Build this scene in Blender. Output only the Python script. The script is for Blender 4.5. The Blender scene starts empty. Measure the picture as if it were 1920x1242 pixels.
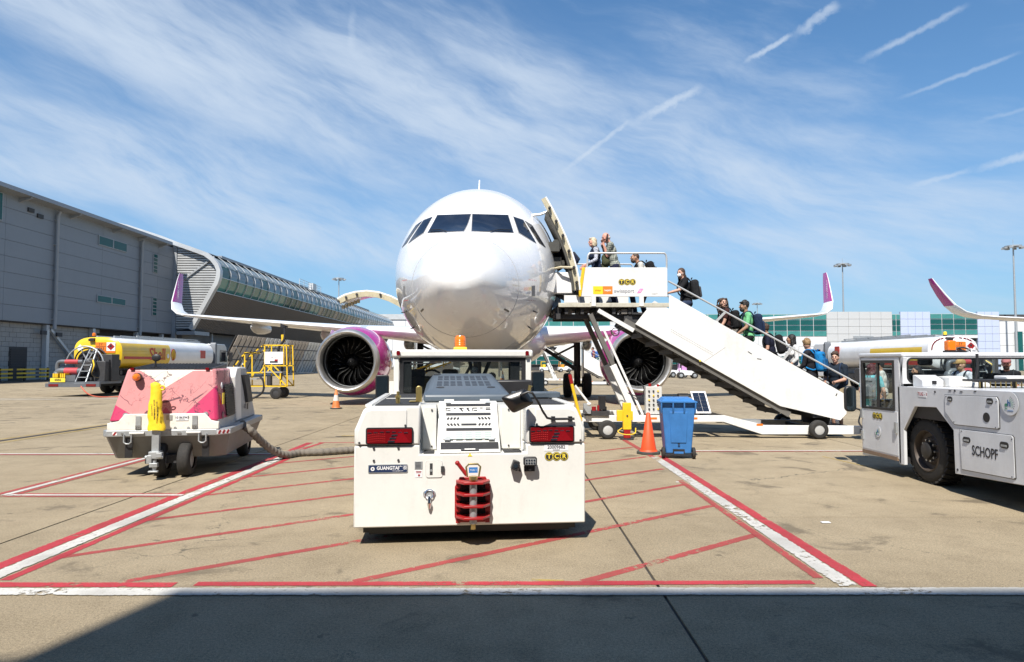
import bpy, bmesh, math, random
from math import sin, cos, pi, radians, sqrt, atan2
from mathutils import Vector, Matrix
from mathutils.bvhtree import BVHTree
random.seed(7)
SC = bpy.context.scene
COL = SC.collection
# ------------------------------------------------------------------ camera
cam_data = bpy.data.cameras.new('camera'); cam = bpy.data.objects.new('camera', cam_data); COL.objects.link(cam)
CAM_H, PITCH, FPX = 1.68, math.atan(59 / 1280), 1280.0
cam.location = (0, 0, CAM_H); cam.rotation_euler = (pi / 2 + PITCH, 0, 0)
cam_data.sensor_width = 36; cam_data.lens = 24.0; cam_data.clip_start = 0.1; cam_data.clip_end = 8000
SC.camera = cam
# ------------------------------------------------------------------ sun, sky, exposure
SUN_EL, SUN_AZ = radians(54), radians(15)          # sun stands behind the camera, a little to the left
sun_d = bpy.data.lights.new('sun', 'SUN'); sun_d.energy = 5.0; sun_d.angle = radians(0.53); sun_d.color = (1.0, 0.945, 0.86)
sun = bpy.data.objects.new('sun', sun_d); COL.objects.link(sun)
SUN_DIR = Vector((sin(SUN_AZ) * cos(SUN_EL), cos(SUN_AZ) * cos(SUN_EL), -sin(SUN_EL)))   # way the light travels
sun.rotation_euler = SUN_DIR.to_track_quat('-Z', 'Y').to_euler(); sun.location = (-10, -20, 40)
SC.view_settings.view_transform = 'Standard'; SC.view_settings.look = 'None'
SC.view_settings.exposure = 0.60; SC.view_settings.gamma = 1.0; SC.view_settings.use_curve_mapping = False
world = bpy.data.worlds.new('World'); SC.world = world; world.use_nodes = True

class NT:
    """small helper for node trees"""
    def __init__(s, tree): s.t = tree; s.t.nodes.clear()
    def n(s, typ, **kw):
        nd = s.t.nodes.new(typ)
        for k, v in kw.items(): setattr(nd, k, v)
        return nd
    def put(s, sock, v):
        if isinstance(v, bpy.types.NodeSocket): s.t.links.new(v, sock)
        elif v is not None: sock.default_value = v
    def m(s, op, a, b=None, c=None, clamp=False):
        nd = s.n('ShaderNodeMath', operation=op); nd.use_clamp = clamp
        s.put(nd.inputs[0], a)
        if b is not None: s.put(nd.inputs[1], b)
        if c is not None: s.put(nd.inputs[2], c)
        return nd.outputs[0]
    def add(s, a, b): return s.m('ADD', a, b)
    def sub(s, a, b): return s.m('SUBTRACT', a, b)
    def mul(s, a, b): return s.m('MULTIPLY', a, b)
    def mix(s, f, a, b, blend='MIX'):
        nd = s.n('ShaderNodeMix', data_type='RGBA', blend_type=blend)
        s.put(nd.inputs[0], f)
        for i, v in ((6, a), (7, b)): s.put(nd.inputs[i], v if isinstance(v, bpy.types.NodeSocket) else (*v[:3], 1))
        return nd.outputs[2]
    def ramp(s, f, lo, hi, a=0.0, b=1.0, smooth=True):
        nd = s.n('ShaderNodeMapRange'); nd.interpolation_type = 'SMOOTHSTEP' if smooth else 'LINEAR'
        s.put(nd.inputs[0], f); s.put(nd.inputs[1], lo); s.put(nd.inputs[2], hi); s.put(nd.inputs[3], a); s.put(nd.inputs[4], b)
        return nd.outputs[0]
    def noise(s, vec, scale, detail=4, rough=0.55, dist=0.0):
        nd = s.n('ShaderNodeTexNoise'); s.put(nd.inputs['Vector'], vec); nd.inputs['Scale'].default_value = scale
        nd.inputs['Detail'].default_value = detail; nd.inputs['Roughness'].default_value = rough; nd.inputs['Distortion'].default_value = dist
        return nd.outputs[0]
    def xyz(s, x, y, z=0.0):
        nd = s.n('ShaderNodeCombineXYZ'); s.put(nd.inputs[0], x); s.put(nd.inputs[1], y); s.put(nd.inputs[2], z); return nd.outputs[0]
    def sep(s, v):
        nd = s.n('ShaderNodeSeparateXYZ'); s.put(nd.inputs[0], v); return nd.outputs
    def scale(s, v, sc):
        nd = s.n('ShaderNodeMapping'); s.put(nd.inputs['Vector'], v); nd.inputs['Scale'].default_value = sc; return nd.outputs[0]

def make_world():
    w = NT(world.node_tree)
    out = w.n('ShaderNodeOutputWorld'); bg = w.n('ShaderNodeBackground'); w.t.links.new(bg.outputs[0], out.inputs[0])
    sky = w.n('ShaderNodeTexSky', sky_type='NISHITA'); sky.sun_disc = False
    sky.sun_elevation = SUN_EL; sky.sun_rotation = radians(180 + 15)
    sky.altitude = 0; sky.air_density = 1.0; sky.dust_density = 0.0; sky.ozone_density = 4.0
    tc = w.n('ShaderNodeTexCoord'); d = w.sep(tc.outputs['Generated'])
    az = w.m('ARCTAN2', d[0], d[1]); el = w.m('ARCSINE', d[2])
    # streaky cirrus texture in azimuth / elevation, streaks dip to the right
    def rot(ang, sx, sy, ox=0.0, oy=0.0):
        c, s_ = cos(ang), sin(ang)
        a = w.mul(w.add(w.mul(az, c), w.mul(el, -s_)), sx); b = w.mul(w.add(w.mul(az, s_), w.mul(el, c)), sy)
        return w.xyz(w.add(a, ox), w.add(b, oy))
    warp = w.noise(rot(0, 3, 5, 7, 2), 1.0, 3)
    v1 = w.n('ShaderNodeVectorMath', operation='ADD'); w.put(v1.inputs[0], rot(0.30, 2.6, 11.0)); w.put(v1.inputs[1], w.xyz(w.mul(warp, 0.5), w.mul(warp, 0.8)))
    n1 = w.noise(v1.outputs[0], 1.0, 10, 0.62)
    v2 = w.n('ShaderNodeVectorMath', operation='ADD'); w.put(v2.inputs[0], rot(0.55, 6.0, 26.0, 3, 5)); w.put(v2.inputs[1], w.xyz(w.mul(warp, 0.8), w.mul(warp, 1.6)))
    n2 = w.noise(v2.outputs[0], 1.0, 8, 0.65)
    v3 = w.n('ShaderNodeVectorMath', operation='ADD'); w.put(v3.inputs[0], rot(0.42, 9.0, 60.0, 8, 1)); w.put(v3.inputs[1], w.xyz(w.mul(warp, 2.0), w.mul(warp, 6.0)))
    n3 = w.noise(v3.outputs[0], 1.0, 8, 0.7)
    tex = w.add(w.add(w.mul(n1, 0.64), w.mul(n2, 0.27)), w.mul(n3, 0.09))
    def pae(px, py):
        x, y, z = (px - 960) / FPX, 1.0, (680 - py) / FPX
        return atan2(x, y), math.asin(z / sqrt(x * x + y * y + z * z))
    amt = None
    wob = w.mul(w.sub(warp, 0.5), 0.10)
    azw, elw = w.add(az, wob), w.add(el, w.mul(wob, 0.8))
    for px, py, L, W, tilt, k in ((150, 45, 420, 80, 17, .60), (400, 110, 400, 88, 21, .62), (690, 90, 280, 60, 26, .32), (880, 250, 430, 75, 28, .54), (700, 215, 260, 26, 27, .40),
                              (110, 248, 250, 42, 16, .50), (480, 380, 460, 62, 11, .70), (200, 345, 230, 36, 5, .50), (470, 308, 200, 20, 8, .30), (1250, 300, 520, 125, 16, .48),
                              (1120, 190, 260, 90, 25, .20), (1560, 245, 300, 34, 10, .22), (1080, 430, 360, 60, 14, .36), (1700, 400, 380, 50, -6, .30),
                              (900, 60, 200, 70, 38, .42), (1340, 470, 500, 40, 4, .15), (560, 455, 450, 36, 7, .36), (1500, 330, 260, 40, 8, .26)):
        a0, e0 = pae(px, py); c, s_ = cos(radians(tilt)), sin(radians(tilt))
        da, de = w.sub(azw, a0), w.sub(elw, e0)
        u = w.mul(w.sub(w.mul(da, c), w.mul(de, s_)), FPX / L); v = w.mul(w.add(w.mul(da, s_), w.mul(de, c)), FPX / W)
        r2 = w.add(w.mul(u, u), w.mul(v, v))
        g = w.mul(w.m('EXPONENT', w.mul(r2, -1.35)), k)
        amt = g if amt is None else w.add(amt, g)
    # elsewhere the same thin cirrus goes on
    infr = w.ramp(d[1], 0.35, 0.75)
    base = w.mul(w.ramp(n1, 0.42, 0.8), w.add(0.30, w.mul(w.sub(1.0, infr), 0.15)))
    amt = w.add(w.mul(amt, 1.15), base)
    mask = w.mul(amt, w.ramp(tex, 0.33, 0.68, 0.12, 1.38))
    # contrails: straight trails, frayed by noise
    fr = w.sub(w.noise(rot(0, 60, 60), 1.0, 4, 0.6), 0.5)
    for (x0, y0), (x1, y1), wd, k in (((1395, 112), (1500, 50), 8, .75), ((1490, 60), (1590, -10), 14, .7), ((1040, 330), (1190, 215), 7, .6), ((1175, 232), (1325, 152), 13, .7),
                                      ((1608, 112), (1840, -8), 9, .65), ((1678, 184), (1940, 84), 6, .45), ((1700, 352), (1840, 312), 7, .4), ((1825, 318), (1960, 280), 11, .65),
                                      ((655, -20), (652, 90), 11, .22), ((1835, 225), (1960, 190), 6, .18)):
        (a0, e0), (a1, e1) = pae(x0, y0), pae(x1, y1)
        L = sqrt((a1 - a0) ** 2 + (e1 - e0) ** 2); c, s_ = (a1 - a0) / L, (e1 - e0) / L
        da, de = w.sub(az, a0), w.sub(el, e0)
        t = w.mul(w.add(w.mul(da, c), w.mul(de, s_)), 1 / L)
        dist = w.m('ABSOLUTE', w.add(w.sub(w.mul(de, c), w.mul(da, s_)), w.mul(fr, wd / FPX * 1.7)))
        g = w.mul(w.mul(w.ramp(dist, 0.0, wd / FPX * 0.8, 1.0, 0.0), w.ramp(t, 0.0, 0.45)), w.mul(w.mul(w.ramp(t, 0.8, 1.02, 1.0, 0.0), k), w.ramp(tex, .3, .62, .45, 1.1)))
        mask = w.add(mask, g)
    mask = w.mul(w.sub(1.0, w.m('EXPONENT', w.mul(mask, -1.45))), w.ramp(el, -0.02, 0.10))
    blue = w.mix(1.0, sky.outputs[0], (0.72, 1.15, 1.36), 'MULTIPLY')       # the photograph's colour rendering of a clear blue sky
    blue = w.mix(w.mul(w.m('EXPONENT', w.mul(w.m('MAXIMUM', el, 0.0), -4.5)), 0.85), blue, (3.1, 4.55, 6.3))      # pale low sky
    colr = w.mix(mask, blue, (5.9, 6.9, 8.2))
    w.t.links.new(colr, bg.inputs['Color']); bg.inputs['Strength'].default_value = 0.072
make_world()

# ------------------------------------------------------------------ measuring: pixel of the 1920x1242 photograph -> point in the place
_FW = Vector((0, cos(PITCH), sin(PITCH))); _UP = Vector((0, -sin(PITCH), cos(PITCH)))
def ray(px, py): return _FW + Vector((1, 0, 0)) * ((px - 960) / FPX) + _UP * ((621 - py) / FPX)
def at(px, py, Y):
    r = ray(px, py); return Vector((0, 0, CAM_H)) + r * (Y / r.y)
def gp(px, py):
    r = ray(px, py); return Vector((0, 0, CAM_H)) - r * (CAM_H / r.z)

# ------------------------------------------------------------------ materials
MATS = {}
def mat(name, col, rough=0.5, metal=0.0, dirt=0.0, bump=0.0, bscale=40.0, coat=0.0, var=0.06, dirtcol=(0.10, 0.085, 0.065), dscale=3.0, spec=0.5, alpha=None, vert=False):
    if name in MATS: return MATS[name]
    m = bpy.data.materials.new(name); m.use_nodes = True; w = NT(m.node_tree)
    o = w.n('ShaderNodeOutputMaterial'); p = w.n('ShaderNodeBsdfPrincipled'); w.t.links.new(p.outputs[0], o.inputs[0])
    tc = w.n('ShaderNodeTexCoord'); v = tc.outputs['Object']
    n1 = w.noise(v, dscale, 6, 0.6)
    f = w.ramp(n1, 0.3, 0.7, 1 - var, 1 + var)
    c = w.mix(1.0, col, w.xyz(f, f, f), 'MULTIPLY')
    if dirt > 0:
        vv = w.scale(v, (1, 1, 0.22)) if vert else v
        n2 = w.noise(vv, dscale * 3.1, 8, 0.7); n3 = w.noise(v, dscale * 14, 5, 0.6)
        d = w.mul(w.ramp(w.add(w.mul(n2, 0.7), w.mul(n3, 0.3)), 0.47, 0.72), dirt)
        c = w.mix(d, c, dirtcol)
    w.put(p.inputs['Base Color'], c)
    w.put(p.inputs['Roughness'], w.ramp(n1, 0.2, 0.8, max(0.02, rough - 0.06), min(1, rough + 0.08)))
    p.inputs['Metallic'].default_value = metal; p.inputs['Specular IOR Level'].default_value = spec
    if coat: p.inputs['Coat Weight'].default_value = coat; p.inputs['Coat Roughness'].default_value = 0.04
    if bump:
        b = w.n('ShaderNodeBump'); b.inputs['Strength'].default_value = bump; b.inputs['Distance'].default_value = 0.01
        w.put(b.inputs['Height'], w.noise(v, bscale, 5, 0.6)); w.t.links.new(b.outputs[0], p.inputs['Normal'])
    MATS[name] = m; return m
def glass_mat(name, tint, alpha=0.35, rough=0.03):
    """tinted sheet glass: part mirror, part clear"""
    if name in MATS: return MATS[name]
    m = bpy.data.materials.new(name); m.use_nodes = True; w = NT(m.node_tree)
    o = w.n('ShaderNodeOutputMaterial'); tr = w.n('ShaderNodeBsdfTransparent'); tr.inputs[0].default_value = (*tint, 1)
    g = w.n('ShaderNodeBsdfGlossy'); g.inputs['Roughness'].default_value = rough; g.inputs['Color'].default_value = (0.9, 0.95, 0.95, 1)
    fr = w.n('ShaderNodeFresnel'); fr.inputs[0].default_value = 1.38; bk = w.n('ShaderNodeNewGeometry').outputs['Backfacing']
    mx = w.n('ShaderNodeMixShader'); w.put(mx.inputs[0], w.mul(w.add(fr.outputs[0], alpha * 0.05), w.sub(1.0, bk))); w.t.links.new(tr.outputs[0], mx.inputs[1]); w.t.links.new(g.outputs[0], mx.inputs[2])
    w.t.links.new(mx.outputs[0], o.inputs[0]); MATS[name] = m; return m
def emit_free(name, col, rough=0.3): return mat(name, col, rough, var=0.02)

WHITE = mat('white_paint', (0.70, 0.70, 0.68), 0.32, dirt=0.10, coat=0.25, dscale=2.0, vert=True)
WHITE_OLD = mat('worn_white_paint', (0.70, 0.71, 0.72), 0.42, dirt=0.28, coat=0.1, dscale=2.5, vert=True, dirtcol=(0.25, 0.22, 0.18))
STAIRWHITE = mat('stair_white_paint', (0.73, 0.73, 0.715), 0.4, dirt=0.18, dscale=1.2, vert=True)
BLACK = mat('black_plastic', (0.018, 0.018, 0.02), 0.45, var=0.15)
RUBBER = mat('tyre_rubber', (0.022, 0.021, 0.02), 0.8, dirt=0.35, bump=0.3, bscale=60, dirtcol=(0.09, 0.075, 0.06), dscale=6)
DARK = mat('dark_steel', (0.045, 0.045, 0.048), 0.55, 0.2, dirt=0.3, dscale=4)
STEEL = mat('bare_steel', (0.45, 0.45, 0.44), 0.38, 0.85, dirt=0.2, dscale=5)
GALV = mat('galvanised_steel', (0.42, 0.44, 0.45), 0.5, 0.6, dirt=0.25, dscale=5)
SILVER = mat('silver_lip', (0.58, 0.57, 0.55), 0.42, 0.9, var=0.03)
RED = mat('red_paint', (0.30, 0.009, 0.011), 0.4, dirt=0.25, dscale=8)
YELLOW = mat('yellow_paint', (0.78, 0.50, 0.02), 0.45, dirt=0.22, dscale=5)
ORANGE = mat('orange_lens', (0.75, 0.17, 0.01), 0.22, coat=0.5)
REDLENS = mat('red_lens', (0.16, 0.003, 0.005), 0.15, coat=0.8)
BRASS = mat('brass', (0.55, 0.42, 0.16), 0.35, 0.9, dirt=0.2)
MAGENTA = mat('magenta_paint', (0.42, 0.006, 0.22), 0.22, coat=0.8, var=0.03)
NAVY = mat('navy_enamel', (0.02, 0.035, 0.09), 0.35)
INK = mat('black_ink', (0.02, 0.02, 0.025), 0.6)
YELLOWINK = mat('yellow_ink', (0.80, 0.62, 0.05), 0.5)
WHITEINK = mat('white_ink', (0.80, 0.80, 0.80), 0.5)
STICKER = mat('white_sticker', (0.72, 0.72, 0.74), 0.45, dirt=0.1)
CHROME = mat('chrome', (0.75, 0.75, 0.76), 0.12, 1.0, var=0.02)
GLASS = glass_mat('clear_glass', (0.92, 0.95, 0.95))
TINTED = glass_mat('tinted_cab_glass', (0.86, 0.89, 0.88))

# ------------------------------------------------------------------ mesh building
class MB:
    def __init__(s): s.v = []; s.f = []; s.mi = []; s.k = 0; s.T = Matrix.Identity(4)
    def add(s, vs, fs):
        o = len(s.v); s.v += [tuple(s.T @ Vector(v)) for v in vs]; s.f += [tuple(i + o for i in f) for f in fs]; s.mi += [s.k] * len(fs); return s
    def use(s, k): s.k = k; return s
    def box(s, a, b):
        (x0, y0, z0), (x1, y1, z1) = a, b
        return s.add([(x0, y0, z0), (x1, y0, z0), (x1, y1, z0), (x0, y1, z0), (x0, y0, z1), (x1, y0, z1), (x1, y1, z1), (x0, y1, z1)],
                     [(3, 2, 1, 0), (4, 5, 6, 7), (0, 1, 5, 4), (1, 2, 6, 5), (2, 3, 7, 6), (3, 0, 4, 7)])
    def cbox(s, c, sz, rot=None):
        h = [k / 2 for k in sz]; R = rot if rot is not None else Matrix.Identity(3); c = Vector(c)
        vs = [c + R @ Vector((x * h[0], y * h[1], z * h[2])) for z in (-1, 1) for x, y in ((-1, -1), (1, -1), (1, 1), (-1, 1))]
        return s.add(vs, [(3, 2, 1, 0), (4, 5, 6, 7), (0, 1, 5, 4), (1, 2, 6, 5), (2, 3, 7, 6), (3, 0, 4, 7)])
    def bar(s, p0, p1, w, h, up=(0, 0, 1)):
        """rectangular bar from p0 to p1"""
        p0, p1 = Vector(p0), Vector(p1); d = (p1 - p0); L = d.length; d.normalize(); u = Vector(up)
        if abs(d.dot(u)) > 0.98: u = Vector((0, 1, 0))
        x = d.cross(u).normalized(); z = x.cross(d); R = Matrix((x, d, z)).transposed()
        return s.cbox((p0 + p1) / 2, (w, L, h), R)
    def cyl(s, p0, p1, r, r2=None, n=12, caps=True):
        p0, p1 = Vector(p0), Vector(p1); d = (p1 - p0).normalized(); r2 = r if r2 is None else r2
        a = d.orthogonal().normalized(); b = d.cross(a)
        vs = [p + (a * cos(2 * pi * i / n) + b * sin(2 * pi * i / n)) * q for p, q in ((p0, r), (p1, r2)) for i in range(n)]
        fs = [(i, (i + 1) % n, n + (i + 1) % n, n + i) for i in range(n)]
        if caps: fs += [tuple(range(n))[::-1], tuple(range(n, 2 * n))]
        return s.add(vs, fs)
    def tube(s, pts, r, n=8, caps=True):
        pts = [Vector(p) for p in pts]; vs = []; fs = []; m = len(pts)
        t0 = (pts[1] - pts[0]).normalized(); a = t0.orthogonal().normalized()
        for i, p in enumerate(pts):
            t = ((pts[min(i + 1, m - 1)] - pts[max(i - 1, 0)])).normalized()
            a = (a - t * a.dot(t)).normalized(); b = t.cross(a); rr = r[i] if isinstance(r, (list, tuple)) else r
            vs += [p + (a * cos(2 * pi * j / n) + b * sin(2 * pi * j / n)) * rr for j in range(n)]
        for i in range(m - 1):
            fs += [(i * n + j, i * n + (j + 1) % n, (i + 1) * n + (j + 1) % n, (i + 1) * n + j) for j in range(n)]
        if caps: fs += [tuple(range(n))[::-1], tuple(range((m - 1) * n, m * n))]
        return s.add(vs, fs)
    def lathe(s, prof, c=(0, 0, 0), axis='y', n=32, closed=False, caps=False):
        """prof: (radius, height along axis)"""
        c = Vector(c); vs = []; fs = []; m = len(prof)
        for r, h in prof:
            for i in range(n):
                a, b = r * cos(2 * pi * i / n), r * sin(2 * pi * i / n)
                vs.append(c + Vector({'y': (a, h, b), 'z': (a, b, h), 'x': (h, a, b)}[axis]))
        for k in range(m - 1 + (1 if closed else 0)):
            q = (k + 1) % m
            fs += [(k * n + i, k * n + (i + 1) % n, q * n + (i + 1) % n, q * n + i) for i in range(n)]
        if caps and not closed:
            if prof[0][0] > 1e-5: fs.append(tuple(range(n)))
            if prof[-1][0] > 1e-5: fs.append(tuple(range((m - 1) * n, m * n)))
        return s.add(vs, fs)
    def prism(s, poly, plane, d0, d1):
        """polygon in plane 'xz' / 'yz' / 'xy', extruded between d0 and d1 along the third axis"""
        g = {'xz': lambda a, b, d: (a, d, b), 'yz': lambda a, b, d: (d, a, b), 'xy': lambda a, b, d: (a, b, d)}[plane]
        n = len(poly); vs = [g(a, b, d) for d in (d0, d1) for a, b in poly]
        return s.add(vs, [tuple(range(n)), tuple(range(2 * n - 1, n - 1, -1))] + [(i, n + i, n + (i + 1) % n, (i + 1) % n) for i in range(n)])
    def ell(s, c, r, n=12, m=8, R=None):
        c = Vector(c); r = r if isinstance(r, (tuple, list)) else (r, r, r); vs = []; fs = []
        for j in range(m + 1):
            t = pi * j / m
            for i in range(n):
                q = Vector((r[0] * sin(t) * cos(2 * pi * i / n), r[1] * sin(t) * sin(2 * pi * i / n), r[2] * cos(t)))
                vs.append(c + (R @ q if R is not None else q))
        for j in range(m):
            fs += [(j * n + i, (j + 1) * n + i, (j + 1) * n + (i + 1) % n, j * n + (i + 1) % n) for i in range(n)]
        return s.add(vs, fs)
    def grid(s, fn, nu, nv):
        vs = [fn(i / nu, j / nv) for j in range(nv + 1) for i in range(nu + 1)]
        return s.add(vs, [(j * (nu + 1) + i, j * (nu + 1) + i + 1, (j + 1) * (nu + 1) + i + 1, (j + 1) * (nu + 1) + i) for j in range(nv) for i in range(nu)])
    def quad(s, a, b, c, d): return s.add([a, b, c, d], [(0, 1, 2, 3)])
    def build(s, name, mats, parent=None, bevel=0.0, ang=38, loc=None, fix=True, bseg=2):
        me = bpy.data.meshes.new(name); me.from_pydata(s.v, [], s.f)
        for m in (mats if isinstance(mats, (list, tuple)) else [mats]): me.materials.append(m)
        me.polygons.foreach_set('material_index', s.mi)
        if fix:
            bm = bmesh.new(); bm.from_mesh(me); bmesh.ops.remove_doubles(bm, verts=bm.verts, dist=1e-5)
            bmesh.ops.recalc_face_normals(bm, faces=bm.faces); bm.to_mesh(me); bm.free()
        me.polygons.foreach_set('use_smooth', [True] * len(me.polygons)); me.set_sharp_from_angle(angle=radians(ang)); me.update()
        o = bpy.data.objects.new(name, me); COL.objects.link(o)
        if parent is not None: o.parent = parent
        if loc is not None: o.location = loc
        if bevel:
            b = o.modifiers.new('bevel', 'BEVEL'); b.width = bevel; b.segments = bseg; b.limit_method = 'ANGLE'; b.angle_limit = radians(40)
            b.harden_normals = False
        return o
def thing(name, label, cat, loc=(0, 0, 0), rz=0.0, group=None):
    o = bpy.data.objects.new(name, None); COL.objects.link(o); o.empty_display_size = 0.2
    o.location = loc; o.rotation_euler = (0, 0, rz); tag(o, label, cat, group); return o
def tag(o, label, cat, group=None):
    o['label'] = label; o['category'] = cat
    if group: o['group'] = group
    return o
def struct(o): o['kind'] = 'structure'; return o
def stuff(o): o['kind'] = 'stuff'; return o
def local_of(root_loc, rz):
    M = (Matrix.Translation(root_loc) @ Matrix.Rotation(rz, 4, 'Z')).inverted(); o = M @ Vector((0, 0, CAM_H))
    def T(px, py, y=0.0):
        d = M.to_3x3() @ ray(px, py); return o + d * ((y - o.y) / d.y)
    def S(px, py, x=0.0):
        d = M.to_3x3() @ ray(px, py); return o + d * ((x - o.x) / d.x)
    return T, S
def children_of(o): return [c for c in bpy.data.objects if c.parent == o]
def copy_tree(o, parent=None, kids=None):
    if kids is None:
        kids = {}
        for c in bpy.data.objects:
            if c.parent: kids.setdefault(c.parent.name, []).append(c)
    c = o.copy(); COL.objects.link(c)
    if parent is not None: c.parent = parent
    for ch in kids.get(o.name, []): copy_tree(ch, c, kids)
    return c
def piece(me_from, parent, loc=None, rot=None, scale=None, name=None):
    """another object sharing the mesh of an earlier piece"""
    o = me_from.copy(); COL.objects.link(o); o.parent = parent
    if loc is not None: o.location = loc
    if rot is not None: o.rotation_euler = rot
    if scale is not None: o.scale = scale
    return o
def text(body, size, loc, rot, m, parent, name='lettering', align='CENTER', depth=0.0008, sx=1.0, space=1.0, bold=0.0):
    cu = bpy.data.curves.new(name, 'FONT'); cu.body = body; cu.size = size; cu.align_x = align; cu.align_y = 'CENTER'; cu.extrude = depth
    cu.space_character = space; cu.offset = bold; cu.resolution_u = 3
    cu.materials.append(m); o = bpy.data.objects.new(name, cu); COL.objects.link(o); o.location = loc; o.rotation_euler = rot; o.scale = (sx, 1, 1); o.parent = parent
    FONTS.append(o); return o
FONTS = []
FACE_CAM = (pi / 2, 0, 0)                # text upright, read from -Y
FACE_LEFT = (pi / 2, 0, -pi / 2)         # text upright, read from -X
FACE_RIGHT = (pi / 2, 0, pi / 2)         # text upright, read from +X
def roundrect(w, h, r, n=4, cx=0, cy=0):
    out = []
    for sx, sy, a0 in ((1, 1, 0), (-1, 1, pi / 2), (-1, -1, pi), (1, -1, 3 * pi / 2)):
        for k in range(n + 1):
            a = a0 + (pi / 2) * k / n; out.append((cx + sx * (w / 2 - r) + r * cos(a), cy + sy * (h / 2 - r) + r * sin(a)))
    return out
def circle_logo(parent, c, size, rot, letters='TCR', spacing=0.86):
    """three dark discs with yellow rings and letters"""
    R = Matrix.Rotation(rot[2], 3, 'Z') @ Matrix.Rotation(pi / 2, 3, 'X')
    g = MB(); d = MB(); r = MB()
    lg = None
    for i, ch in enumerate(letters):
        off = R @ Vector(((i - 1) * size * spacing, 0, 0)); nrm = R @ Vector((0, 0, 1)); p = Vector(c) + off
        d.cyl(p, p + nrm * 0.002, size * 0.5, n=24); r.cyl(p + nrm * 0.002, p + nrm * 0.003, size * 0.455, n=24); g.cyl(p + nrm * 0.003, p + nrm * 0.004, size * 0.40, n=24)
    lg = d.build('logo', INK, parent); r.build('logo_ring', YELLOWINK, lg); g.build('logo_disc', INK, lg)
    for i, ch in enumerate(letters):
        off = R @ Vector(((i - 1) * size * spacing, 0, 0)); nrm = R @ Vector((0, 0, 1))
        text(ch, size * 0.72, Vector(c) + off + nrm * 0.005, rot, YELLOWINK, lg, bold=size * 0.018)
    return lg
# ================================================================== GROUND
def concrete_mat(name='apron_concrete', tint=(1, 1, 1)):
    m = bpy.data.materials.new(name); m.use_nodes = True; w = NT(m.node_tree)
    o = w.n('ShaderNodeOutputMaterial'); p = w.n('ShaderNodeBsdfPrincipled'); w.t.links.new(p.outputs[0], o.inputs[0])
    pos = w.n('ShaderNodeNewGeometry').outputs['Position']; oi = w.n('ShaderNodeObjectInfo')
    big = w.noise(pos, 0.35, 6, 0.62); mid = w.noise(pos, 2.3, 7, 0.66); fine = w.noise(pos, 55, 6, 0.75); grit = w.noise(pos, 160, 3, 0.7)
    c = w.mix(w.ramp(big, 0.3, 0.7), (0.266, 0.216, 0.142), (0.340, 0.279, 0.187))
    c = w.mix(w.mul(w.ramp(mid, 0.42, 0.72), 0.45), c, (0.205, 0.165, 0.11))
    g = w.ramp(fine, 0.25, 0.75, 0.66, 1.34); g2 = w.ramp(grit, 0.3, 0.72, 0.64, 1.32)
    gg = w.mul(w.mul(g, g2), w.ramp(oi.outputs['Random'], 0, 1, 0.94, 1.05, False))
    c = w.mix(1.0, c, w.xyz(gg, gg, gg), 'MULTIPLY')
    st = w.noise(pos, 1.15, 5, 0.6, 0.6); st2 = w.noise(w.scale(pos, (1, 1.0, 1)), 3.1, 4, 0.55)      # oil spots and drips
    s1 = w.mul(w.ramp(st, 0.565, 0.67), 0.66); s2 = w.mul(w.ramp(st2, 0.675, 0.73), 0.75)
    c = w.mix(w.m('MAXIMUM', s1, s2), c, (0.095, 0.078, 0.056))
    # broom finish and tyre scuffs running along the stand
    br = w.noise(w.scale(pos, (26, 0.6, 1)), 1.0, 5, 0.7); c = w.mix(w.mul(w.ramp(br, 0.5, 0.75), 0.18), c, (0.24, 0.20, 0.15))
    cross = w.noise(w.scale(pos, (0.5, 9, 1)), 1.0, 5, 0.7); c = w.mix(w.mul(w.ramp(cross, 0.52, 0.75), 0.15), c, (0.26, 0.215, 0.155))
    white = w.noise(pos, 21, 2, 0.5); c = w.mix(w.ramp(white, 0.78, 0.82), c, (0.5, 0.44, 0.35))
    crk = w.n('ShaderNodeTexVoronoi', feature='DISTANCE_TO_EDGE'); crk.inputs['Scale'].default_value = 0.22
    cv = w.n('ShaderNodeVectorMath', operation='ADD'); w.put(cv.inputs[0], pos); w.put(cv.inputs[1], w.xyz(w.mul(mid, 1.2), w.mul(big, 1.4))); w.put(crk.inputs['Vector'], cv.outputs[0])
    c = w.mix(w.mul(w.ramp(crk.outputs[0], 0.0, 0.0022, 1, 0), w.ramp(big, 0.48, 0.56)), c, (0.09, 0.08, 0.06))
    w.put(p.inputs['Base Color'], w.mix(1.0, c, tint, 'MULTIPLY')); w.put(p.inputs['Roughness'], w.ramp(mid, 0.3, 0.7, 0.72, 0.92)); p.inputs['Specular IOR Level'].default_value = 0.25
    b = w.n('ShaderNodeBump'); b.inputs['Strength'].default_value = 0.75; b.inputs['Distance'].default_value = 0.006
    w.put(b.inputs['Height'], w.add(w.mul(grit, 0.6), w.mul(fine, 0.8))); w.t.links.new(b.outputs[0], p.inputs['Normal'])
    return m
CONC = concrete_mat()
def ground_sheet(name, x0, y0, x1, y1, z, m): return struct(MB().quad((x0, y0, z), (x1, y0, z), (x1, y1, z), (x0, y1, z)).build(name, m))
ground_sheet('ground', -4000, -400, 4000, 6000, -0.03, CONC)
SEAL = mat('joint_sealant', (0.035, 0.032, 0.03), 0.7, dirt=0.35, dirtcol=(0.16, 0.135, 0.10))
apron = ground_sheet('apron', -45, -6, 48, 122, -0.016, SEAL)
SLX, SLY = 5.85, 6.1
sl = None
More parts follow.
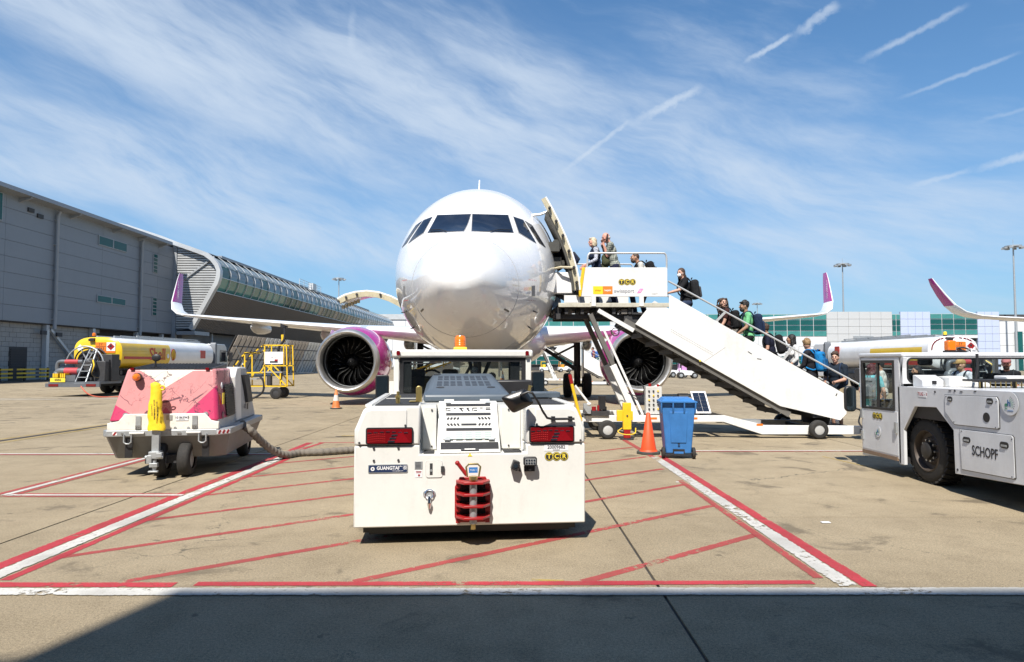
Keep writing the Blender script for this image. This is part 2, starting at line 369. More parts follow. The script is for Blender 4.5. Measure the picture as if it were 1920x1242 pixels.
for i in range(-7, 7):
    for j in range(-2, 20):
        x0, y0 = 1.10 + SLX * i, 7.52 + SLY * (j - 1)
        if sl is None:
            mb = MB(); a, b = SLX - 0.024, SLY - 0.010
            mb.box((0, 0, -0.05), (a, b, 0.0)); sl = mb.build('concrete_slab', CONC, apron); o = sl
            o.location = (x0 + 0.012, y0 + 0.005, 0)
        else: o = piece(sl, apron, (x0 + 0.012, y0 + 0.005, random.uniform(-0.0015, 0.0)))
# ---- painted markings, worn
def paint_mat(name, col, wear=0.5, scale=9.0, cover=0.95):
    m = bpy.data.materials.new(name); m.use_nodes = True; w = NT(m.node_tree)
    o = w.n('ShaderNodeOutputMaterial'); p = w.n('ShaderNodeBsdfPrincipled')
    pos = w.n('ShaderNodeNewGeometry').outputs['Position']
    n = w.noise(pos, scale, 9, 0.72); n2 = w.noise(pos, 1.1, 4, 0.6); n3 = w.noise(pos, 60, 3, 0.6)
    c = w.mix(w.ramp(n2, 0.3, 0.7), col, [k * 0.78 for k in col]); c = w.mix(w.mul(w.ramp(n3, 0.5, 0.72), 0.35), c, (0.2, 0.165, 0.12))
    w.put(p.inputs['Base Color'], c); p.inputs['Roughness'].default_value = 0.7; p.inputs['Specular IOR Level'].default_value = 0.3
    uv = w.n('ShaderNodeAttribute'); uv.attribute_name = 'edge'      # 0 at the painted edge, 1 in the middle of a line
    keep = w.add(w.add(w.mul(n, 0.75), w.mul(n3, 0.25)), w.add(w.mul(w.ramp(uv.outputs['Fac'], 0.0, 0.25), 0.17), w.mul(w.sub(n2, 0.5), 0.65)))
    a = w.mul(w.ramp(keep, wear + 0.08, wear + 0.17), w.ramp(n2, 0.3, 0.7, cover, cover * 0.8))
    tr = w.n('ShaderNodeBsdfTransparent'); mx = w.n('ShaderNodeMixShader'); w.put(mx.inputs[0], a)
    w.t.links.new(tr.outputs[0], mx.inputs[1]); w.t.links.new(p.outputs[0], mx.inputs[2]); w.t.links.new(mx.outputs[0], o.inputs[0])
    return m
P_WHITE = paint_mat('white_line_paint', (0.60, 0.59, 0.55), 0.42, 13); P_WHITE_WORN = paint_mat('worn_white_line_paint', (0.60, 0.59, 0.56), 0.475, 13)
P_RED = paint_mat('red_line_paint', (0.44, 0.04, 0.055), 0.42); P_RED_WORN = paint_mat('faded_red_line_paint', (0.44, 0.06, 0.065), 0.46, 14, 0.8)
P_YEL = paint_mat('yellow_line_paint', (0.55, 0.38, 0.06), 0.47, 9, 0.6)
P_BLK = paint_mat('black_line_paint', (0.05, 0.045, 0.045), 0.35)
class Lines:
    def __init__(s): s.v = []; s.f = []; s.e = []
    def seg(s, a, b, wd, z=0.0035, step=0.4):
        a, b = Vector((*a, 0)), Vector((*b, 0)); d = (b - a); L = d.length; d.normalize(); nrm = Vector((-d.y, d.x, 0)); n = max(1, int(L / step)); o = len(s.v)
        for i in range(n + 1):
            p = a + d * (L * i / n)
            for q, e in ((-1, 0.0), (0, 1.0), (1, 0.0)):
                s.v.append((*(p + nrm * (q * wd / 2 + random.uniform(-1, 1) * 0.0012)).xy, z)); s.e.append(e)
        for i in range(n):
            for k in (0, 1): s.f.append((o + i * 3 + k, o + i * 3 + 3 + k, o + i * 3 + 4 + k, o + i * 3 + 1 + k))
    def build(s, name, m):
        me = bpy.data.meshes.new(name); me.from_pydata(s.v, [], s.f); me.materials.append(m)
        at_ = me.attributes.new('edge', 'FLOAT', 'POINT'); at_.data.foreach_set('value', s.e)
        bm = bmesh.new(); bm.from_mesh(me)
        for f in bm.faces:
            if f.normal.z < 0: f.normal_flip()
        bm.to_mesh(me); bm.free()
        o = bpy.data.objects.new(name, me); COL.objects.link(o); struct(o); o.visible_shadow = True; return o
LX, RX = -4.06, 2.53
L = Lines(); L.seg((-40, 5.02), (40, 5.14), 0.17, 0.008); L.build('white_line', P_WHITE)
L = Lines(); L.seg((LX, 5.25), (LX, 12.5), 0.17, 0.008); L.build('white_line', P_WHITE)
L = Lines(); L.seg((RX, 5.2), (RX, 12.2), 0.17, 0.008); L.build('white_line', P_WHITE_WORN)
L = Lines(); L.seg((-6.4, 8.72), (LX - 0.1, 8.72), 0.09, 0.008); L.seg((-6.42, 8.7), (-6.42, 13.0), 0.10, 0.008); L.seg((-24, 12.62), (LX, 12.62), 0.10, 0.008); L.build('white_line', P_WHITE)
L = Lines(); L.seg((RX + .4, 13.05), (14, 13.15), 0.09, 0.008); L.seg((-26, 30), (-17, 32), 0.25, 0.008); L.seg((-19, 33), (-60, 23), 0.2, 0.008); L.build('white_line', P_WHITE)
L = Lines(); L.seg((LX - .17, 5.1), (LX - .17, 14.4), 0.15, 0.0028); L.seg((LX + .15, 5.35), (LX + .15, 12.0), 0.10, 0.0030); L.seg((LX - .1, 12.4), (LX + .1, 14.4), 0.10, 0.0032)
L.seg((LX, 14.4), (-2.9, 14.4), 0.08, 0.0034); L.seg((-4.6, 5.24), (-2.55, 5.24), 0.12, 0.0036); L.seg((-2.4, 5.26), (1.0, 5.28), 0.10, 0.0038); L.seg((0.6, 5.28), (2.3, 5.30), 0.10, 0.0040)
L.seg((RX + .15, 5.2), (RX + .15, 12.4), 0.13, 0.0042); L.build('red_line', P_RED)
L = Lines(); L.seg((RX - .14, 5.4), (RX - .14, 9.8), 0.09, 0.0053); L.seg((RX - .03, 12.2), (RX - .1, 15.0), 0.12, 0.0056); L.seg((-6.5, 8.80), (LX - .2, 8.80), 0.09, 0.0059); L.seg((-6.5, 8.64), (LX - .2, 8.64), 0.08, 0.0062)
L.seg((-6.53, 8.6), (-6.53, 13.0), 0.11, 0.0065); L.seg((-6.31, 8.8), (-6.31, 13.0), 0.10, 0.0068); L.seg((-24, 12.52), (LX - .3, 12.52), 0.10, 0.0071); L.seg((RX + .4, 12.95), (13, 13.05), 0.09, 0.0074); L.build('red_line', P_RED_WORN)
L = Lines()
for k in range(9):                                   # hatching inside the box
    c = 4.89 + 1.375 * k; xs = []
    x0, x1 = max(LX + 0.14, (5.32 - c) / 0.78), min(RX - 0.14, (14.35 - c) / 0.78)
    if x1 > x0: L.seg((x0, c + 0.78 * x0), (x1, c + 0.78 * x1), 0.105, 0.0016 + 0.0002 * (k % 2))
L.build('red_hatching', P_RED_WORN)
L = Lines(); L.seg((-11.25, 13.5), (-10.95, 19.5), 0.10); L.seg((-10.75, 13.5), (-10.55, 19.5), 0.10); L.seg((5.55, 12.3), (5.95, 9.6), 0.05); L.seg((-3.9, 15.7), (-2.6, 15.75), 0.16); L.seg((0.15, 5.36), (0.4, 5.33), 0.05)
L.seg((-0.55, 30), (-0.2, 62), 0.16); L.seg((1.2, 36), (4.2, 52), 0.16); L.build('yellow_line', P_YEL)
L = Lines(); L.seg((-11.0, 13.5), (-10.75, 19.5), 0.17, 0.008); L.seg((-4.0, 15.58), (-2.6, 15.62), 0.09, 0.008); L.build('black_line', P_BLK)
# scraps on the concrete
for px, py in ((1548, 981), (1270, 905)):
    g = gp(px, py); s_ = 0.05 if px > 1500 else 0.02
    tag(MB().cbox((g.x, g.y, 0.008), (s_ * 1.8, s_, 0.006)).build('paper_scrap', STICKER), 'small white paper scrap lying on bare concrete right of the lines' if px > 1500 else 'tiny white paper scrap lying near the orange cone', 'litter')
# ================================================================== BUILDINGS
CLAD = mat('grey_cladding', (0.23, 0.25, 0.275), 0.5, 0.0, dirt=0.10, dscale=0.25, vert=True, var=0.05)
CLADEDGE = mat('grey_trim', (0.30, 0.315, 0.33), 0.45, 0.0, dirt=0.1, dscale=0.3)
CORE = mat('dark_wall_core', (0.05, 0.05, 0.052), 0.8)
BLOCK = mat('pale_blockwork', (0.33, 0.325, 0.31), 0.85, dirt=0.25, dscale=0.5, vert=True)
TEAL = mat('teal_window_glass', (0.012, 0.085, 0.083), 0.12, spec=0.25, var=0.15, dscale=0.4)
TEALPALE = mat('pale_teal_glass', (0.05, 0.22, 0.20), 0.08, spec=0.8, var=0.25, dscale=0.2)
BLUEGLASS = mat('sky_reflecting_glass', (0.03, 0.075, 0.095), 0.04, 0.0, spec=0.9, var=0.3, dscale=0.3)
BROWNRIB = mat('brown_ribbed_cladding', (0.20, 0.168, 0.14), 0.55, dirt=0.1, dscale=0.3)
ALU = mat('pale_aluminium', (0.55, 0.56, 0.56), 0.4, 0.3, dirt=0.1, dscale=0.4)
FX = -46.0                                            # the grey facade runs away from the camera along this plane
tb = thing('terminal_building', 'long grey clad terminal with downpipes and slit windows along the left side', 'building', (FX, 74, 0))
def L_(x, y, z): return (x - FX, y - 74, z)
def lbox(a, b): return MB().box(L_(*a), L_(*b))
lbox((-60, 40, 5.4), (FX - .12, 92.5, 17.0)).build('wall', CORE, tb)
lbox((-60, 40, 0), (FX - 1.6, 92.5, 5.4)).build('ground_floor_wall', CORE, tb)
zs = [5.5 + 1.47 * k for k in range(9)]; ys = [40, 47, 54.2, 61.5, 68.6, 76.2, 83.8, 88.2, 92.4]
wins = ((75.3, 80.9, 14.75, 15.85), (75.3, 80.9, 8.35, 9.2), (86.9, 88.0, 13.2, 15.6), (86.9, 88.0, 7.7, 10.0), (57.5, 61.0, 14.4, 17.0))
for j in range(8):
    for i in range(len(ys) - 1):
        lbox((FX - .12, ys[i] + .012, zs[j] + .015), (FX, ys[i + 1] - .012, zs[j + 1] - .015)).build('cladding_panel', CLAD, tb)
for (y0, y1, z0, z1) in wins:
    f = lbox((FX, y0, z0), (FX + .10, y1, z1)).build('window', CLADEDGE, tb)
    n = 2 if y1 - y0 > 2 else 1; rows = 1 if n == 2 else 5
    for k in range(n):
        for r in range(rows):
            a, b = y0 + (y1 - y0) * k / n + .12, y0 + (y1 - y0) * (k + 1) / n - .12
            c, d = z0 + (z1 - z0) * r / rows + (.1 if rows == 1 else .05), z0 + (z1 - z0) * (r + 1) / rows - (.1 if rows == 1 else .05)
            MB().box(L_(FX + .10, a, c), L_(FX + .115, b, d)).build('pane', TEAL, f)
mb = MB(); mb.prism([(-15, 18.3), (1.2, 17.55), (1.25, 17.15), (0.2, 17.05), (-15, 17.2)], 'xz', -34, 15.5); mb.build('roof', CLADEDGE, tb)
for y in (48, 56.5, 63.2, 70.5, 78.2, 83.5, 88.4):
    MB().prism([(0.0, 17.05), (1.1, 17.1), (1.1, 17.0), (0, 16.6)], 'xz', y - 74 - .12, y - 74 + .12).build('roof_bracket', CLADEDGE, tb)
for y in (68.2, 83.9):
    mb = MB(); mb.tube([L_(FX + .25, y, 5.0), L_(FX + .25, y, 16.4), L_(FX + .45, y, 16.9)], .17, 10)
    for z in (6, 8.5, 11, 13.5, 16): mb.cbox(L_(FX + .14, y, z), (.3, .4, .12))
    mb.build('downpipe', CLADEDGE, tb)
for y, z in ((64.6, 16.2), (68.2 - 2.3, 15.9), (66.9, 4.6), (69.2, 4.5)): MB().cbox(L_(FX + .06, y, z), (.14, .8, .4)).build('vent', DARK, tb)
mb = MB()                                            # pale block wall, one course above another
for j in range(12):
    for i in range(31):
        y = 48 + i * .92 + (.46 if j % 2 else 0)
        if 63.2 < y + .45 < 65.4 and j < 7: continue
        mb.box(L_(FX - 1.6, y + .012, j * .45 + .012), L_(FX - .55 - random.uniform(0, .02), y + .905, j * .45 + .44))
stuff(mb.build('block_wall', BLOCK, tb))
for y in (61.0, 67.7, 75.2, 84, 90): lbox((FX - .5, y - .22, 0), (FX - .05, y + .22, 5.4)).build('column', ALU, tb)
MB().bar(L_(FX - .2, 68.2, 5.0), L_(FX - .2, 73.0, 1.2), .25, .25).build('brace', ALU, tb)
d = lbox((FX - .54, 63.2, 0), (FX - .50, 65.5, 3.15)).build('door', DARK, tb)
for k in range(12): MB().box(L_(FX - .50, 63.3, .3 + k * .23), L_(FX - .44, 65.4, .42 + k * .23)).build('slat', CORE, d)
# barrier in front of it
br = thing('barrier_rail', 'yellow and black striped low guard rail before the grey terminal wall', 'barrier', (-44.4, 63, 0))
for y in (59.3, 62.3, 65.4): MB().cbox((0, y - 63, .6), (.12, .16, 1.2)).build('post', BLACK, br)
for z in (.35, .7, 1.05):
    mb = MB()
    for k in range(13): mb.use(1 if k % 6 == 3 else 0).box((.06, -3.8 + k * .48, z - .07), (.14, -3.8 + (k + 1) * .48 - .001, z + .07))
    mb.build('rail', [YELLOW, BLACK], br)
# ---- pier with the curved end
PY0, PY1 = 92.0, 228.0
pr = thing('pier_building', 'curved pier with glazed band and louvred end wall beyond the grey terminal', 'building', (-43, PY0, 0))
prof = [(-58, 21.6), (-52, 20.3), (-47.4, 18.8), (-45.5, 18.05), (-43.2, 17.25), (-41.3, 16.55), (-40.3, 15.8), (-39.65, 15.0), (-39.3, 14.1), (-39.35, 13.2), (-39.6, 12.3), (-40.1, 11.4), (-41.7, 8.4), (-43.0, 6.0)]
pl = [(x + 43, z) for x, z in prof]
def offs(poly, d):
    out = []
    for i, p in enumerate(poly):
        a, b = Vector(poly[max(i - 1, 0)]), Vector(poly[min(i + 1, len(poly) - 1)]); t = (b - a).normalized(); out.append((p[0] - t.y * -d, p[1] + t.x * -d))
    return out
inn = offs(pl, 0.55)
MB().prism(pl + inn[::-1], 'xz', -.5, .35).build('end_trim', ALU, pr)
core = offs(pl, .5)
MB().prism(core[:9] + core[9:] + [(-2.5, 5.9), (-15, 5.9)], 'xz', .9, PY1 - PY0).build('wall', CORE, pr)
gl0 = offs(pl, .25); NC = 45; dy = (PY1 - PY0) / NC
MB().grid(lambda u, v: (lambda p: (p[0], .36 + v * (PY1 - PY0 - .36), p[1]))(offs(pl, .06)[int(round(u * 4))]), 4, 1).build('roof', CLADEDGE, pr)
MB().grid(lambda u, v: (lambda p: (p[0], .36 + v * (PY1 - PY0 - .36), p[1]))(offs(pl, .0)[4 + int(round(u * 1))]), 1, 1).build('roof_edge', ALU, pr)
rows = [(5, 7), (7, 9), (9, 11)]
for (a, b) in rows:
    p0, p1 = gl0[a], gl0[b]; mid = gl0[(a + b) // 2]
    base = None
    for k in range(NC):
        mts = BLUEGLASS
        mb = MB(); y0, y1 = .42 + k * dy, .42 + (k + 1) * dy - .08
        for q0, q1 in ((p0, mid), (mid, p1)): mb.quad((q0[0], y0, q0[1]), (q0[0], y1, q0[1]), (q1[0], y1, q1[1]), (q1[0], y0, q1[1]))
        if a == 9: mts = TEALPALE if k < 9 or 13 < k < 16 else (TEAL if k % 4 else BLUEGLASS)
        elif a == 7: mts = BLUEGLASS if k % 5 else TEAL
        mb.build('pane', mts, pr)
mb = MB()
for k in range(NC + 1):
    y = .38 + k * dy
    for i in range(5, 11): mb.bar((pl[i][0] - .12, y, pl[i][1]), (pl[i + 1][0] - .12, y, pl[i + 1][1]), .08, .10, (0, 1, 0))
stuff(mb.build('mullions', ALU, pr))
for i in (5, 7, 9, 11): MB().bar((pl[i][0] - .08, .36, pl[i][1]), (pl[i][0] - .08, PY1 - PY0, pl[i][1]), .09, .09).build('transom', ALU, pr)
mb = MB()
for k in range(300):                                  # ribs of the sloping brown cladding
    y = .4 + k * (PY1 - PY0 - .8) / 300; mb.bar((pl[11][0] - .15, y, pl[11][1] - .1), (pl[13][0] - .15, y, pl[13][1]), .22, .12, (1, 0, 0))
mb.quad((pl[11][0] - .25, .36, pl[11][1]), (pl[11][0] - .25, PY1 - PY0, pl[11][1]), (pl[13][0] - .25, PY1 - PY0, pl[13][1]), (pl[13][0] - .25, .36, pl[13][1]))
stuff(mb.build('ribbed_cladding', BROWNRIB, pr))
# louvred end wall: every slat on its own
sl0 = None
def right_at(z):
    for i in range(len(inn) - 1):
        (x0, z0), (x1, z1) = inn[i], inn[i + 1]
        if z1 <= z <= z0 and i >= 3: return x0 + (x1 - x0) * (z0 - z) / (z0 - z1)
    return -3
for k in range(34):
    z = 6.3 + k * .33
    xr = right_at(z) if z < 17.2 else inn[4][0]
    if z > 15.8: xr = min(xr, right_at(z))
    MB().prism([(.2, z), (.42, z - .05), (.42, z + .03), (.2, z + .2)], 'yz', -2.45, xr - .02).build('slat', ALU, pr)
MB().prism([(-2.6, 6.0)] + [(inn[i][0], inn[i][1]) for i in range(13, 2, -1)] + [(-2.6, 17.9)], 'xz', .45, .6).build('end_wall', mat('dim_end_wall', (0.16, 0.16, 0.17), .7), pr)
MB().bar((-2.4, .1, 12.2), (2.6, .1, 16.0), .22, .22).build('brace', CLADEDGE, pr)
MB().box((-3.1, .2, 0), (-2.55, .7, 18)).build('corner_column', CLADEDGE, pr)
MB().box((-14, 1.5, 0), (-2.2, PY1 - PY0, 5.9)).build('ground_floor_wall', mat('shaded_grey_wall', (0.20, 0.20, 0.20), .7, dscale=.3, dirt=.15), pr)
for y0, y1, h in ((2.5, 8, 4.2), (11, 14, 3.4), (24, 34, 4.2), (40, 50, 4.2)): MB().box((-2.2, y0, 0), (-2.14, y1, h)).build('door', CORE if y0 != 11 else CLADEDGE, pr)
MB().box((-2.1, -.4, 5.4), (.4, 4, 5.9)).build('canopy', CLADEDGE, pr)
for y in (8, 22, 36, 52): MB().box((-1.4, y, 0), (-1.0, y + .4, 5.9)).build('column', CLADEDGE, pr)
MB().box((-2, 10, 16.9), (-.6, PY1 - PY0 - 20, 17.7)).build('roof_ridge', CLAD, pr)
rl = thing('roof_railing', 'white guard rail standing on the roof of the curved pier', 'railing', (-41.6, 140, 16.6))
for z in (.55, 1.0, 1.45): MB().bar((0, -7, z), (0, 8, z), .07, .07).build('rail', ALU, rl)
for k in range(6): MB().bar((0, -7 + 3 * k, 0), (0, -7 + 3 * k, 1.45), .07, .07).build('post', ALU, rl)
MB().cbox((0, 2, .8), (.8, 2.4, 1.4)).build('hatch_box', ALU, rl)
# ---- jet blast fence
bf = thing('blast_fence', 'leaning fence of long grey and brown slats below the pier', 'fence', (-32, 76, 0))
SLG = mat('grey_fence_slat', (0.62, 0.62, 0.60), .6, .0, dirt=.2, dscale=.8); SLB = mat('brown_fence_slat', (0.46, 0.40, 0.34), .65, .0, dirt=.2, dscale=.8)
protos = []
for m_ in (SLG, SLB):
    mb = MB(); mb.prism([(-.7, .1), (1.5, 4.75), (1.53, 4.74), (-.67, .09)], 'xz', 0, 1.2)
    protos.append((mb, m_))
first = [None, None]
for k in range(70):
    t = 1 if (k // 6) % 2 == 0 else 0
    if first[t] is None: first[t] = protos[t][0].build('slat', protos[t][1], bf, loc=(0, k * 1.5, 0))
    else: piece(first[t], bf, (0, k * 1.5, 0))
for x, z in ((.22, 2.0), (.94, 3.5)): MB().bar((x, 0, z), (x, 105, z), .10, .12).build('rail', DARK, bf)
for k in range(24):
    MB().bar((1.6, k * 4.4, .05), (1.3, k * 4.4 + 3.2, 3.4), .07, .07).build('brace', GALV, bf); MB().bar((1.6, k * 4.4 + 3.2, .05), (1.3, k * 4.4, 3.4), .07, .07).build('brace', GALV, bf)
MB().prism([(-.95, .1), (1.25, 4.70), (1.2, 4.72), (-1.0, .12)], 'xz', 0, 105).build('backing_sheet', CORE, bf)
MB().box((-1.9, -.5, 0), (1.2, 105, .06)).build('footing', BLOCK, bf)
# ---- pale building far behind the left wing
fb = thing('far_building', 'plain white hangar block far behind the left wing', 'building', (-38, 262, 0))
MB().box((-20, 0, 0), (16, 30, 18.2)).build('wall', mat('far_white_wall', (.62, .63, .65), .6, dscale=.05), fb); MB().box((-20.3, -.4, 18.2), (16.3, 30, 20.2)).build('roof', ALU, fb)
for k in range(7): MB().box((-18 + k * 5, -.1, 0), (-17.9 + k * 5, 0, 18.2)).build('panel_joint', CLADEDGE, fb)
# ---- long far terminal on the right
FY = 140.0; K = 1280 / FY
ft = thing('terminal_building', 'low white and pale blue terminal with teal windows across the apron at right', 'building', (40, FY, 0))
def X(px): return (px - 960) / K - 40
def Z(py): return 1.68 + (680 - py) / K
WPAN = mat('far_white_panel', (.60, .61, .615), .5, dscale=.1, dirt=.05); BPAN = mat('far_pale_blue_panel', (.44, .50, .66), .5, dscale=.1, dirt=.05); GPAN = mat('far_grey_panel', (.47, .48, .485), .5, dscale=.1)
MB().box((X(960), .9, 0), (X(2150), 22, 11.6)).build('wall', CORE, ft)
def panels(px0, px1, py0, py1, m_, nx, nz):
    x0, x1, z1, z0 = X(px0), X(px1), Z(py0), Z(py1)
    base = None
    for i in range(nx):
        for j in range(nz):
            if base is None: base = MB().box((0, 0, 0), ((x1 - x0) / nx - .04, .5, (z1 - z0) / nz - .05)).build('wall_panel', m_, ft, loc=(x0, .4, z0)); continue
            piece(base, ft, (x0 + (x1 - x0) * i / nx, .4, z0 + (z1 - z0) * j / nz))
def glazing(px0, px1, py0, py1, nx, nz, m_=None):
    x0, x1, z1, z0 = X(px0), X(px1), Z(py0), Z(py1); w_, h_ = (x1 - x0) / nx, (z1 - z0) / nz; bs = {}
    MB().box((x0, .55, z0), (x1, .7, z1)).build('window_frame', ALU, ft)
    for i in range(nx):
        for j in range(nz):
            mm = TEALPALE if j in (0, nz - 1) and nz > 3 else TEAL
            if m_: mm = m_
            if mm not in bs: bs[mm] = MB().box((0, 0, 0), (w_ - .16, .1, h_ - .16)).build('pane', mm, ft, loc=(x0 + w_ * i + .08, .45, z0 + h_ * j + .08)); continue
            piece(bs[mm], ft, (x0 + w_ * i + .08, .45, z0 + h_ * j + .08))
panels(960, 1145, 613, 640, WPAN, 6, 2); glazing(960, 1145, 591, 613, 8, 2, TEALPALE); panels(1145, 1230, 588, 640, WPAN, 4, 3); glazing(1230, 1553, 589, 631, 13, 4)
MB().box((X(960), -.4, Z(591)), (X(1230), 2, Z(585))).build('roof', ALU, ft)
panels(1230, 1553, 631, 668, WPAN, 10, 2); panels(1553, 1676, 584, 668, GPAN, 6, 6); glazing(1676, 1692, 589, 632, 2, 4); panels(1676, 1692, 632, 668, GPAN, 1, 2)
panels(1692, 1748, 584, 668, BPAN, 4, 6); glazing(1748, 1837, 588, 628, 4, 4); panels(1837, 1878, 584, 668, BPAN, 3, 6); panels(1748, 1837, 628, 634, WPAN, 3, 1)
glazing(960, 1553, 668, 684, 26, 2); panels(960, 1230, 640, 668, WPAN, 10, 2); panels(1553, 1748, 668, 694, GPAN, 6, 2); panels(1837, 1878, 668, 694, BPAN, 2, 1)
panels(1878, 2150, 602, 694, WPAN, 8, 4); MB().box((X(1905), -.05, 0), (X(1918), .3, Z(622))).build('window', TEAL, ft)
MB().box((X(1640), .3, Z(640)), (X(1602), .42, Z(630))).build('vent', GALV, ft)
# ---- floodlight masts
def mast(px, ytop, H, label):
    D = (H - 1.68) * 1280 / (680 - ytop); t = thing('light_mast', label, 'light mast', ((px - 960) / 1280 * D, D, 0), 0, 'floodlight masts around the apron')
    MB().cyl((0, 0, 0), (0, 0, H), .28, .13, 8).build('pole', GALV, t); MB().lathe([(.25, H - .1), (1.5, H - .1), (1.5, H + .12), (.25, H + .12)], axis='z', n=12, closed=True).build('head_ring', GALV, t)
    for k in range(8):
        a = 2 * pi * k / 8; MB().cbox((1.65 * cos(a), 1.65 * sin(a), H - .3), (.62, .62, .34), Matrix.Rotation(a, 3, 'Z')).build('floodlight', GALV, t)
    MB().cyl((0, 0, H), (0, 0, H + 1.4), .04, n=6).build('lightning_rod', GALV, t)
mast(1906, 461, 25, 'tall floodlight mast near the right edge above the pink tipped wing'); mast(1583, 495, 25, 'floodlight mast behind the right winglet of the big aircraft')
mast(1421, 569, 25, 'small distant floodlight mast above the boarding passengers'); mast(634, 522, 26, 'floodlight mast behind the glazed curved pier')
# ---- terminal at the camera's back; its roof line throws the shade in the foreground
bb = thing('terminal_building', 'grey terminal behind the viewpoint casting the foreground shade', 'building', (0, -6, 0))
MB().box((-5.46, -16, 0), (70, 0, 15.85)).build('wall', CLAD, bb); MB().box((-60, -16, 0), (-5.46, -.05, 14.25)).build('wall', CLAD, bb)
for k in range(16):
    MB().box((-3 + 4.4 * k, 0, 9), (-.2 + 4.4 * k, .06, 11)).build('window', TEAL, bb); MB().box((-3 + 4.4 * k, 0, 3), (-.2 + 4.4 * k, .06, 6)).build('window', TEAL, bb)
# ================================================================== AIRCRAFT
PLANE = mat('gloss_white_aircraft_paint', (0.86, 0.86, 0.855), 0.28, coat=0.9, var=0.02, dirt=0.03, dscale=0.8)
BELLY = mat('belly_grey_paint', (0.55, 0.55, 0.55), 0.3, coat=0.5, var=0.05, dirt=0.15, dscale=0.8)
COCKPIT = mat('cockpit_glass', (0.010, 0.013, 0.022), 0.06, spec=0.6, var=0.2)
SEAMC = mat('seam_grey', (0.30, 0.30, 0.30), 0.6); PROBE = mat('probe_metal', (0.10, 0.10, 0.10), 0.4, 0.6)
CREAM = mat('cream_primer', (0.47, 0.42, 0.29), 0.55, dirt=0.45, dscale=4); MECH = mat('door_mechanism', (0.05, 0.05, 0.045), 0.55, dirt=0.5, dscale=12, dirtcol=(.18, .15, .1))
AX, AY, AR = -0.88, 11.2, -0.0105
ac = thing('aircraft', 'white airliner with magenta engines seen head on behind the centre tow tractor', 'aircraft', (AX, AY, 0), AR)
ACM = Matrix.Translation((AX, AY, 0)) @ Matrix.Rotation(AR, 4, 'Z'); ACI = ACM.inverted()
class Curve1:
    def __init__(s, pts): s.x = [sqrt(p[0]) for p in pts]; s.y = [p[1] for p in pts]
    def __call__(s, q):
        u = sqrt(max(q, 0)); x, y = s.x, s.y; n = len(x)
        i = min(max(sum(1 for k in x if k <= u) - 1, 0), n - 2)
        def slope(k):
            if k == 0: return (y[1] - y[0]) / (x[1] - x[0])
            if k == n - 1: return (y[-1] - y[-2]) / (x[-1] - x[-2])
            a, b = (y[k] - y[k - 1]) / (x[k] - x[k - 1]), (y[k + 1] - y[k]) / (x[k + 1] - x[k])
            return 0 if a * b <= 0 else 2 * a * b / (a + b)
        h = x[i + 1] - x[i]; t = (u - x[i]) / h; m0, m1 = slope(i) * h, slope(i + 1) * h
        return (2 * t ** 3 - 3 * t * t + 1) * y[i] + (t ** 3 - 2 * t * t + t) * m0 + (-2 * t ** 3 + 3 * t * t) * y[i + 1] + (t ** 3 - t * t) * m1
TOP = Curve1([(0, 3.08), (.08, 3.33), (.3, 3.55), (.8, 3.80), (1.4, 4.02), (2.0, 4.25), (2.5, 4.48), (3.0, 4.78), (3.6, 5.20), (4.3, 5.60), (5.2, 5.87), (6.3, 5.94), (8, 5.94), (34, 5.94), (44, 5.7)])
BOT = Curve1([(0, 3.08), (.08, 2.86), (.3, 2.66), (.8, 2.37), (1.4, 2.15), (2.5, 1.92), (4, 1.78), (5.5, 1.73), (7, 1.72), (30, 1.72), (38, 2.7), (44, 4.2)])
WID = Curve1([(0, 0), (.08, .29), (.3, .49), (.8, .76), (1.4, .985), (2, 1.20), (3, 1.53), (4, 1.78), (5, 1.925), (6.2, 1.975), (8, 1.975), (34, 1.975), (44, .8)])
MID = Curve1([(0, 3.08), (1.4, 3.10), (3, 3.38), (4.5, 3.62), (6, 3.76), (8, 3.8), (34, 3.8), (44, 4.9)])
def hull(q, a):
    """a: 0 at the top, turning to +x"""
    w_, z0, zt, zb = WID(q), MID(q), TOP(q), BOT(q); c = cos(a)
    return Vector((w_ * sin(a), q, z0 + (zt - z0) * c if c > 0 else z0 + (z0 - zb) * c))
ss = [0.0005 + 8.0 * (k / 70) ** 2 for k in range(71)] + [9, 10.5, 12, 14, 17, 20, 24, 28, 31, 34, 36, 38, 40, 42, 44]
NA = 72; mb = MB(); vs = [hull(q, 2 * pi * i / NA) for q in ss for i in range(NA)]; fs = []
for k in range(len(ss) - 1): fs += [(k * NA + i, k * NA + (i + 1) % NA, (k + 1) * NA + (i + 1) % NA, (k + 1) * NA + i) for i in range(NA)]
fs += [tuple(range(NA)), tuple(range((len(ss) - 1) * NA, len(ss) * NA))]
bvh = BVHTree.FromPolygons(vs, fs)
mb.add(vs, fs); fus = mb.build('fuselage', PLANE, ac, ang=60)
CAML = ACI @ Vector((0, 0, CAM_H))
def skin(px, py, lift=0.0):
    d = (ACI.to_3x3() @ ray(px, py)).normalized(); h = bvh.ray_cast(CAML, d)
    if h[0] is None: return None
    n = h[1] if h[1].dot(d) < 0 else -h[1]; return h[0] + n * lift
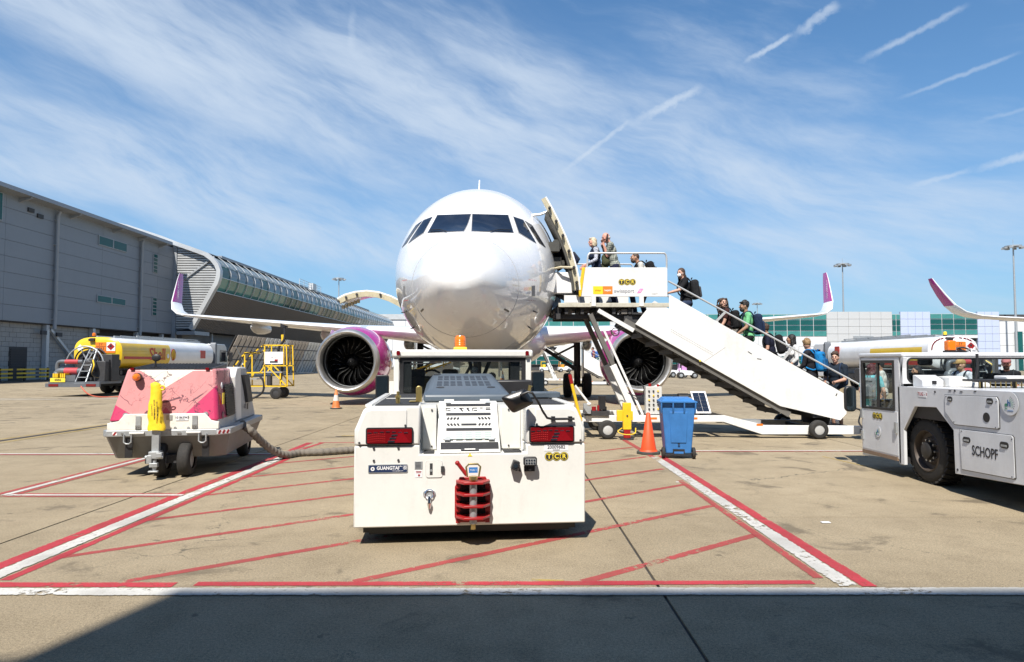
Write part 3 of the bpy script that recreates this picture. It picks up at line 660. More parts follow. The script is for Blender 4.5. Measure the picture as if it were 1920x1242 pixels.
def patch(corners, lift, m_, name, parent, sgn=1, n=10, inset=0.0):
    """quad in the photograph laid on the hull; sgn=-1 mirrors it to the other side"""
    c = Vector((sum(p[0] for p in corners) / 4, sum(p[1] for p in corners) / 4)); cs = [Vector(p) + (c - Vector(p)).normalized() * inset for p in corners]
    def fn(u, v):
        a = cs[0].lerp(cs[1], u); b = cs[3].lerp(cs[2], u); q = a.lerp(b, v); s_ = skin(q.x, q.y, lift); s_ = s_ if s_ else Vector((0, 5, 4))
        return (s_.x * sgn, s_.y, s_.z)
    o = MB().grid(fn, n, n).build(name, m_, parent, ang=60)
    return o
PANES = [[(884.5, 401.5), (953.5, 403.2), (963.8, 437.5), (883, 434.5)], [(961.4, 405.8), (981, 412), (1006, 457.5), (971.8, 438)], [(983, 413.5), (997, 421.5), (1023.5, 465.5), (1010.5, 456.5)]]
for sg in (1, -1):
    for k, q in enumerate(PANES):
        f = patch(q, 0.004, SEAMC, 'cockpit_window', ac, sg); patch(q, 0.009, COCKPIT, 'pane', f, sg, inset=1.5)
for sg in (1, -1):                                   # wipers parked along the lower window edge
    pts = [skin(*p, .03) for p in ((918, 436.5), (935, 433), (958, 433.5))]
    MB().tube([(p.x * sg, p.y, p.z) for p in pts], .010, 6).build('wiper', BLACK, ac)
q = 1.42
MB().tube([hull(q, 2 * pi * k / 64) * 1.0 + Vector((0, -.002, 0)) for k in range(65)], .005, 5).build('radome_seam', SEAMC, ac)
for qq in (4.6,): MB().tube([hull(qq, .35 + 5.55 * k / 60) for k in range(61)], .0035, 4).build('skin_seam', SEAMC, ac)
for q, a in ((2.6, 2.0), (2.6, -2.0), (3.0, 2.25), (3.0, -2.25)):
    p = hull(q, a); n = (p - Vector((0, q, 3.3))).normalized()
    mb = MB().tube([p, p + n * .07, p + n * .10 + Vector((0, -.12, 0))], [.018, .013, .008], 6); mb.build('pitot_probe', PROBE, ac)
for sg in (1, -1):                                   # small service marks on the nose sides
    for (px, py, w_, h_) in ((1000, 546, 6, 20),): patch([(px - w_ / 2, py - h_ / 2), (px + w_ / 2, py - h_ / 2), (px + w_ / 2, py + h_ / 2), (px - w_ / 2, py + h_ / 2)], .004, SEAMC, 'static_plate', ac, sg, n=3)
    patch([(946, 578), (955, 583), (953, 586), (944, 581)], .004, PROBE, 'icing_vent', ac, sg, n=2)
    mb = MB()
    for k in range(5):
        for (x0, y0) in ((992, 525 + k * .3), (990, 563 + k * .3)):
            p = skin(x0 + k * 3.2, y0, .002); mb.cyl((p.x * sg, p.y - .004, p.z), (p.x * sg, p.y + .004, p.z), .008, n=6)
    mb.build('stencil_mark', RED, ac)
p = hull(5.6, 0); MB().prism([(5.55, p.z - .05), (5.95, p.z - .05), (5.88, p.z + .36), (5.80, p.z + .36)], 'yz', -.012, .012).build('blade_antenna', PLANE, ac)
# ---- front passenger door: dark opening, and the door swung out and forward
def side_patch(q0, q1, z0, z1, sg, lift, m_, name):
    def fn(u, v):
        q = q0 + (q1 - q0) * u; z = z0 + (z1 - z0) * v; zm = MID(q); r_ = (TOP(q) - zm) if z > zm else (zm - BOT(q)); c = max(-1, min(1, (z - zm) / r_))
        return (sg * (WID(q) * sqrt(1 - c * c) + lift), q, z)
    return MB().grid(fn, 6, 12).build(name, m_, ac, ang=60)
side_patch(4.85, 5.85, 3.18, 5.15, 1, .012, CREAM, 'door_frame'); side_patch(4.93, 5.77, 3.25, 5.07, 1, .018, mat('dark_cabin', (.02, .02, .02), .8), 'doorway')
arc = [at(x, y, 15.8) for x, y in ((1021, 379), (1033, 400), (1045, 424), (1057, 450), (1068, 478), (1077, 508), (1082, 535), (1083, 548))]
arc = [ACI @ p for p in arc]
def ribbon(pts, t0, t1, q0, q1, up=0):
    """curved slab following pts (x,z) with thickness t0..t1 inward and extent q0..q1 along the aircraft"""
    mb = MB(); n = len(pts); P = []
    for i, p in enumerate(pts):
        a, b = pts[max(i - 1, 0)], pts[min(i + 1, n - 1)]; t = Vector((b.x - a.x, b.z - a.z)).normalized(); nn = Vector((-t.y, t.x)); nn = nn if (nn.y < 0 if up else nn.x < 0) else -nn
        P.append(nn)
    o = []
    for i, p in enumerate(pts):
        for d in (t0, t1):
            for q in (q0, q1): o.append((p.x + P[i].x * d, q, p.z + P[i].y * d))
    f = []
    for i in range(n - 1):
        a, b = i * 4, i * 4 + 4
        f += [(a, b, b + 1, a + 1), (a + 2, a + 3, b + 3, b + 2), (a, a + 2, b + 2, b), (a + 1, b + 1, b + 3, a + 3)]
    f += [(0, 1, 3, 2), (4 * n - 4, 4 * n - 2, 4 * n - 1, 4 * n - 3)]
    return mb.add(o, f)
dr = ribbon(arc, -.03, .0, 4.15, 5.05).build('cabin_door', PLANE, ac, ang=60)
ribbon(arc, .0, .105, 4.15, 4.20).build('door_edge', CREAM, dr); ribbon(arc[1:], .105, .16, 4.17, 5.0).build('door_lining', MECH, dr)
for i in range(1, 8):
    p = arc[i] + Vector((-.055, 0, 0)); mb = MB().cyl((p.x, 4.12, p.z), (p.x, 4.06, p.z), .035, n=10); mb.cyl((p.x, 4.06, p.z), (p.x, 4.02, p.z), .018, n=8); mb.build('door_stud', DARK, dr)
mb = MB()                                            # arm, slide pack and hinge gear between door and hull
for k in range(9): mb.cbox((arc[4].x - .30 + random.uniform(-.14, .10), 4.5 + random.uniform(-.25, .2), arc[4].z - .02 + random.uniform(-.22, .3)), (random.uniform(.12, .25), .3, random.uniform(.1, .24)))
mb.build('slide_pack', MECH, dr)
p = arc[6]; MB().cbox((p.x - .33, 4.6, p.z + .02), (.44, .5, .50)).build('door_pocket', PLANE, dr, bevel=.03)
MB().tube([(p.x - .10, 4.13, p.z + .34), (p.x - .4, 4.2, p.z + .36), (p.x - .75, 4.6, p.z + .34)], .03, 8).build('door_handle', CREAM, dr)
MB().tube([(arc[0].x - .45, 4.5, arc[0].z - .36), (arc[0].x - .1, 4.5, arc[0].z - .32), (arc[1].x - .1, 4.5, arc[1].z)], .03, 8).build('hinge_arm', ALU, dr)
MB().tube([(p.x - .5, 4.7, 3.3), (p.x - .3, 4.5, 3.15), (p.x + .02, 4.4, 3.3)], .06, 8).build('hinge_arm', DARK, dr)
# ---- cargo door, open on the far side
carc = [ACI @ at(x, y, 20.0) for x, y in ((634, 560), (648, 552.5), (668, 547), (690, 545), (712, 547.5), (735, 555), (755, 565), (775, 580))]
cd_ = ribbon(carc[::-1], 0, .04, 8.6, 10.4, 1).build('cargo_door', PLANE, ac, ang=60)
ribbon(carc[::-1], .04, .19, 8.6, 8.68, 1).build('door_edge', CREAM, cd_)
for i in (0, 1, 2, 4):
    p = carc[i]; MB().cyl((p.x + .06, 8.55, p.z - .10), (p.x + .06, 8.61, p.z - .10), .035, n=8).build('door_stud', DARK, cd_)
mb = MB()
for k in range(6): q = carc[0].lerp(carc[2], k / 6); mb.cbox((q.x + .12, 8.9, q.z - .24), (.07, .12, .10))
mb.build('door_latch', CREAM, cd_)
side_patch(8.7, 10.5, 2.1, 3.4, -1, .012, mat('dark_hold', (.03, .03, .03), .8), 'cargo_hatch')
# ---- wings
def foil(LE, ch, t, z, x, n=14):
    up, lo = [], []
    for i in range(n + 1):
        c = (1 - cos(pi * i / n)) / 2
        yt = 5 * t * (.2969 * sqrt(c) - .126 * c - .3516 * c * c + .2843 * c ** 3 - .1015 * c ** 4); cam = .04 * t / .12 * 0 + .025 * ch * 0
        up.append((c, yt * .92)); lo.append((c, -yt * 1.08))
    return [Vector((x, LE + c * ch, z + h * ch)) for c, h in up] + [Vector((x, LE + c * ch, z + h * ch)) for c, h in lo[-2:0:-1]]
WSEC = [(0.5, 15.3, 7.4, .150, 2.72), (1.9, 16.2, 6.6, .145, 2.80), (4.0, 17.35, 5.1, .130, 2.97), (6.4, 18.65, 3.9, .115, 3.17), (9.5, 20.25, 3.1, .11, 3.46), (13, 22.1, 2.4, .105, 3.80), (16.4, 23.9, 1.75, .10, 4.15)]
WTIP = [(17.0, 24.35, 1.55, .10, 4.26), (17.5, 24.85, 1.35, .095, 4.52), (17.78, 25.35, 1.15, .09, 4.95), (17.95, 25.95, .95, .085, 5.6), (18.1, 26.55, .7, .08, 6.3), (18.16, 26.9, .45, .08, 6.7)]
def loft(rings, name, mats, sg, parent):
    n = len(rings[0]); vs = [Vector((p.x * sg, p.y, p.z)) for r in rings for p in r]; mb = MB()
    for k in range(len(rings) - 1):
        mb.add([*vs[k * n:(k + 2) * n]], [(i, (i + 1) % n, n + (i + 1) % n, n + i) for i in range(n)])
    mb.add(vs[-n:], [tuple(range(n))]); mb.add(vs[:n], [tuple(range(n))])
    return mb.build(name, mats, parent, ang=50)
def tilt(r, x, z, ang):
    return [Vector((x + (p.x - x) * cos(ang) - (p.z - z) * sin(ang), p.y, z + (p.x - x) * sin(ang) + (p.z - z) * cos(ang))) for p in r]
def wing_parts(parent, sg, off=(0, 0, 0)):
    O = Vector(off); sh = lambda R: [[p + O for p in r] for r in R]
    loft(sh([foil(l, c, t, z, x) for x, l, c, t, z in WSEC]), 'wing', PLANE, sg, parent)
    tip = [tilt(foil(l, c, t, z, x), x, z, a) for (x, l, c, t, z), a in zip(WTIP, (.25, .75, 1.1, 1.38, 1.42, 1.42))]
    wl = loft(sh([foil(*[WSEC[-1][k] for k in (1, 2, 3, 4, 0)])] + tip[:3]), 'winglet', PLANE, sg, parent)
    loft(sh(tip[2:]), 'winglet_blade', PLANE, sg, wl)
    # magenta inner face, set a hair proud of the blade, front edge left white
    rows = sh(tip[2:]); mb = MB()
    for k in range(len(rows) - 1):
        for side in (0, 1):
            idx = list(range(4, 14)) if side == 0 else None
            for i in (range(2, 14) if side == 0 else range(15, 25)):
                q = [rows[k][i], rows[k][i + 1], rows[k + 1][i + 1], rows[k + 1][i]]; nn = (q[1] - q[0]).cross(q[3] - q[0])
                if nn.length < 1e-9: continue
                nn.normalize(); s_ = -1 if side == 0 else 1
                inward = Vector((-1, 0, .1)); d = nn if (nn.dot(inward) > 0) == (side == 0) else -nn
                mb.add([Vector(((p + d * .006).x * sg, (p + d * .006).y, (p + d * .006).z)) for p in q], [(0, 1, 2, 3)])
    mb.build('winglet_livery', MAGENTA, wl, ang=60)
    for x, l, zz, ln in ((4.2, 21.2, 2.55, 3.0), (8.2, 21.7, 2.98, 2.9), (12.0, 23.0, 3.40, 2.4)):
        prof = [(0.001, 0), (.10, .12), (.20, .45), (.26, 1.0), (.24, 1.7), (.14, 2.5), (.001, ln)]
        m2 = MB().lathe([(r, h * ln / prof[-1][1]) for r, h in prof], (0, 0, 0), 'y', 14); m2.v = [(sg * (x + O.x) + vx * .75, l - 1.3 + vy + O.y, zz + vz * 1.25 + O.z) for vx, vy, vz in m2.v]
        m2.build('flap_fairing', BELLY, parent, ang=60)
for sg in (1, -1): wing_parts(ac, sg)
for sg in (1, -1):
    text('wizzair.com', .24, (sg * 17.80, 26.10, 5.62), (pi / 2 - .0, -pi / 2 * -sg, -pi / 2 * sg), WHITEINK, ac, sx=1.0)
# wing-body fairing
mb = MB().ell((0, 18.6, 2.55), (2.25, 5.2, 1.15), 28, 14); mb.build('wing_fairing', PLANE, ac, ang=60)
# ---- engines
FANM = mat('fan_blade_metal', (0.016, 0.016, 0.017), 0.38, 0.6, var=.1); FANE = mat('fan_blade_edge', (0.45, 0.45, 0.43), 0.25, 0.9); DUCT = mat('inlet_duct', (0.03, 0.03, 0.031), 0.35, 0.3)
SPIN = mat('spinner_black', (0.012, 0.012, 0.013), 0.18, coat=.6)
def engine(sg):
    c = (sg * 5.75, 15.4, 1.74)
    e = MB().lathe([(1.262, .30), (1.335, .6), (1.41, 1.1), (1.42, 1.6), (1.37, 2.3), (1.2, 3.0), (1.02, 3.55), (.98, 3.55), (.9, 2.9), (.6, 2.9), (.52, 3.6), (.40, 4.3), (.001, 4.8)], c, 'y', 64).build('engine_nacelle', MAGENTA, ac, ang=45)
    MB().lathe([(1.262, .30), (1.245, .18), (1.20, .06), (1.14, .0), (1.09, .03), (1.045, .14), (1.02, .32)], c, 'y', 64).build('inlet_lip', SILVER, e, ang=60)
    MB().lathe([(1.02, .32), (1.01, .6), (1.025, 1.35)], c, 'y', 64).build('inlet_duct', DUCT, e, ang=60)
    MB().lathe([(1.026, .62), (1.004, .64), (1.004, .66), (1.026, .68)], c, 'y', 64, closed=True).build('duct_ring', GALV, e)
    MB().lathe([(1.02, 1.36), (.001, 1.36)], c, 'y', 48).build('fan_case', mat('engine_void', (.006, .006, .006), .9), e)
    MB().lathe([(.001, .62), (.06, .66), (.16, .80), (.26, .98), (.33, 1.16), (.335, 1.35)], c, 'y', 40).build('spinner', SPIN, e, ang=60)
    first = None
    for k in range(20):
        if first is None:
            mb = MB()
            def fn(u, v):
                r = .30 + .715 * v; tw = radians(32 + 30 * v); ch = .20 + .16 * sin(pi * min(1, v * .8 + .15)); sw = .34 * sin(v * pi * .85) - .10 * v
                d = (u - .5) * ch; a = sw + d * sin(tw) / r * 1.0
                return (r * sin(a), 1.05 + d * cos(tw) - .08 * sin(v * pi), r * cos(a))
            mb.grid(fn, 4, 12); mb.use(1)
            def fe(u, v):
                x_, y_, z_ = fn(u * .08, v); return (x_ * 1.0, y_ - .004, z_)
            mb.grid(fe, 1, 12)
            first = mb.build('fan_blade', [FANM, FANE], e, ang=60, loc=c, fix=False)
        else: piece(first, e, c, (0, 2 * pi * k / 20, 0))
    MB().prism([(15.4 + .9, 2.85), (15.4 + 3.3, 3.30), (15.4 + 5.5, 3.1), (15.4 + 3.4, 2.55), (15.4 + 1.2, 2.9)], 'yz', sg * 5.75 - .16, sg * 5.75 + .16).build('pylon', PLANE, ac, bevel=.05)
    a = radians(38); ix = -sg if sg > 0 else sg
    MB().prism([(16.2, 0), (16.9, .22), (17.15, .22), (17.3, 0)], 'yz', -.012, .012).build('strake', MAGENTA, e, loc=(sg * 5.75 - sin(a) * 1.40, 0, 1.74 + cos(a) * 1.40)).rotation_euler = (0, -a, 0)
    return e
for sg in (1, -1): engine(sg)
text('W!ZZ', .42, (-5.75 + 1.43, 16.9, 2.0), FACE_RIGHT, WHITEINK, ac, bold=.01)
# ---- landing gear
def wheel_mb(x, y, z, r, w_, parent, rim=GALV, name='wheel', axis='x', hub=.55):
    t = MB().lathe([(r * hub, -w_ / 2), (r * .82, -w_ / 2), (r * .95, -w_ * .42), (r, -w_ * .25), (r, w_ * .25), (r * .95, w_ * .42), (r * .82, w_ / 2), (r * hub, w_ / 2)], (x, y, z), axis, 28, closed=False).build(name, RUBBER, parent, ang=50)
    MB().lathe([(r * hub, -w_ * .36), (r * .42, -w_ * .40), (r * .2, -w_ * .44), (.001, -w_ * .44)], (x, y, z), axis, 20).build('rim', rim, t)
    MB().lathe([(r * hub, w_ * .36), (r * .42, w_ * .40), (r * .2, w_ * .44), (.001, w_ * .44)], (x, y, z), axis, 20).build('rim', rim, t)
    return t
for sg in (1, -1):
    x = sg * 3.8
    g = MB().cyl((x, 21.9, .6), (x, 21.9, 2.9), .16, n=14).cyl((x, 21.9, .55), (x, 21.9, 1.4), .11, n=12).cyl((x - .6, 21.9, .585), (x + .6, 21.9, .585), .09, n=10).build('main_gear_strut', DARK, ac)
    MB().cyl((x, 21.85, 1.3), (x - sg * 2.0, 21.7, 2.6), .09, n=10).cyl((x, 21.7, .9), (x - sg * .15, 21.4, 1.5), .06, n=8).cyl((x - sg * .1, 21.8, 2.5), (x - sg * 1.1, 21.7, 2.0), .05, n=8).build('side_brace', DARK, g)
    MB().box((x + sg * .24, 21.6, 1.0), (x + sg * .30, 22.3, 2.7)).build('gear_door', BELLY, g)
    for k in (-1, 1): wheel_mb(x + k * .46, 21.9, .585, .585, .40, g, DARK)
g = MB().cyl((0, 5.25, .4), (0, 5.05, 1.9), .10, n=12).cyl((-.35, 5.25, .38), (.35, 5.25, .38), .06, n=10).build('nose_gear_strut', DARK, ac)
MB().cyl((0, 5.2, 1.0), (-.3, 6.2, 1.85), .05, n=8).cyl((0, 5.2, 1.0), (.3, 6.2, 1.85), .05, n=8).cyl((-.18, 5.1, 1.25), (.18, 5.1, 1.25), .09, n=8).build('drag_brace', DARK, g)
MB().cyl((.35, 4.98, 1.35), (.35, 5.08, 1.35), .10, n=14).cyl((-.05, 4.98, 1.5), (-.05, 5.06, 1.5), .08, n=14).build('taxi_light', CHROME, g)
for k in (-1, 1):
    wheel_mb(k * .26, 5.25, .38, .38, .22, g)
    MB().box((k * .52, 4.5, 1.35), (k * .56, 6.4, 1.85)).build('gear_door', PLANE, g)
# ---- wing tip of another aircraft standing off to the right
ow = thing('parked_aircraft', 'grey wing of another aircraft with magenta winglet reaching in at right edge', 'aircraft', (45.3, 14.2, 0.08))
wing_parts(ow, -1, (1.7, 0, 0))
MB().ell((3, 18.6, 3.6), (2.2, 12, 2.1), 20, 12).build('fuselage', PLANE, ow, ang=60)
# ================================================================== CENTRE TOW TRACTOR
GL, GR = (-0.377, 6.41, 0), radians(6.0)
tg = thing('tow_tractor', 'low white tow tractor seen from behind with red hitch and orange roof beacon', 'tow tractor', GL, GR)
T, S = local_of(GL, GR)
TUGW = mat('tractor_white', (0.71, 0.705, 0.67), 0.33, coat=0.3, dirt=0.10, dscale=2.2, vert=True, var=.03)
SLATE = mat('slate_plastic', (0.075, 0.098, 0.125), 0.42, var=.08); GRIP = mat('antislip_deck', (0.028, 0.029, 0.032), 0.8, bump=.6, bscale=300, dirt=.3, dirtcol=(.07, .07, .07), dscale=6)
W2 = 1.075
MB().prism([(-W2, .17), (W2, .17), (W2, .914), (.515, .914), (.515, .83), (-.48, .83), (-.48, .914), (-W2, .914)], 'xz', 0, 4.75).build('chassis_body', TUGW, tg, bevel=.012)
for sg in (-1, 1):
    inn_ = .48 if sg < 0 else .515
    poly = [(sg * W2, .918), (sg * W2, 1.06), (sg * .995, 1.25), (sg * .94, 1.275), (sg * inn_, 1.275), (sg * inn_, .918)]
    MB().prism(poly, 'xz', .0, 2.42).build('side_pod', TUGW, tg, bevel=.018)
    c2 = [(sg * 1.045, .928), (sg * 1.045, 1.05), (sg * .975, 1.225), (sg * .93, 1.245), (sg * .60, 1.245), (sg * .60, .928)]
    pc = MB().prism(c2, 'xz', -.014, .0).build('light_cover', TUGW, tg, bevel=.006)
    for (x, z) in ((1.028, .945), (.612, .945), (.612, 1.10)): MB().cyl((sg * x, -.014, z), (sg * x, -.024, z), .010, n=8).build('bolt', DARK, pc)
    tl = MB().prism(roundrect(.43, .155, .02, 3, sg * .755, .985), 'xz', -.020, .0).build('tail_light', BLACK, tg, loc=(0, 0, .020))
    MB().prism(roundrect(.405, .13, .012, 3, sg * .755, .985), 'xz', -.030, -.018).build('lens', REDLENS, tl)
    mb = MB(); mb.prism([(sg * .755 - .02, .925), (sg * .755 + .06, .925), (sg * .755 + .10, 1.035), (sg * .755 + .03, .96)], 'xz', -.033, -.030)
    mb.prism([(sg * .755 + .05, .925), (sg * .755 + .19, .925), (sg * .755 + .10, 1.04)], 'xz', -.034, -.030); mb.build('reflector', mat('deep_red_reflector', (.22, .004, .008), .2, coat=.6), tl)
    mb = MB()
    for k in range(3): mb.prism([(sg * .755 - .015 + k * .016, .93 + k * .028), (sg * .755 + .045 + k * .012, .93 + k * .028), (sg * .755 + .05 + k * .012, .945 + k * .028), (sg * .755 - .01 + k * .016, .945 + k * .028)], 'xz', -.037, -.030)
    for k in range(7): mb.cbox((sg * .755 - .18 + k * .055, -.032, 1.025 - abs(k - 3) * .003), (.035, .006, .007))
    mb.build('reversing_lens', CHROME, tl)
    mb = MB()
    for j in range(4):
        for k in range(9):
            a = .14 + j * .032; th = pi * .5 + k * .07; mb.cbox((sg * .755 - .19 + k * .018, -.031, .932 + j * .021 + .012 * sin(k * .3)), (.010, .004, .007))
    mb.build('light_segments', mat('bright_red_lens', (.42, .03, .03), .25, coat=.5), tl)
    # ear panels in the recess, with black pads on the ledge
    a_, b_ = (-.47, -.315) if sg < 0 else (.285, .505)
    MB().box((a_ + .012, .28, .84), (b_ - .012, .30, 1.25)).build('recess_panel', TUGW, tg, bevel=.008)
    MB().box((a_ + .025, .03, .832), (b_ - .03, .24, .838)).build('step_pad', GRIP, tg)
    for z in (1.22, .87): MB().cyl(((a_ + b_) / 2 + sg * -.02, .28, z), ((a_ + b_) / 2 + sg * -.02, .27, z), .009, n=8).build('bolt', DARK, tg)
MB().box((-.48, .57, .80), (.515, 2.42, 1.262)).build('centre_body', TUGW, tg)
for a, b in ((-.48, -.33), (.28, .515)): MB().box((a, .302, .80), (b, .568, 1.262)).build('centre_body', TUGW, tg)
# sloping service hatch in the middle
A, B = Vector((0, .012, .835)), Vector((0, .50, 1.285)); nrm = Vector((0, -(B - A).z, (B - A).y)).normalized(); tdir = (B - A).normalized(); LH = (B - A).length
RH = Matrix((Vector((1, 0, 0)), tdir, Vector((1, 0, 0)).cross(tdir))).transposed()
hx = -.015
MB().add([(hx - .31, .01, .83), (hx + .29, .01, .83), (hx + .29, .51, 1.29), (hx - .29, .51, 1.29), (hx - .31, .35, .83), (hx + .29, .35, .83), (hx + .29, .55, 1.29), (hx - .29, .55, 1.29)], [(0, 1, 2, 3), (4, 7, 6, 5), (0, 3, 7, 4), (1, 5, 6, 2), (3, 2, 6, 7), (0, 4, 5, 1)]).build('hatch_base', TUGW, tg, bevel=.006)
def onh(u, v, lift=0.0): return A + Vector((hx + u, 0, 0)) + tdir * (v * LH) + nrm * lift
ht = MB().cbox(onh(0, .60, .008), (.50, LH * .70, .014), RH).build('service_hatch', TUGW, tg, bevel=.005)
MB().cbox(onh(0, .12, .006), (.545, .085, .012), RH).build('kick_plate', GRIP, tg)
MB().cbox(onh(0, .03, .006), (.56, .04, .008), RH).build('lower_lip', TUGW, tg)
for v in (.905, .72, .42): MB().cbox(onh(0, v, .017), (.44, .034, .006), RH).build('seal_strip', BLACK, ht)
for row, v in enumerate((.635, .515)):
    mb = MB()
    for k in range(4):
        for s2 in (-1, 1):
            c_ = onh(s2 * (.20 - k * .032), v, .0155); mb.cbox(c_, (.020, .034, .005), RH @ Matrix.Rotation(s2 * (.5 if row == 0 else -.5), 3, 'Z'))
    stuff(mb.build('vent_slots', BLACK, ht)); MB().cbox(onh(0, v, .0165), (.15, .026, .005), RH).build('grip_bar', BLACK if row else TUGW, ht)
mb = MB()
for k, w_ in enumerate((.05, .022, .05, .02, .05, .03, .05)):
    c_ = onh(-.20 + k * .066, .81, .016); mb.cbox(c_ + tdir * .022, (w_, .013, .004), RH)
    if k in (0, 4): mb.cbox(c_ - tdir * .012 + Vector((.008, 0, 0)), (w_ * .7, .013, .004), RH); mb.cbox(c_ + Vector((-w_ * .4, 0, 0)), (.010, .034, .004), RH)
    elif k in (2, 3): mb.cbox(c_, (.016, .05, .004), RH @ Matrix.Rotation(.5, 3, 'Z'))
    elif k == 6: mb.cbox(c_, (w_, .014, .004), RH)
mb.build('stencilled_slot', BLACK, ht)
mb = MB()
for j in range(4):
    for k in range(5): mb.cbox(onh(-.19 + k * .092, .36 - j * .038, .016), (.066, .013, .004), RH)
mb.build('louvre', mat('louvre_shadow', (.34, .42, .40), .5), ht)
for (u, v) in ((-.20, .96), (.20, .96), (-.21, .235), (.21, .235)): MB().cbox(onh(u, v, .020), (.055, .028, .012), RH).build('latch', GALV, ht)
mb = MB(); mb.cbox(onh(0, .035, .022), (.17, .016, .006), RH); mb.build('handle_slot', DARK, ht); MB().cbox(onh(0, .035, .027), (.10, .012, .006), RH).build('handle', TUGW, ht)
MB().prism([(hx - .022, .806), (hx + .022, .806), (hx, .838)], 'xz', -.003, -.0005).build('warning_triangle', YELLOWINK, tg)
# deck
for sg in (-1, 1):
    for (y0, y1) in ((.10, 1.18), (1.24, 2.30)): MB().box((sg * .90, y0, 1.277), (sg * .50, y1, 1.284)).build('deck_plate', GRIP, tg)
    MB().box((sg * .985, .05, 1.262), (sg * .925, 2.38, 1.292)).build('deck_rim', TUGW, tg, bevel=.006)
    MB().box((sg * .88, 1.185, 1.277), (sg * .49, 1.225, 1.290)).build('deck_rim', TUGW, tg)
MB().box((.50, 1.0, 1.29), (1.02, 1.25, 1.355)).build('deck_box', SLATE, tg, bevel=.012)
MB().box((.38, 2.05, 1.28), (.85, 2.3, 1.46)).build('deck_bin', BLACK, tg, bevel=.02)
# slate coloured engine cover
hb = [(-.47, .78, 1.27), (.44, .78, 1.27), (.44, 2.2, 1.27), (-.47, 2.2, 1.27)]; hm = [(-.465, .79, 1.345), (.435, .79, 1.345), (.43, 2.2, 1.42), (-.46, 2.2, 1.42)]; htp = [(-.40, 1.00, 1.40), (.37, 1.00, 1.40), (.34, 2.15, 1.545), (-.37, 2.15, 1.545)]
f = []
for a in (0, 4): f += [(a + i, a + (i + 1) % 4, a + 4 + (i + 1) % 4, a + 4 + i) for i in range(4)]
hd = MB().add(hb + hm + htp, f + [(8, 9, 10, 11), (3, 2, 1, 0)]).build('engine_cover', SLATE, tg, bevel=.028, bseg=4)
def ontop(u, v, lift=0.0):
    p0 = Vector(htp[0]).lerp(Vector(htp[1]), u); p1 = Vector(htp[3]).lerp(Vector(htp[2]), u); return p0.lerp(p1, v) + Vector((0, -.12, .99)) * lift
mb = MB(); RT = Matrix.Rotation(atan2(.145, 1.15), 3, 'X')
for gx in (0, 1):
    for gy in (0, 1):
        for k in range(4):
            for j in range(2): mb.cbox(ontop(.12 + gx * .42 + k * .10, .22 + gy * .36 + j * .15, .001), (.055, .13, .004), RT)
stuff(mb.build('vent_slots', mat('slate_slot', (.035, .045, .06), .6), hd))
for (u, v) in ((.06, .90), (.14, .06), (.86, .06)): MB().cyl(ontop(u, v, -.002), ontop(u, v, .004), .045, n=14).build('recess', BLACK, hd)
for x in (-.20, .17): MB().cbox((x, .76, 1.285), (.10, .05, .022)).build('cover_clip', TUGW, hd)
# brass fittings on the deck
MB().box((-.60, .42, 1.29), (-.53, .62, 1.30)).prism([(-.535, 1.285), (-.475, 1.285), (-.475, 1.43), (-.495, 1.445), (-.515, 1.445), (-.535, 1.43)], 'xz', .50, .525).build('brass_eye', BRASS, tg, bevel=.006)
MB().cyl((-.70, .30, 1.285), (-.70, .30, 1.34), .022, n=10).cyl((-.70, .30, 1.34), (-.70, .30, 1.36), .03, n=6).cyl((-.70, .30, 1.36), (-.70, .30, 1.40), .014, n=8).build('brass_valve', BRASS, tg)
MB().tube([(.78, 1.9, 1.285), (.80, 1.9, 1.40), (.82, 1.9, 1.38)], .02, 8).build('brass_valve', BRASS, tg)
# cab
CW, CY0, CY1, CZ = .885, 2.42, 4.1, 1.845
MB().box((-CW - .02, CY0 - .03, 1.745), (CW + .02, CY1 + .05, CZ)).build('cab_roof', TUGW, tg, bevel=.025)
for sg in (-1, 1):
    for y in (CY0, CY1): MB().box((sg * CW, y, 1.26), (sg * (CW - .07), y + .07, 1.745)).build('cab_pillar', TUGW, tg, bevel=.01)
    MB().box((sg * CW, CY0 + .08, .25), (sg * (CW - .03), CY1 - .01, 1.27)).build('cab_door', TUGW, tg)
    MB().prism(roundrect(.045, .06, .015, 3, sg * (CW - .06), 1.80), 'xz', CY0 - .06, CY0 - .03).build('marker_light', REDLENS, tg)
for y in (CY0 + .01, CY1 + .02):
    fr_ = MB()
    for a, b in (((-.81, y, 1.69), (.81, y + .03, 1.745)), ((-.81, y, 1.26), (-.76, y + .03, 1.69)), ((.76, y, 1.26), (.81, y + .03, 1.69)), ((-.76, y, 1.255), (.76, y + .03, 1.285))): fr_.box(a, b)
    wf = fr_.build('cab_window', BLACK, tg); MB().box((-.76, y + .012, 1.285), (.76, y + .018, 1.69)).build('pane', TINTED, wf)
MB().box((-.84, CY0 + .1, .84), (.84, CY1, .95)).build('cab_floor', DARK, tg)
for x in (-.60, -.16):
    mb = MB().cbox((x, 3.1, 1.14), (.42, .42, .12)).cbox((x, 2.88, 1.30), (.38, .10, .40)).cbox((x, 2.88, 1.54), (.22, .08, .10)); mb.build('seat', BLACK, tg, bevel=.035)
MB().lathe([(.17, -.012), (.185, 0), (.17, .012), (.155, 0)], (-.42, 3.62, 1.40), 'y', 20, closed=True).build('steering_wheel', BLACK, tg)
MB().box((-.8, 3.85, 1.0), (.8, 4.1, 1.24)).build('dashboard', BLACK, tg, bevel=.03)
MB().box((-.80, CY0 + .03, 1.30), (-.66, CY0 + .07, 1.70)).box((.62, CY0 + .05, 1.29), (.74, CY0 + .09, 1.69)).build('cab_inner_post', BLACK, tg)
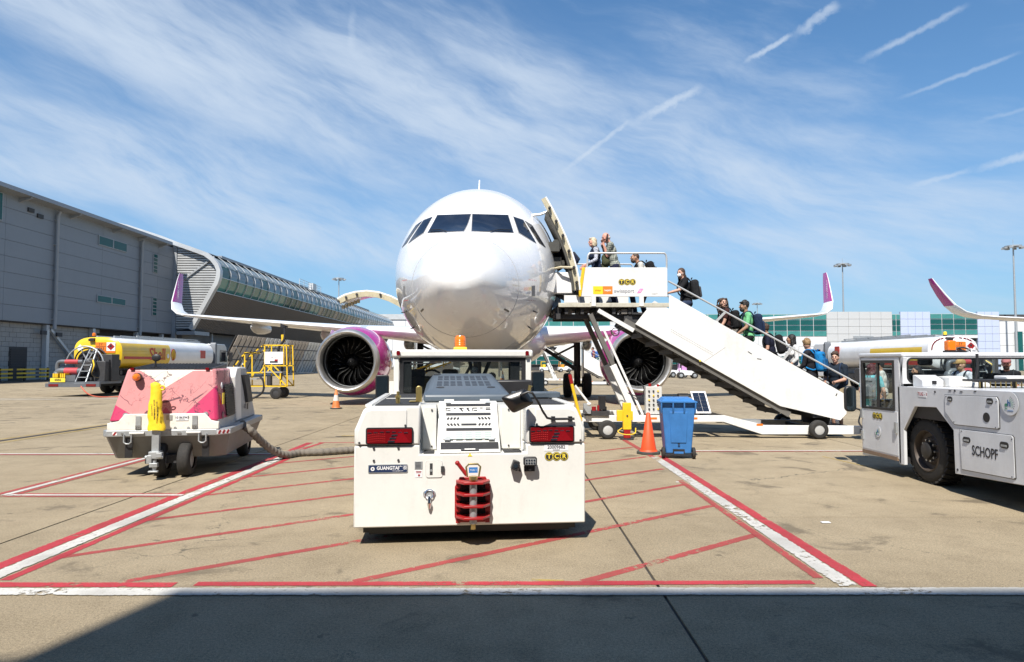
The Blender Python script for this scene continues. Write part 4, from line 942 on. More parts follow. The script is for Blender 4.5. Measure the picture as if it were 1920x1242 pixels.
mb = MB().tube([(-.66, CY0 - .005, 1.66), (-.3, CY0 - .008, 1.675), (-.26, CY0 - .008, 1.675)], .008, 6).cyl((-.66, CY0 + .01, 1.66), (-.66, CY0 - .02, 1.66), .02, n=8); mb.build('wiper', BLACK, tg)
bc = MB().cbox((-.02, 3.05, 1.87), (.18, .16, .045)).build('beacon', YELLOWINK, tg, bevel=.01)
MB().lathe([(.075, 1.89), (.078, 1.95), (.075, 2.02), (.06, 2.05), (.001, 2.055)], (-.02, 3.05, 0), 'z', 20).build('lens', ORANGE, bc)
for z in (1.92, 1.95, 1.98): MB().lathe([(.080, z), (.082, z + .004), (.080, z + .008)], (-.02, 3.05, 0), 'z', 20).build('lens_rib', ORANGE, bc)
for sg in (-1, 1):
    m_ = MB().prism(roundrect(.185, .33, .03, 3, sg * 1.10, 1.34 + (.05 if sg > 0 else 0)), 'xz', 3.28, 3.34).build('side_mirror', BLACK, tg, bevel=.01)
    MB().prism(roundrect(.155, .29, .02, 3, sg * 1.10, 1.34 + (.05 if sg > 0 else 0)), 'xz', 3.270, 3.279).build('mirror_glass', mat('mirror_glass', (.10, .14, .16), .04, .9), m_)
    MB().box((sg * .93, 3.25, 1.2), (sg * 1.0, 3.29, 1.42)).build('mirror_stalk', TUGW, m_)
# big convex mirror on an arm, rear right
Q = [T(938, 746, -.16), T(984, 728.5, -.16), T(1002, 757, -.13), T(962, 776, -.13)]; cc = sum(Q, Vector()) / 4
mb = MB()
def around(pts, s_, dy): return [cc + (p - cc) * s_ + Vector((0, dy, 0)) for p in pts]
def rnd(pts):
    out = []
    for i in range(4):
        a, b, c = pts[i - 1], pts[i], pts[(i + 1) % 4]; p0, p2 = b.lerp(a, .16), b.lerp(c, .16)
        for t in (0, .33, .67, 1): out.append(p0.lerp(b, t).lerp(b.lerp(p2, t), t))
    return out
rings = [rnd(around(Q, 1.0, .03)), rnd(around(Q, 1.0, .0)), rnd(around(Q, .90, -.012)), rnd(around(Q, .42, -.045)), rnd(around(Q, .22, -.05))]; n = len(rings[0])
for k in range(4): mb.add(rings[k] + rings[k + 1], [(i, (i + 1) % n, n + (i + 1) % n, n + i) for i in range(n)])
mb.add(rings[0], [tuple(range(n))[::-1]]); mb.add(rings[-1], [tuple(range(n))])
cm = mb.build('convex_mirror', mat('mirror_shell', (.012, .012, .013), .3, coat=.3), tg)
arm = [T(975, 741, -.215), T(990, 735, -.24), T(998, 737, -.24), T(1008, 752, -.20), T(1018, 772, -.12), T(1026, 784, -.07), T(1036, 786, -.05), T(1077, 785.5, -.05)]
MB().tube(arm, .0115, 8).build('mirror_arm', BLACK, cm)
for px in (1037, 1069): p = T(px, 785.5, -.04); MB().cbox((p.x, -.03, p.z), (.035, .06, .045)).build('arm_clamp', BLACK, cm)
# things on the rear panel
def R_(px, py): p = T(px, py, 0); return p.x, p.z
x, z = R_(727.5, 879); p = MB().prism(roundrect(.36, .078, .012, 3, x, z), 'xz', -.006, 0).build('maker_plate', GALV, tg); MB().prism(roundrect(.345, .062, .008, 3, x, z), 'xz', -.008, -.006).build('plate_face', NAVY, p)
MB().lathe([(.018, -.012), (.018, -.008), (.008, -.008), (.008, -.012)], (x - .138, 0, z), 'y', 16, closed=True).build('plate_emblem', WHITEINK, p)
text('GUANGTAI', .043, (x + .0, -.0085, z + .005), FACE_CAM, WHITEINK, tg, sx=.92, bold=.0012); text('www.guangtai.com', .013, (x + .09, -.0085, z - .02), FACE_CAM, WHITEINK, tg)
text('广泰', .042, (x + .135, -.0085, z + .005), FACE_CAM, WHITEINK, tg)
for a, b in ((701, 841), (747, 840), (701, 864), (747, 863)): x, z = R_(a, b); MB().cyl((x, 0, z), (x, -.012, z), .011, n=8).build('bolt', DARK, tg)
x, z = R_(785, 873); MB().box((x - .036, -.003, z - .036), (x + .036, 0, z + .036)).build('data_label', GALV, tg); MB().box((x - .033, -.003, z - .11), (x + .033, 0, z - .045)).build('warning_label', STICKER, tg)
mb = MB()
for k in range(5): mb.cbox((x - .005, -.004, z + .026 - k * .012), (.05, .002, .004))
mb.build('print', INK, tg); mb = MB().cbox((x, -.004, z - .055), (.05, .002, .005)).cbox((x, -.004, z - .066), (.045, .002, .004)).cyl((x + .004, -.003, z - .09), (x + .004, -.005, z - .09), .010, n=10); mb.build('print', RED, tg)
x, z = R_(814, 880); d = MB().prism(roundrect(.155, .155, .022, 4, x, z), 'xz', -.002, 0).build('flap_seam', SEAMC, tg); MB().prism(roundrect(.150, .150, .020, 4, x, z), 'xz', -.007, -.002).build('charging_flap', TUGW, d)
MB().box((x - .040, -.010, z - .05), (x - .014, -.006, z + .055)).build('lock_strip', DARK, d); MB().cyl((x - .027, -.012, z - .01), (x - .027, -.009, z - .01), .012, n=10).build('lock', GALV, d); MB().cbox((x + .078, -.012, z - .0), (.032, .02, .055)).build('hinge', DARK, d)
x, z = R_(805, 926); hk = MB().prism(roundrect(.115, .055, .024, 4, x, z), 'xz', -.010, 0).build('draw_latch', GALV, tg)
MB().lathe([(.040, -.006), (.046, 0), (.040, .006), (.034, 0)], (x, -.02, z), 'y', 16, closed=True).build('latch_ring', CHROME, hk); MB().cyl((x, -.02, z - .02), (x, -.03, z - .08), .016, n=8).cyl((x, -.03, z - .08), (x, -.03, z - .13), .024, .012, n=8).build('latch_pin', CHROME, hk)
x, z = R_(1043, 839.5); MB().box((x - .115, -.003, z - .03), (x + .115, 0, z + .03)).build('number_label', STICKER, tg); text('20009682', .045, (x, -.0035, z + .004), FACE_CAM, INK, tg, sx=.95, bold=.0006)
mb = MB()
for k in range(16): mb.cbox((x - .03 + k * .004, -.0035, z - .022), (.002, .001, .010))
mb.build('barcode', INK, tg)
x, z = R_(1043.5, 856); circle_logo(tg, (x, -.001, z), .083, (pi / 2, 0, 0))
x, z = R_(992, 863); wl = MB().prism(roundrect(.125, .082, .018, 3, x, z), 'xz', -.10, -.05).build('work_light', BLACK, tg, bevel=.006); MB().prism(roundrect(.10, .058, .01, 3, x, z), 'xz', -.106, -.099).build('lens', mat('lamp_glass', (.55, .55, .55), .1, .6), wl)
mb = MB()
for k in range(4):
    for j in (0, 1): mb.cyl((x - .036 + k * .024, -.107, z - .013 + j * .026), (x - .036 + k * .024, -.110, z - .013 + j * .026), .009, n=8)
mb.build('led', CHROME, wl); MB().box((x - .012, -.075, z - .085), (x + .012, -.02, z - .035)).box((x - .05, -.03, z - .10), (x + .05, 0, z - .05)).build('bracket', BLACK, wl)
x, z = R_(965, 871); cmr = MB().cbox((x, -.05, z), (.062, .08, .085), Matrix.Rotation(.35, 3, 'Y')).build('rear_camera', BLACK, tg, bevel=.006); MB().tube([(x + .03, -.05, z - .02), (x + .05, -.03, z - .06), (x + .04, 0, z - .06)], .006, 6).build('cable', BLACK, cmr); MB().cyl((x, -.092, z), (x, -.096, z), .02, n=12).build('lens', CHROME, cmr)
# red hitch with four jaws and a pin
hx_, hz0, hz1 = .01, .235, .60
ht_ = MB().prism([(hx_ - .165, hz0 + .02), (hx_ - .13, hz0 - .03), (hx_ + .13, hz0 - .03), (hx_ + .165, hz0 + .02), (hx_ + .165, hz1 - .07), (hx_ + .12, hz1 + .02), (hx_ - .12, hz1 + .02), (hx_ - .165, hz1 - .07)], 'xz', -.03, 0).build('tow_hitch', RED, tg, bevel=.005)
for z in (.272, .378, .482, .588):
    MB().prism([(hx_ - .155, -.03), (hx_ + .155, -.03), (hx_ + .155, -.10), (hx_ + .085, -.20), (hx_ - .085, -.20), (hx_ - .155, -.10)], 'xy', z - .011, z + .011).build('hitch_jaw', RED, ht_, bevel=.004)
    for sg in (-1, 1): MB().cbox((hx_ + sg * .135, -.055, z - .04), (.04, .05, .04)).build('jaw_lug', RED, ht_)
MB().box((hx_ - .12, -.032, .24), (hx_ + .12, -.0305, .60)).build('hitch_shadow_plate', mat('hitch_shade', (.02, .018, .016), .5, dirt=.3), ht_)  # thin near-black sheet that paints the shade behind the hitch jaws
MB().cyl((hx_, -.14, .17), (hx_, -.14, .615), .024, n=14).cyl((hx_, -.14, .615), (hx_, -.14, .645), .04, n=14).build('hitch_pin', BRASS, ht_)
MB().cyl((hx_, -.14, .22), (hx_, -.14, .58), .034, n=14).build('pin_sleeve', GALV, ht_)
MB().tube([(hx_ - .055, -.14, .64), (hx_ - .065, -.14, .73), (hx_ - .04, -.14, .755), (hx_ + .04, -.14, .755), (hx_ + .065, -.14, .73), (hx_ + .05, -.14, .64)], .009, 8).build('pin_handle', BRASS, ht_)
MB().box((hx_ - .04, -.138, .675), (hx_ + .04, -.132, .725)).build('tag', mat('blue_tag', (.03, .16, .45), .4), ht_); text('TUG 1', .022, (hx_, -.139, .70), FACE_CAM, WHITEINK, ht_)
MB().cyl((hx_ - .14, -.13, .76), (hx_ - .06, -.13, .655), .018, n=10).ell((hx_ - .145, -.13, .765), .022).build('release_lever', RED, ht_)
# running gear
for sg in (-1, 1):
    wheel_mb(sg * .83, .72, .33, .33, .30, tg); wheel_mb(sg * .83, 3.75, .38, .38, .28, tg)
MB().box((-1.0, .12, .10), (1.0, 4.5, .17)).build('undertray', BLACK, tg); MB().box((-.95, .18, .07), (.95, .40, .11)).build('axle', BLACK, tg)
# ================================================================== PINK GROUND POWER UNIT
PL, PR = (-5.06, 10.02, 0), radians(10)
gu = thing('ground_power_unit', 'pink and white patterned power cart with yellow covered drawbar at left', 'ground power unit', PL, PR)
T, S = local_of(PL, PR)
def pink_mat():
    m = bpy.data.materials.new('pink_faceted_print'); m.use_nodes = True; w = NT(m.node_tree)
    o = w.n('ShaderNodeOutputMaterial'); p = w.n('ShaderNodeBsdfPrincipled'); w.t.links.new(p.outputs[0], o.inputs[0])
    v = w.n('ShaderNodeTexCoord').outputs['Object']; x, y, z = w.sep(v)
    ax = w.m('ABSOLUTE', w.add(x, .05)); pale, hot, cream = (.57, .235, .235), (.50, .032, .115), (.72, .66, .58)
    f1 = w.m('GREATER_THAN', z, w.add(w.mul(ax, .68), 1.31)); c = w.mix(f1, pale, cream)
    f2 = w.m('LESS_THAN', z, w.add(w.mul(w.sub(x, .20), 1.02), .87)); f3 = w.m('LESS_THAN', z, w.add(w.mul(w.add(x, .78), -.60), 1.10)); f4 = w.m('LESS_THAN', z, w.sub(1.02, w.mul(w.m('ABSOLUTE', w.add(x, .02)), 1.1)))
    c = w.mix(w.m('MAXIMUM', f2, f3), c, hot); c = w.mix(w.mul(f4, .7), c, (.42, .03, .10))
    f5 = w.m('GREATER_THAN', w.add(z, w.mul(y, .1)), w.add(1.10, w.mul(w.sub(y, .35), -.9))); side = w.m('GREATER_THAN', y, w.add(.07, w.mul(w.sub(z, .82), .222))); c = w.mix(w.mul(side, f5), c, pale)
    n = w.noise(v, 7, 6, .6); wv = w.n('ShaderNodeVectorMath', operation='ADD'); w.put(wv.inputs[0], v); w.put(wv.inputs[1], w.xyz(w.mul(n, .55), w.mul(n, .3), w.mul(n, .35)))
    for sc, th, k in ((1.5, .022, .9), (3.6, .010, .8)):
        vo = w.n('ShaderNodeTexVoronoi', feature='DISTANCE_TO_EDGE'); vo.inputs['Scale'].default_value = sc; w.put(vo.inputs['Vector'], wv.outputs[0])
        brk = w.ramp(w.noise(v, 3.1, 3, .5),   .36, .46); c = w.mix(w.mul(w.mul(w.ramp(vo.outputs[0], th * .4, th, 1, 0), brk), k), c, (.06, .02, .04))
    d = w.ramp(w.noise(w.scale(v, (1, 1, .3)), 9, 6, .65), .52, .75); c = w.mix(w.mul(d, .22), c, (.2, .13, .12))
    w.put(p.inputs['Base Color'], c); p.inputs['Roughness'].default_value = .42; return m
PINK = pink_mat()
GREYW = mat('scuffed_grey_white', (.50, .50, .49), .5, dirt=.3, dscale=3, vert=True, dirtcol=(.2, .18, .16))
# tub: galvanised rim, dark skirt
rim = [(-.86, .0), (-.86, .0), (.72, .0), (.86, .14), (.86, 2.74), (.72, 2.86), (-.72, 2.86), (-.86, 2.7)]
rim = [(-.87, .10), (-.80, .0), (.70, .0), (.87, .16), (.87, 2.74), (.72, 2.86), (-.72, 2.86), (-.87, 2.7)]
MB().prism(rim, 'xy', .605, .70).build('bumper_rim', GALV, gu, bevel=.012)
def taper(top, z1, bot, z0):
    n = len(top); return MB().add([(x, y, z1) for x, y in top] + [(x, y, z0) for x, y in bot], [(i, (i + 1) % n, n + (i + 1) % n, n + i) for i in range(n)] + [tuple(range(n))[::-1], tuple(range(n, 2 * n))])
in1 = [(x * .97, .03 + y * .975) for x, y in rim]; in0 = [(x * .88, .22 + y * .80) for x, y in rim]
taper(in1, .604, in0, .27).build('skirt', mat('dark_grey_skirt', (.16, .16, .155), .5, dirt=.3, dscale=3), gu, bevel=.01)
for x in (-.50, .55): MB().box((x - .05, .03, .30), (x + .05, .045, .58)).build('rubber_strip', BLACK, gu)
# body
fb_ = [(-.775, .03), (.70, .03), (.72, .06), (.72, 1.25), (-.775, 1.25)]; ft_ = [(-.60, .20), (.60, .20), (.64, .25), (.64, 1.15), (-.64, 1.15)]
taper(ft_, 1.585, [(x, y) for x, y in fb_], .82).build('front_cover', PINK, gu, bevel=.03, bseg=3)
MB().prism([(-.79, .70), (.73, .70), (.73, .80), (.62, .83), (.54, .93), (-.56, .93), (-.64, .83), (-.79, .80)], 'xz', .012, .075).build('lower_panel', mat('cream_panel', (.72, .70, .64), .45, dirt=.25, dscale=3), gu, bevel=.006)
MB().box((-.77, .07, .70), (.715, 1.25, .83)).build('side_base', GREYW, gu)
# rear white housing with the control bay
taper([(-.66, 1.2), (.64, 1.2), (.60, 2.5), (-.60, 2.5)], 1.60, [(-.78, 1.22), (.735, 1.22), (.74, 2.74), (-.74, 2.74)], .70).build('rear_housing', GREYW, gu, bevel=.03)
MB().prism([(1.15, .72), (1.52, .72), (1.40, 1.60), (1.12, 1.60), (.98, 1.45)], 'yz', .60, .745).build('white_fin', mat('clean_white_panel', (.76, .76, .74), .4, dirt=.1), gu, bevel=.02)
cb = MB().add([(.72, 1.95, .98), (.72, 2.40, .98), (.62, 2.35, 1.46), (.63, 1.9, 1.46), (.76, 1.97, .98), (.76, 2.38, .98), (.70, 2.33, 1.46), (.70, 1.92, 1.46)], [(0, 1, 2, 3), (4, 7, 6, 5), (0, 4, 5, 1), (1, 5, 6, 2), (2, 6, 7, 3), (3, 7, 4, 0)]).build('control_panel', BLACK, gu)
lv = MB().add([(.735, .52, .84), (.735, 1.08, .84), (.70, 1.05, 1.34), (.70, .45, 1.34)], [(0, 1, 2, 3)]).build('side_grille', BLACK, gu)
for k in range(12):
    z = .87 + k * .038; x = .739 - (z - .84) * .07; MB().bar((x, .53 - (z - .84) * .12, z), (x, 1.07, z), .012, .012).build('grille_bar', DARK, lv)
text('GPU', .10, (.748, 1.75, .92), FACE_RIGHT, INK, gu); MB().box((.742, 1.95, .86), (.75, 2.02, .96)).build('socket', BLACK, gu); MB().box((.728, .22, 1.05), (.735, .32, 1.22)).build('yellow_label', YELLOWINK, gu)
MB().cyl((.72, .30, .88), (.728, .30, .88), .055, n=16).build('round_label', mat('dull_print', (.25, .12, .14), .6), gu); MB().cyl((.705, .26, 1.33), (.712, .26, 1.33), .05, n=14).build('round_label', STICKER, gu)
# roof grille, dish shaped mirror, lamps
tg_ = MB().prism([(.20, 1.57), (.20, 1.592), (1.12, 1.658), (1.12, 1.57)], 'yz', -.56, .58).build('roof_grille', BLACK, gu)
for k in range(22): MB().bar((-.52 + k * .050, .23, 1.602), (-.52 + k * .050, 1.10, 1.664), .010, .008).build('grille_bar', DARK, tg_)
p = T(293, 671, .35); MB().ell((p.x, .35, p.z), (.066, .022, .056), 16, 10).cyl((p.x - .01, .36, 1.59), (p.x - .01, .36, p.z - .03), .014, n=8).cbox((p.x, .36, 1.60), (.12, .1, .03)).build('round_mirror', BLACK, gu)
x, z = T(257, 707.5, .10).x, T(257, 707.5, .10).z; lm = MB().cyl((x, .14, z), (x, .08, z), .062, n=18).build('amber_lamp', BLACK, gu); MB().lathe([(.055, .08), (.052, .05), (.03, .02), (.001, .012)], (x, 0, z), 'y', 18).build('lens', ORANGE, lm)
for px, py in ((236, 779), (386, 777)): q = T(px, py, .05); MB().cyl((q.x, .09, q.z), (q.x, .03, q.z), .036, n=16).cyl((q.x, .03, q.z), (q.x, .022, q.z), .024, n=14).build('reflector_lamp', GALV, gu)
for px in (250, 390): q = T(px, 690, .22); MB().cbox((q.x, .2, 1.585), (.05, .06, .035)).build('marker_lamp', REDLENS, gu)
for px, in ((259,), (365,)):
    q = T(px, 797, .0); h = MB().box((q.x - .035, -.004, .705), (q.x + .035, .012, .90)).build('cover_latch', GALV, gu); MB().box((q.x - .035, -.012, .715), (q.x + .035, -.004, .77)).build('latch_plate', STEEL, h)
    for s2 in (-1, 1): MB().cyl((q.x + s2 * .015, -.012, .735), (q.x + s2 * .015, -.016, .735), .007, n=6).build('bolt', DARK, h)
    MB().box((q.x - .11, -.03, .645), (q.x + .09, .0, .675)).build('hinge_plate', WHITE, h, bevel=.005)
    q2 = T(px - 19 if px < 300 else px + 15, 822, 0); MB().tube([(q2.x - .05, -.015, .64), (q2.x - .05, -.02, .53), (q2.x - .02, -.02, .505), (q2.x + .02, -.02, .505), (q2.x + .05, -.02, .53), (q2.x + .05, -.015, .64)], .011, 8).build('lashing_ring', GALV, gu)
mb = MB()
for px in (229, 334, 338, 352): q = T(px, 821, 0); mb.cyl((q.x, -.001, .65), (q.x, -.012, .65), .015, n=8)
mb.build('bolt', STEEL, gu)
q = T(215, 817, 0); MB().box((q.x - .03, -.003, .63), (q.x + .03, -.001, .675)).build('reflector_strip', WHITEINK, gu); MB().prism([(q.x - .03, .63), (q.x, .63), (q.x + .03, .675), (q.x, .675)], 'xz', -.005, -.003).build('reflector_stripe', RED, gu)
d_ = Vector((.17, .16, 0)).normalized(); n_ = Vector((d_.y, -d_.x, 0)); Rr = Matrix((d_, -n_, Vector((0, 0, 1)))).transposed(); c0 = Vector((.785, .08, .652))
rs = MB().cbox(c0 + n_ * .003, (.21, .006, .06), Rr).build('reflector_strip', WHITEINK, gu)
for k in (-1, 0, 1): MB().cbox(c0 + d_ * (k * .066) + n_ * .008, (.028, .004, .058), Rr @ Matrix.Rotation(.5, 3, 'Y')).build('reflector_stripe', RED, rs)
q = T(341, 794, 0); MB().box((q.x - .085, .004, .83), (q.x + .085, .010, .905)).build('number_label', STICKER, gu); text('10 863947', .045, (q.x, .003, .872), FACE_CAM, INK, gu, bold=.0006); text('ÖLPLATZ 401', .014, (q.x, .003, .842), FACE_CAM, INK, gu)
q = T(317, 793, 0); MB().box((q.x - .04, .004, .84), (q.x + .04, .010, .91)).build('data_label', GALV, gu)
for px in (328, 353): q = T(px, 803, 0); MB().cyl((q.x, .010, q.z), (q.x, .006, q.z), .022, n=8).build('data_label', GALV, gu)
# drawbar, folded up, under its yellow cover
cvm = mat('yellow_cover_fabric', (.80, .56, .015), .6, bump=.5, bscale=14, var=.1, dirt=.12, dscale=5)
q0, q1 = T(292, 807, -.16), T(292, 716, -.10)
def covering(u, v):
    a = u * 2 * pi; z = q0.z + (q1.z - q0.z) * v; w_ = .118 - .052 * min(1, v * 1.05) + .008 * sin(v * 26) * (1 - v) ; r = 1 if v < .96 else sqrt(max(0, 1 - ((v - .96) / .04) ** 2)) * .9 + .001
    return (q0.x + (q1.x - q0.x) * v + w_ * r * cos(a) + .010 * sin(v * 9 + 1), -.15 + .07 * r * sin(a) * (1 - .25 * v) + .04 * v, z + .006 * sin(a * 3) * (1 - v))
cv = MB().grid(covering, 24, 30).build('drawbar_cover', cvm, gu, ang=70)
MB().lathe([(.03, -.01), (.042, 0), (.03, .01), (.02, 0)], (q1.x + .10, -.13, q1.z - .09), 'y', 14, closed=True).build('cover_loop', cvm, cv)
rot = (pi / 2, -pi / 2 - .06, 0)
for k, (t_, sz) in enumerate((('DISCONNECT', .027), ('POWER CABLE BEFORE', .027), ('REMOVING COVER', .027))): text(t_, sz, (q0.x - .030 + k * .036, -.248, q0.z + .30), rot, INK, cv, bold=.0006)
MB().box((q0.x - .05, -.17, .38), (q0.x + .05, -.09, q0.z + .05)).build('drawbar', GALV, gu, bevel=.006)
mb = MB().cbox((q0.x, -.15, .36), (.14, .16, .10)).cbox((q0.x - .06, -.19, .30), (.07, .09, .12)).cbox((q0.x + .07, -.19, .36), (.08, .09, .07)).cyl((q0.x - .12, -.20, .33), (q0.x + .12, -.20, .33), .028, n=10).cbox((q0.x, -.20, .22), (.11, .08, .06)).cbox((q0.x, -.22, .13), (.13, .06, .025)).cyl((q0.x, -.18, .12), (q0.x, -.18, .3), .03, n=8)
mb.build('drawbar_joint', GALV, gu, bevel=.006)
for x in (-.21, .13): wheel_mb(q0.x + .18 + x + .03, .16, .255, .255, .17, gu, GALV)
for sg in (-1, 1): wheel_mb(sg * .62, 2.35, .25, .25, .18, gu, GALV)
MB().box((-.3, .1, .2), (.3, .24, .32)).build('axle', DARK, gu); MB().cyl((-.62, 2.35, .25), (.62, 2.35, .25), .05, n=8).build('axle', DARK, gu)
# cable
HOSE = mat('canvas_hose_sleeve', (.17, .15, .125), .85, bump=.8, bscale=40, dirt=.3, dscale=9)
def spline(pts, n=10):
    out = []; P = [Vector(p) for p in pts]; P = [P[0] * 2 - P[1]] + P + [P[-1] * 2 - P[-2]]
    for i in range(1, len(P) - 2):
        for k in range(n):
            t = k / n; a, b, c, d = P[i - 1:i + 3]; out.append(.5 * (2 * b + (c - a) * t + (2 * a - 5 * b + 4 * c - d) * t * t + (3 * b - a - 3 * c + d) * t ** 3))
    return out + [P[-2]]
hp = [at(452, 794, 11.3), at(470, 808, 11.25), at(490, 828, 11.5), at(512, 845, 11.75), at(535, 855, 12.0), at(562, 857, 12.3), at(600, 856, 12.4), at(640, 853, 12.6), at(680, 850, 12.8)]
hp = [Vector((p.x, p.y, max(p.z, .066))) for p in hp] + [Vector((-1.9, 13.1, .07)), Vector((-1.2, 13.6, .07))]
pts = spline(hp, 14)
hs = tag(MB().tube(pts, [.062 + .007 * sin(i * 1.5) for i in range(len(pts))], 14).build('power_cable', HOSE, ang=80), 'thick grey sleeved cable running along the ground from the pink power cart', 'cable')
# ================================================================== PASSENGER STAIRS
def stair_point(px, py, Y=15.4): p = at(px, py, Y); return (p.x, p.z)
SX, SY = 0.0, 15.2
def passenger_stairs(name, label, loc, detail=True):
    st = thing(name, label, 'passenger stairs', loc, 0, 'mobile passenger stairs at the aircraft doors')
    yn, yf = .20, 1.75                                # near and far side, local y
    PZ, X0 = 3.02, 2.72                               # platform height, first riser
    SL = .575
    def tread(x): return PZ - SL * (x - X0)
    # platform
    MB().box((1.05, yn - .02, 2.93), (3.66, yn + .06, 3.025)).build('platform_beam', mat('stained_beam', (.50, .48, .40), .5, dirt=.5, dscale=4), st, bevel=.008)
    MB().box((1.05, yf - .06, 2.90), (3.0, yf + .02, 3.03)).build('platform_beam', STAIRWHITE, st)
    MB().box((1.06, yn + .06, 2.96), (2.72, yf - .06, 3.018)).build('platform_floor', GRIP, st)
    u_ = MB()
    for k in range(5): u_.box((1.2 + k * .36, yn + .06, 2.78), (1.27 + k * .36, yf - .06, 2.955))
    for y in (yn + .2, yf - .3): u_.box((1.0, y, 2.68), (2.9, y + .08, 2.78))
    stuff(u_.build('floor_joists', DARK, st))
    mb = MB()
    for k in range(12): mb.cbox((1.15 + .14 * k, yn + .12 + random.uniform(0, .4), 2.80 + random.uniform(-.06, .05)), (random.uniform(.06, .16), .12, random.uniform(.05, .14)))
    stuff(mb.build('underside_fittings', mat('grimy_fittings', (.13, .12, .11), .6, dirt=.4), st))
    pn = MB().add([(1.53, yn - .05, 3.165), (3.51, yn - .05, 3.165), (3.51, yn - .05, 3.825), (1.625, yn - .05, 3.825), (1.53, yn - .01, 3.165), (3.51, yn - .01, 3.165), (3.51, yn - .01, 3.825), (1.625, yn - .01, 3.825)],
                  [(0, 1, 2, 3), (7, 6, 5, 4), (0, 4, 5, 1), (1, 5, 6, 2), (2, 6, 7, 3), (3, 7, 4, 0)]).build('side_panel', STAIRWHITE, st, bevel=.006)
    MB().add([(1.49, yn - .07, 3.165), (1.56, yn - .07, 3.165), (1.655, yn - .07, 3.825), (1.585, yn - .07, 3.825), (1.49, yn, 3.165), (1.56, yn, 3.165), (1.655, yn, 3.825), (1.585, yn, 3.825)], [(0, 1, 2, 3), (7, 6, 5, 4), (0, 4, 5, 1), (1, 5, 6, 2), (2, 6, 7, 3), (3, 7, 4, 0)]).build('edge_bumper', YELLOW, st, bevel=.01)
    MB().box((1.56, yf, 3.05), (2.9, yf + .04, 3.82)).build('side_panel', STAIRWHITE, st)
    for x in (1.84, 2.92): MB().box((x - .05, yn - .065, 2.95), (x + .05, yn - .02, 3.20)).build('panel_post', STAIRWHITE, st)
    def rail(y, x0, x1, zt, z0): return MB().tube(spline([(x0, y, z0), (x0 + .015, y, zt - .1), (x0 + .05, y, zt - .02), (x0 + .14, y, zt), ((x0 + x1) / 2, y, zt), (x1 - .14, y, zt), (x1 - .03, y, zt - .02), (x1, y, zt - .12), (x1, y, z0)], 6), .021, 8)
    rail(yn - .03, 1.70, 3.50, 4.155, 3.80).build('guard_rail', ALU, st); rail(yf, 1.35, 3.02, 4.13, 3.80).build('guard_rail', ALU, st)
    # door end: side cheek and rubber buffer
    MB().box((1.18, yn - .02, 3.03), (1.53, yn + .02, 3.20)).build('door_cheek', STAIRWHITE, st)
    MB().prism([(.98, 2.80), (1.24, 2.80), (1.52, 3.03), (1.52, 3.16), (1.22, 3.16), (1.2, 3.45), (1.1, 3.5), (1.02, 3.0)], 'xz', yf + .02, yf + .06).build('door_cheek', STAIRWHITE, st)
    bmb = MB()
    for k in range(5): bmb.cyl((1.0 + random.uniform(0, .05), yn + .1 + k * .32, 2.86), (1.0 + random.uniform(0, .05), yn + .38 + k * .32, 2.86), .085, n=10)
    stuff(bmb.build('rubber_buffer', BLACK, st)); MB().cbox((1.02, yn + .05, 2.72), (.14, .25, .12)).build('buffer_arm', DARK, st)
    # flight: near and far side plates
    P = [(3.03, 2.965), (3.03, 2.90), (2.78, 2.53), (6.02, .70), (6.47, .595), (7.36, .385), (7.50, .53), (7.52, .945), (3.55, 3.215), (3.55, 2.90), (3.63, 2.90), (3.63, 2.965)]
    P = [(3.06, 2.89), (2.78, 2.545), (6.02, .70), (6.47, .595), (7.36, .385), (7.50, .53), (7.52, .945), (3.55, 3.215), (3.55, 2.89)]
    fl = MB().prism(P, 'xz', yn - .03, yn + .01).build('flight_side', STAIRWHITE, st, bevel=.005)
    MB().prism([(3.05, 2.6), (2.78, 2.5), (6.02, .70), (6.47, .595), (7.36, .385), (7.50, .53), (7.52, .945), (3.55, 3.215), (3.3, 3.0)], 'xz', yf - .01, yf + .03).build('flight_side', STAIRWHITE, st)
    MB().bar((4.80, yn - .033, 2.02), (4.32, yn - .033, 1.70), .004, .004).build('plate_joint', SEAMC, fl)
    tr = None
    for k in range(13):
        x = X0 + .368 * k; z = PZ - .2115 * (k + 1)
        if tr is None: tr = MB().box((0, yn + .02, -.04), (.40, yf - .02, 0)).box((.0, yn + .02, 0), (.02, yf - .02, .17)).build('stair_tread', GRIP, st, loc=(x, 0, z))
        else: piece(tr, st, (x, 0, z))
    for y in (yn + .06, yf - .14):
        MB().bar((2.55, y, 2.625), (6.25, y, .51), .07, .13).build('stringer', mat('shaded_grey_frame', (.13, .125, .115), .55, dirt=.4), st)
    mb = MB()
    for k in range(11): x = 2.6 + k * .34; z = 2.63 - .571 * (x - 2.45); mb.box((x, yn + .08, z - .09), (x + .05, yf - .13, z + .02))
    stuff(mb.build('cross_member', DARK, st))
    # diagonal brace near the top, under the platform
    MB().bar((1.95, yn + .02, 2.86), (2.75, yn + .02, 2.40), .05, .09).build('upper_brace', STAIRWHITE, st)
    MB().bar((2.45, yn + .3, 2.86), (3.2, yn + .3, 2.4), .05, .08).build('upper_brace', STAIRWHITE, st)
    MB().box((2.55, yn + .1, 2.55), (3.0, yf - .2, 2.75)).build('hydraulic_tank', DARK, st)
    # handrails
    for y, dz in ((yn - .01, 0), (yf, 0)):
        MB().tube([(3.54, y, 3.52), (7.85, y, 1.165)], .021, 8).build('handrail', ALU, st)
        for x in (4.72, 6.22): MB().bar((x - .12, y, 3.215 - .571 * (x - .12 - 3.55) - .02), (x + .1, y, 3.52 - .5464 * (x + .1 - 3.54)), .03, .05).build('handrail_post', ALU, st)
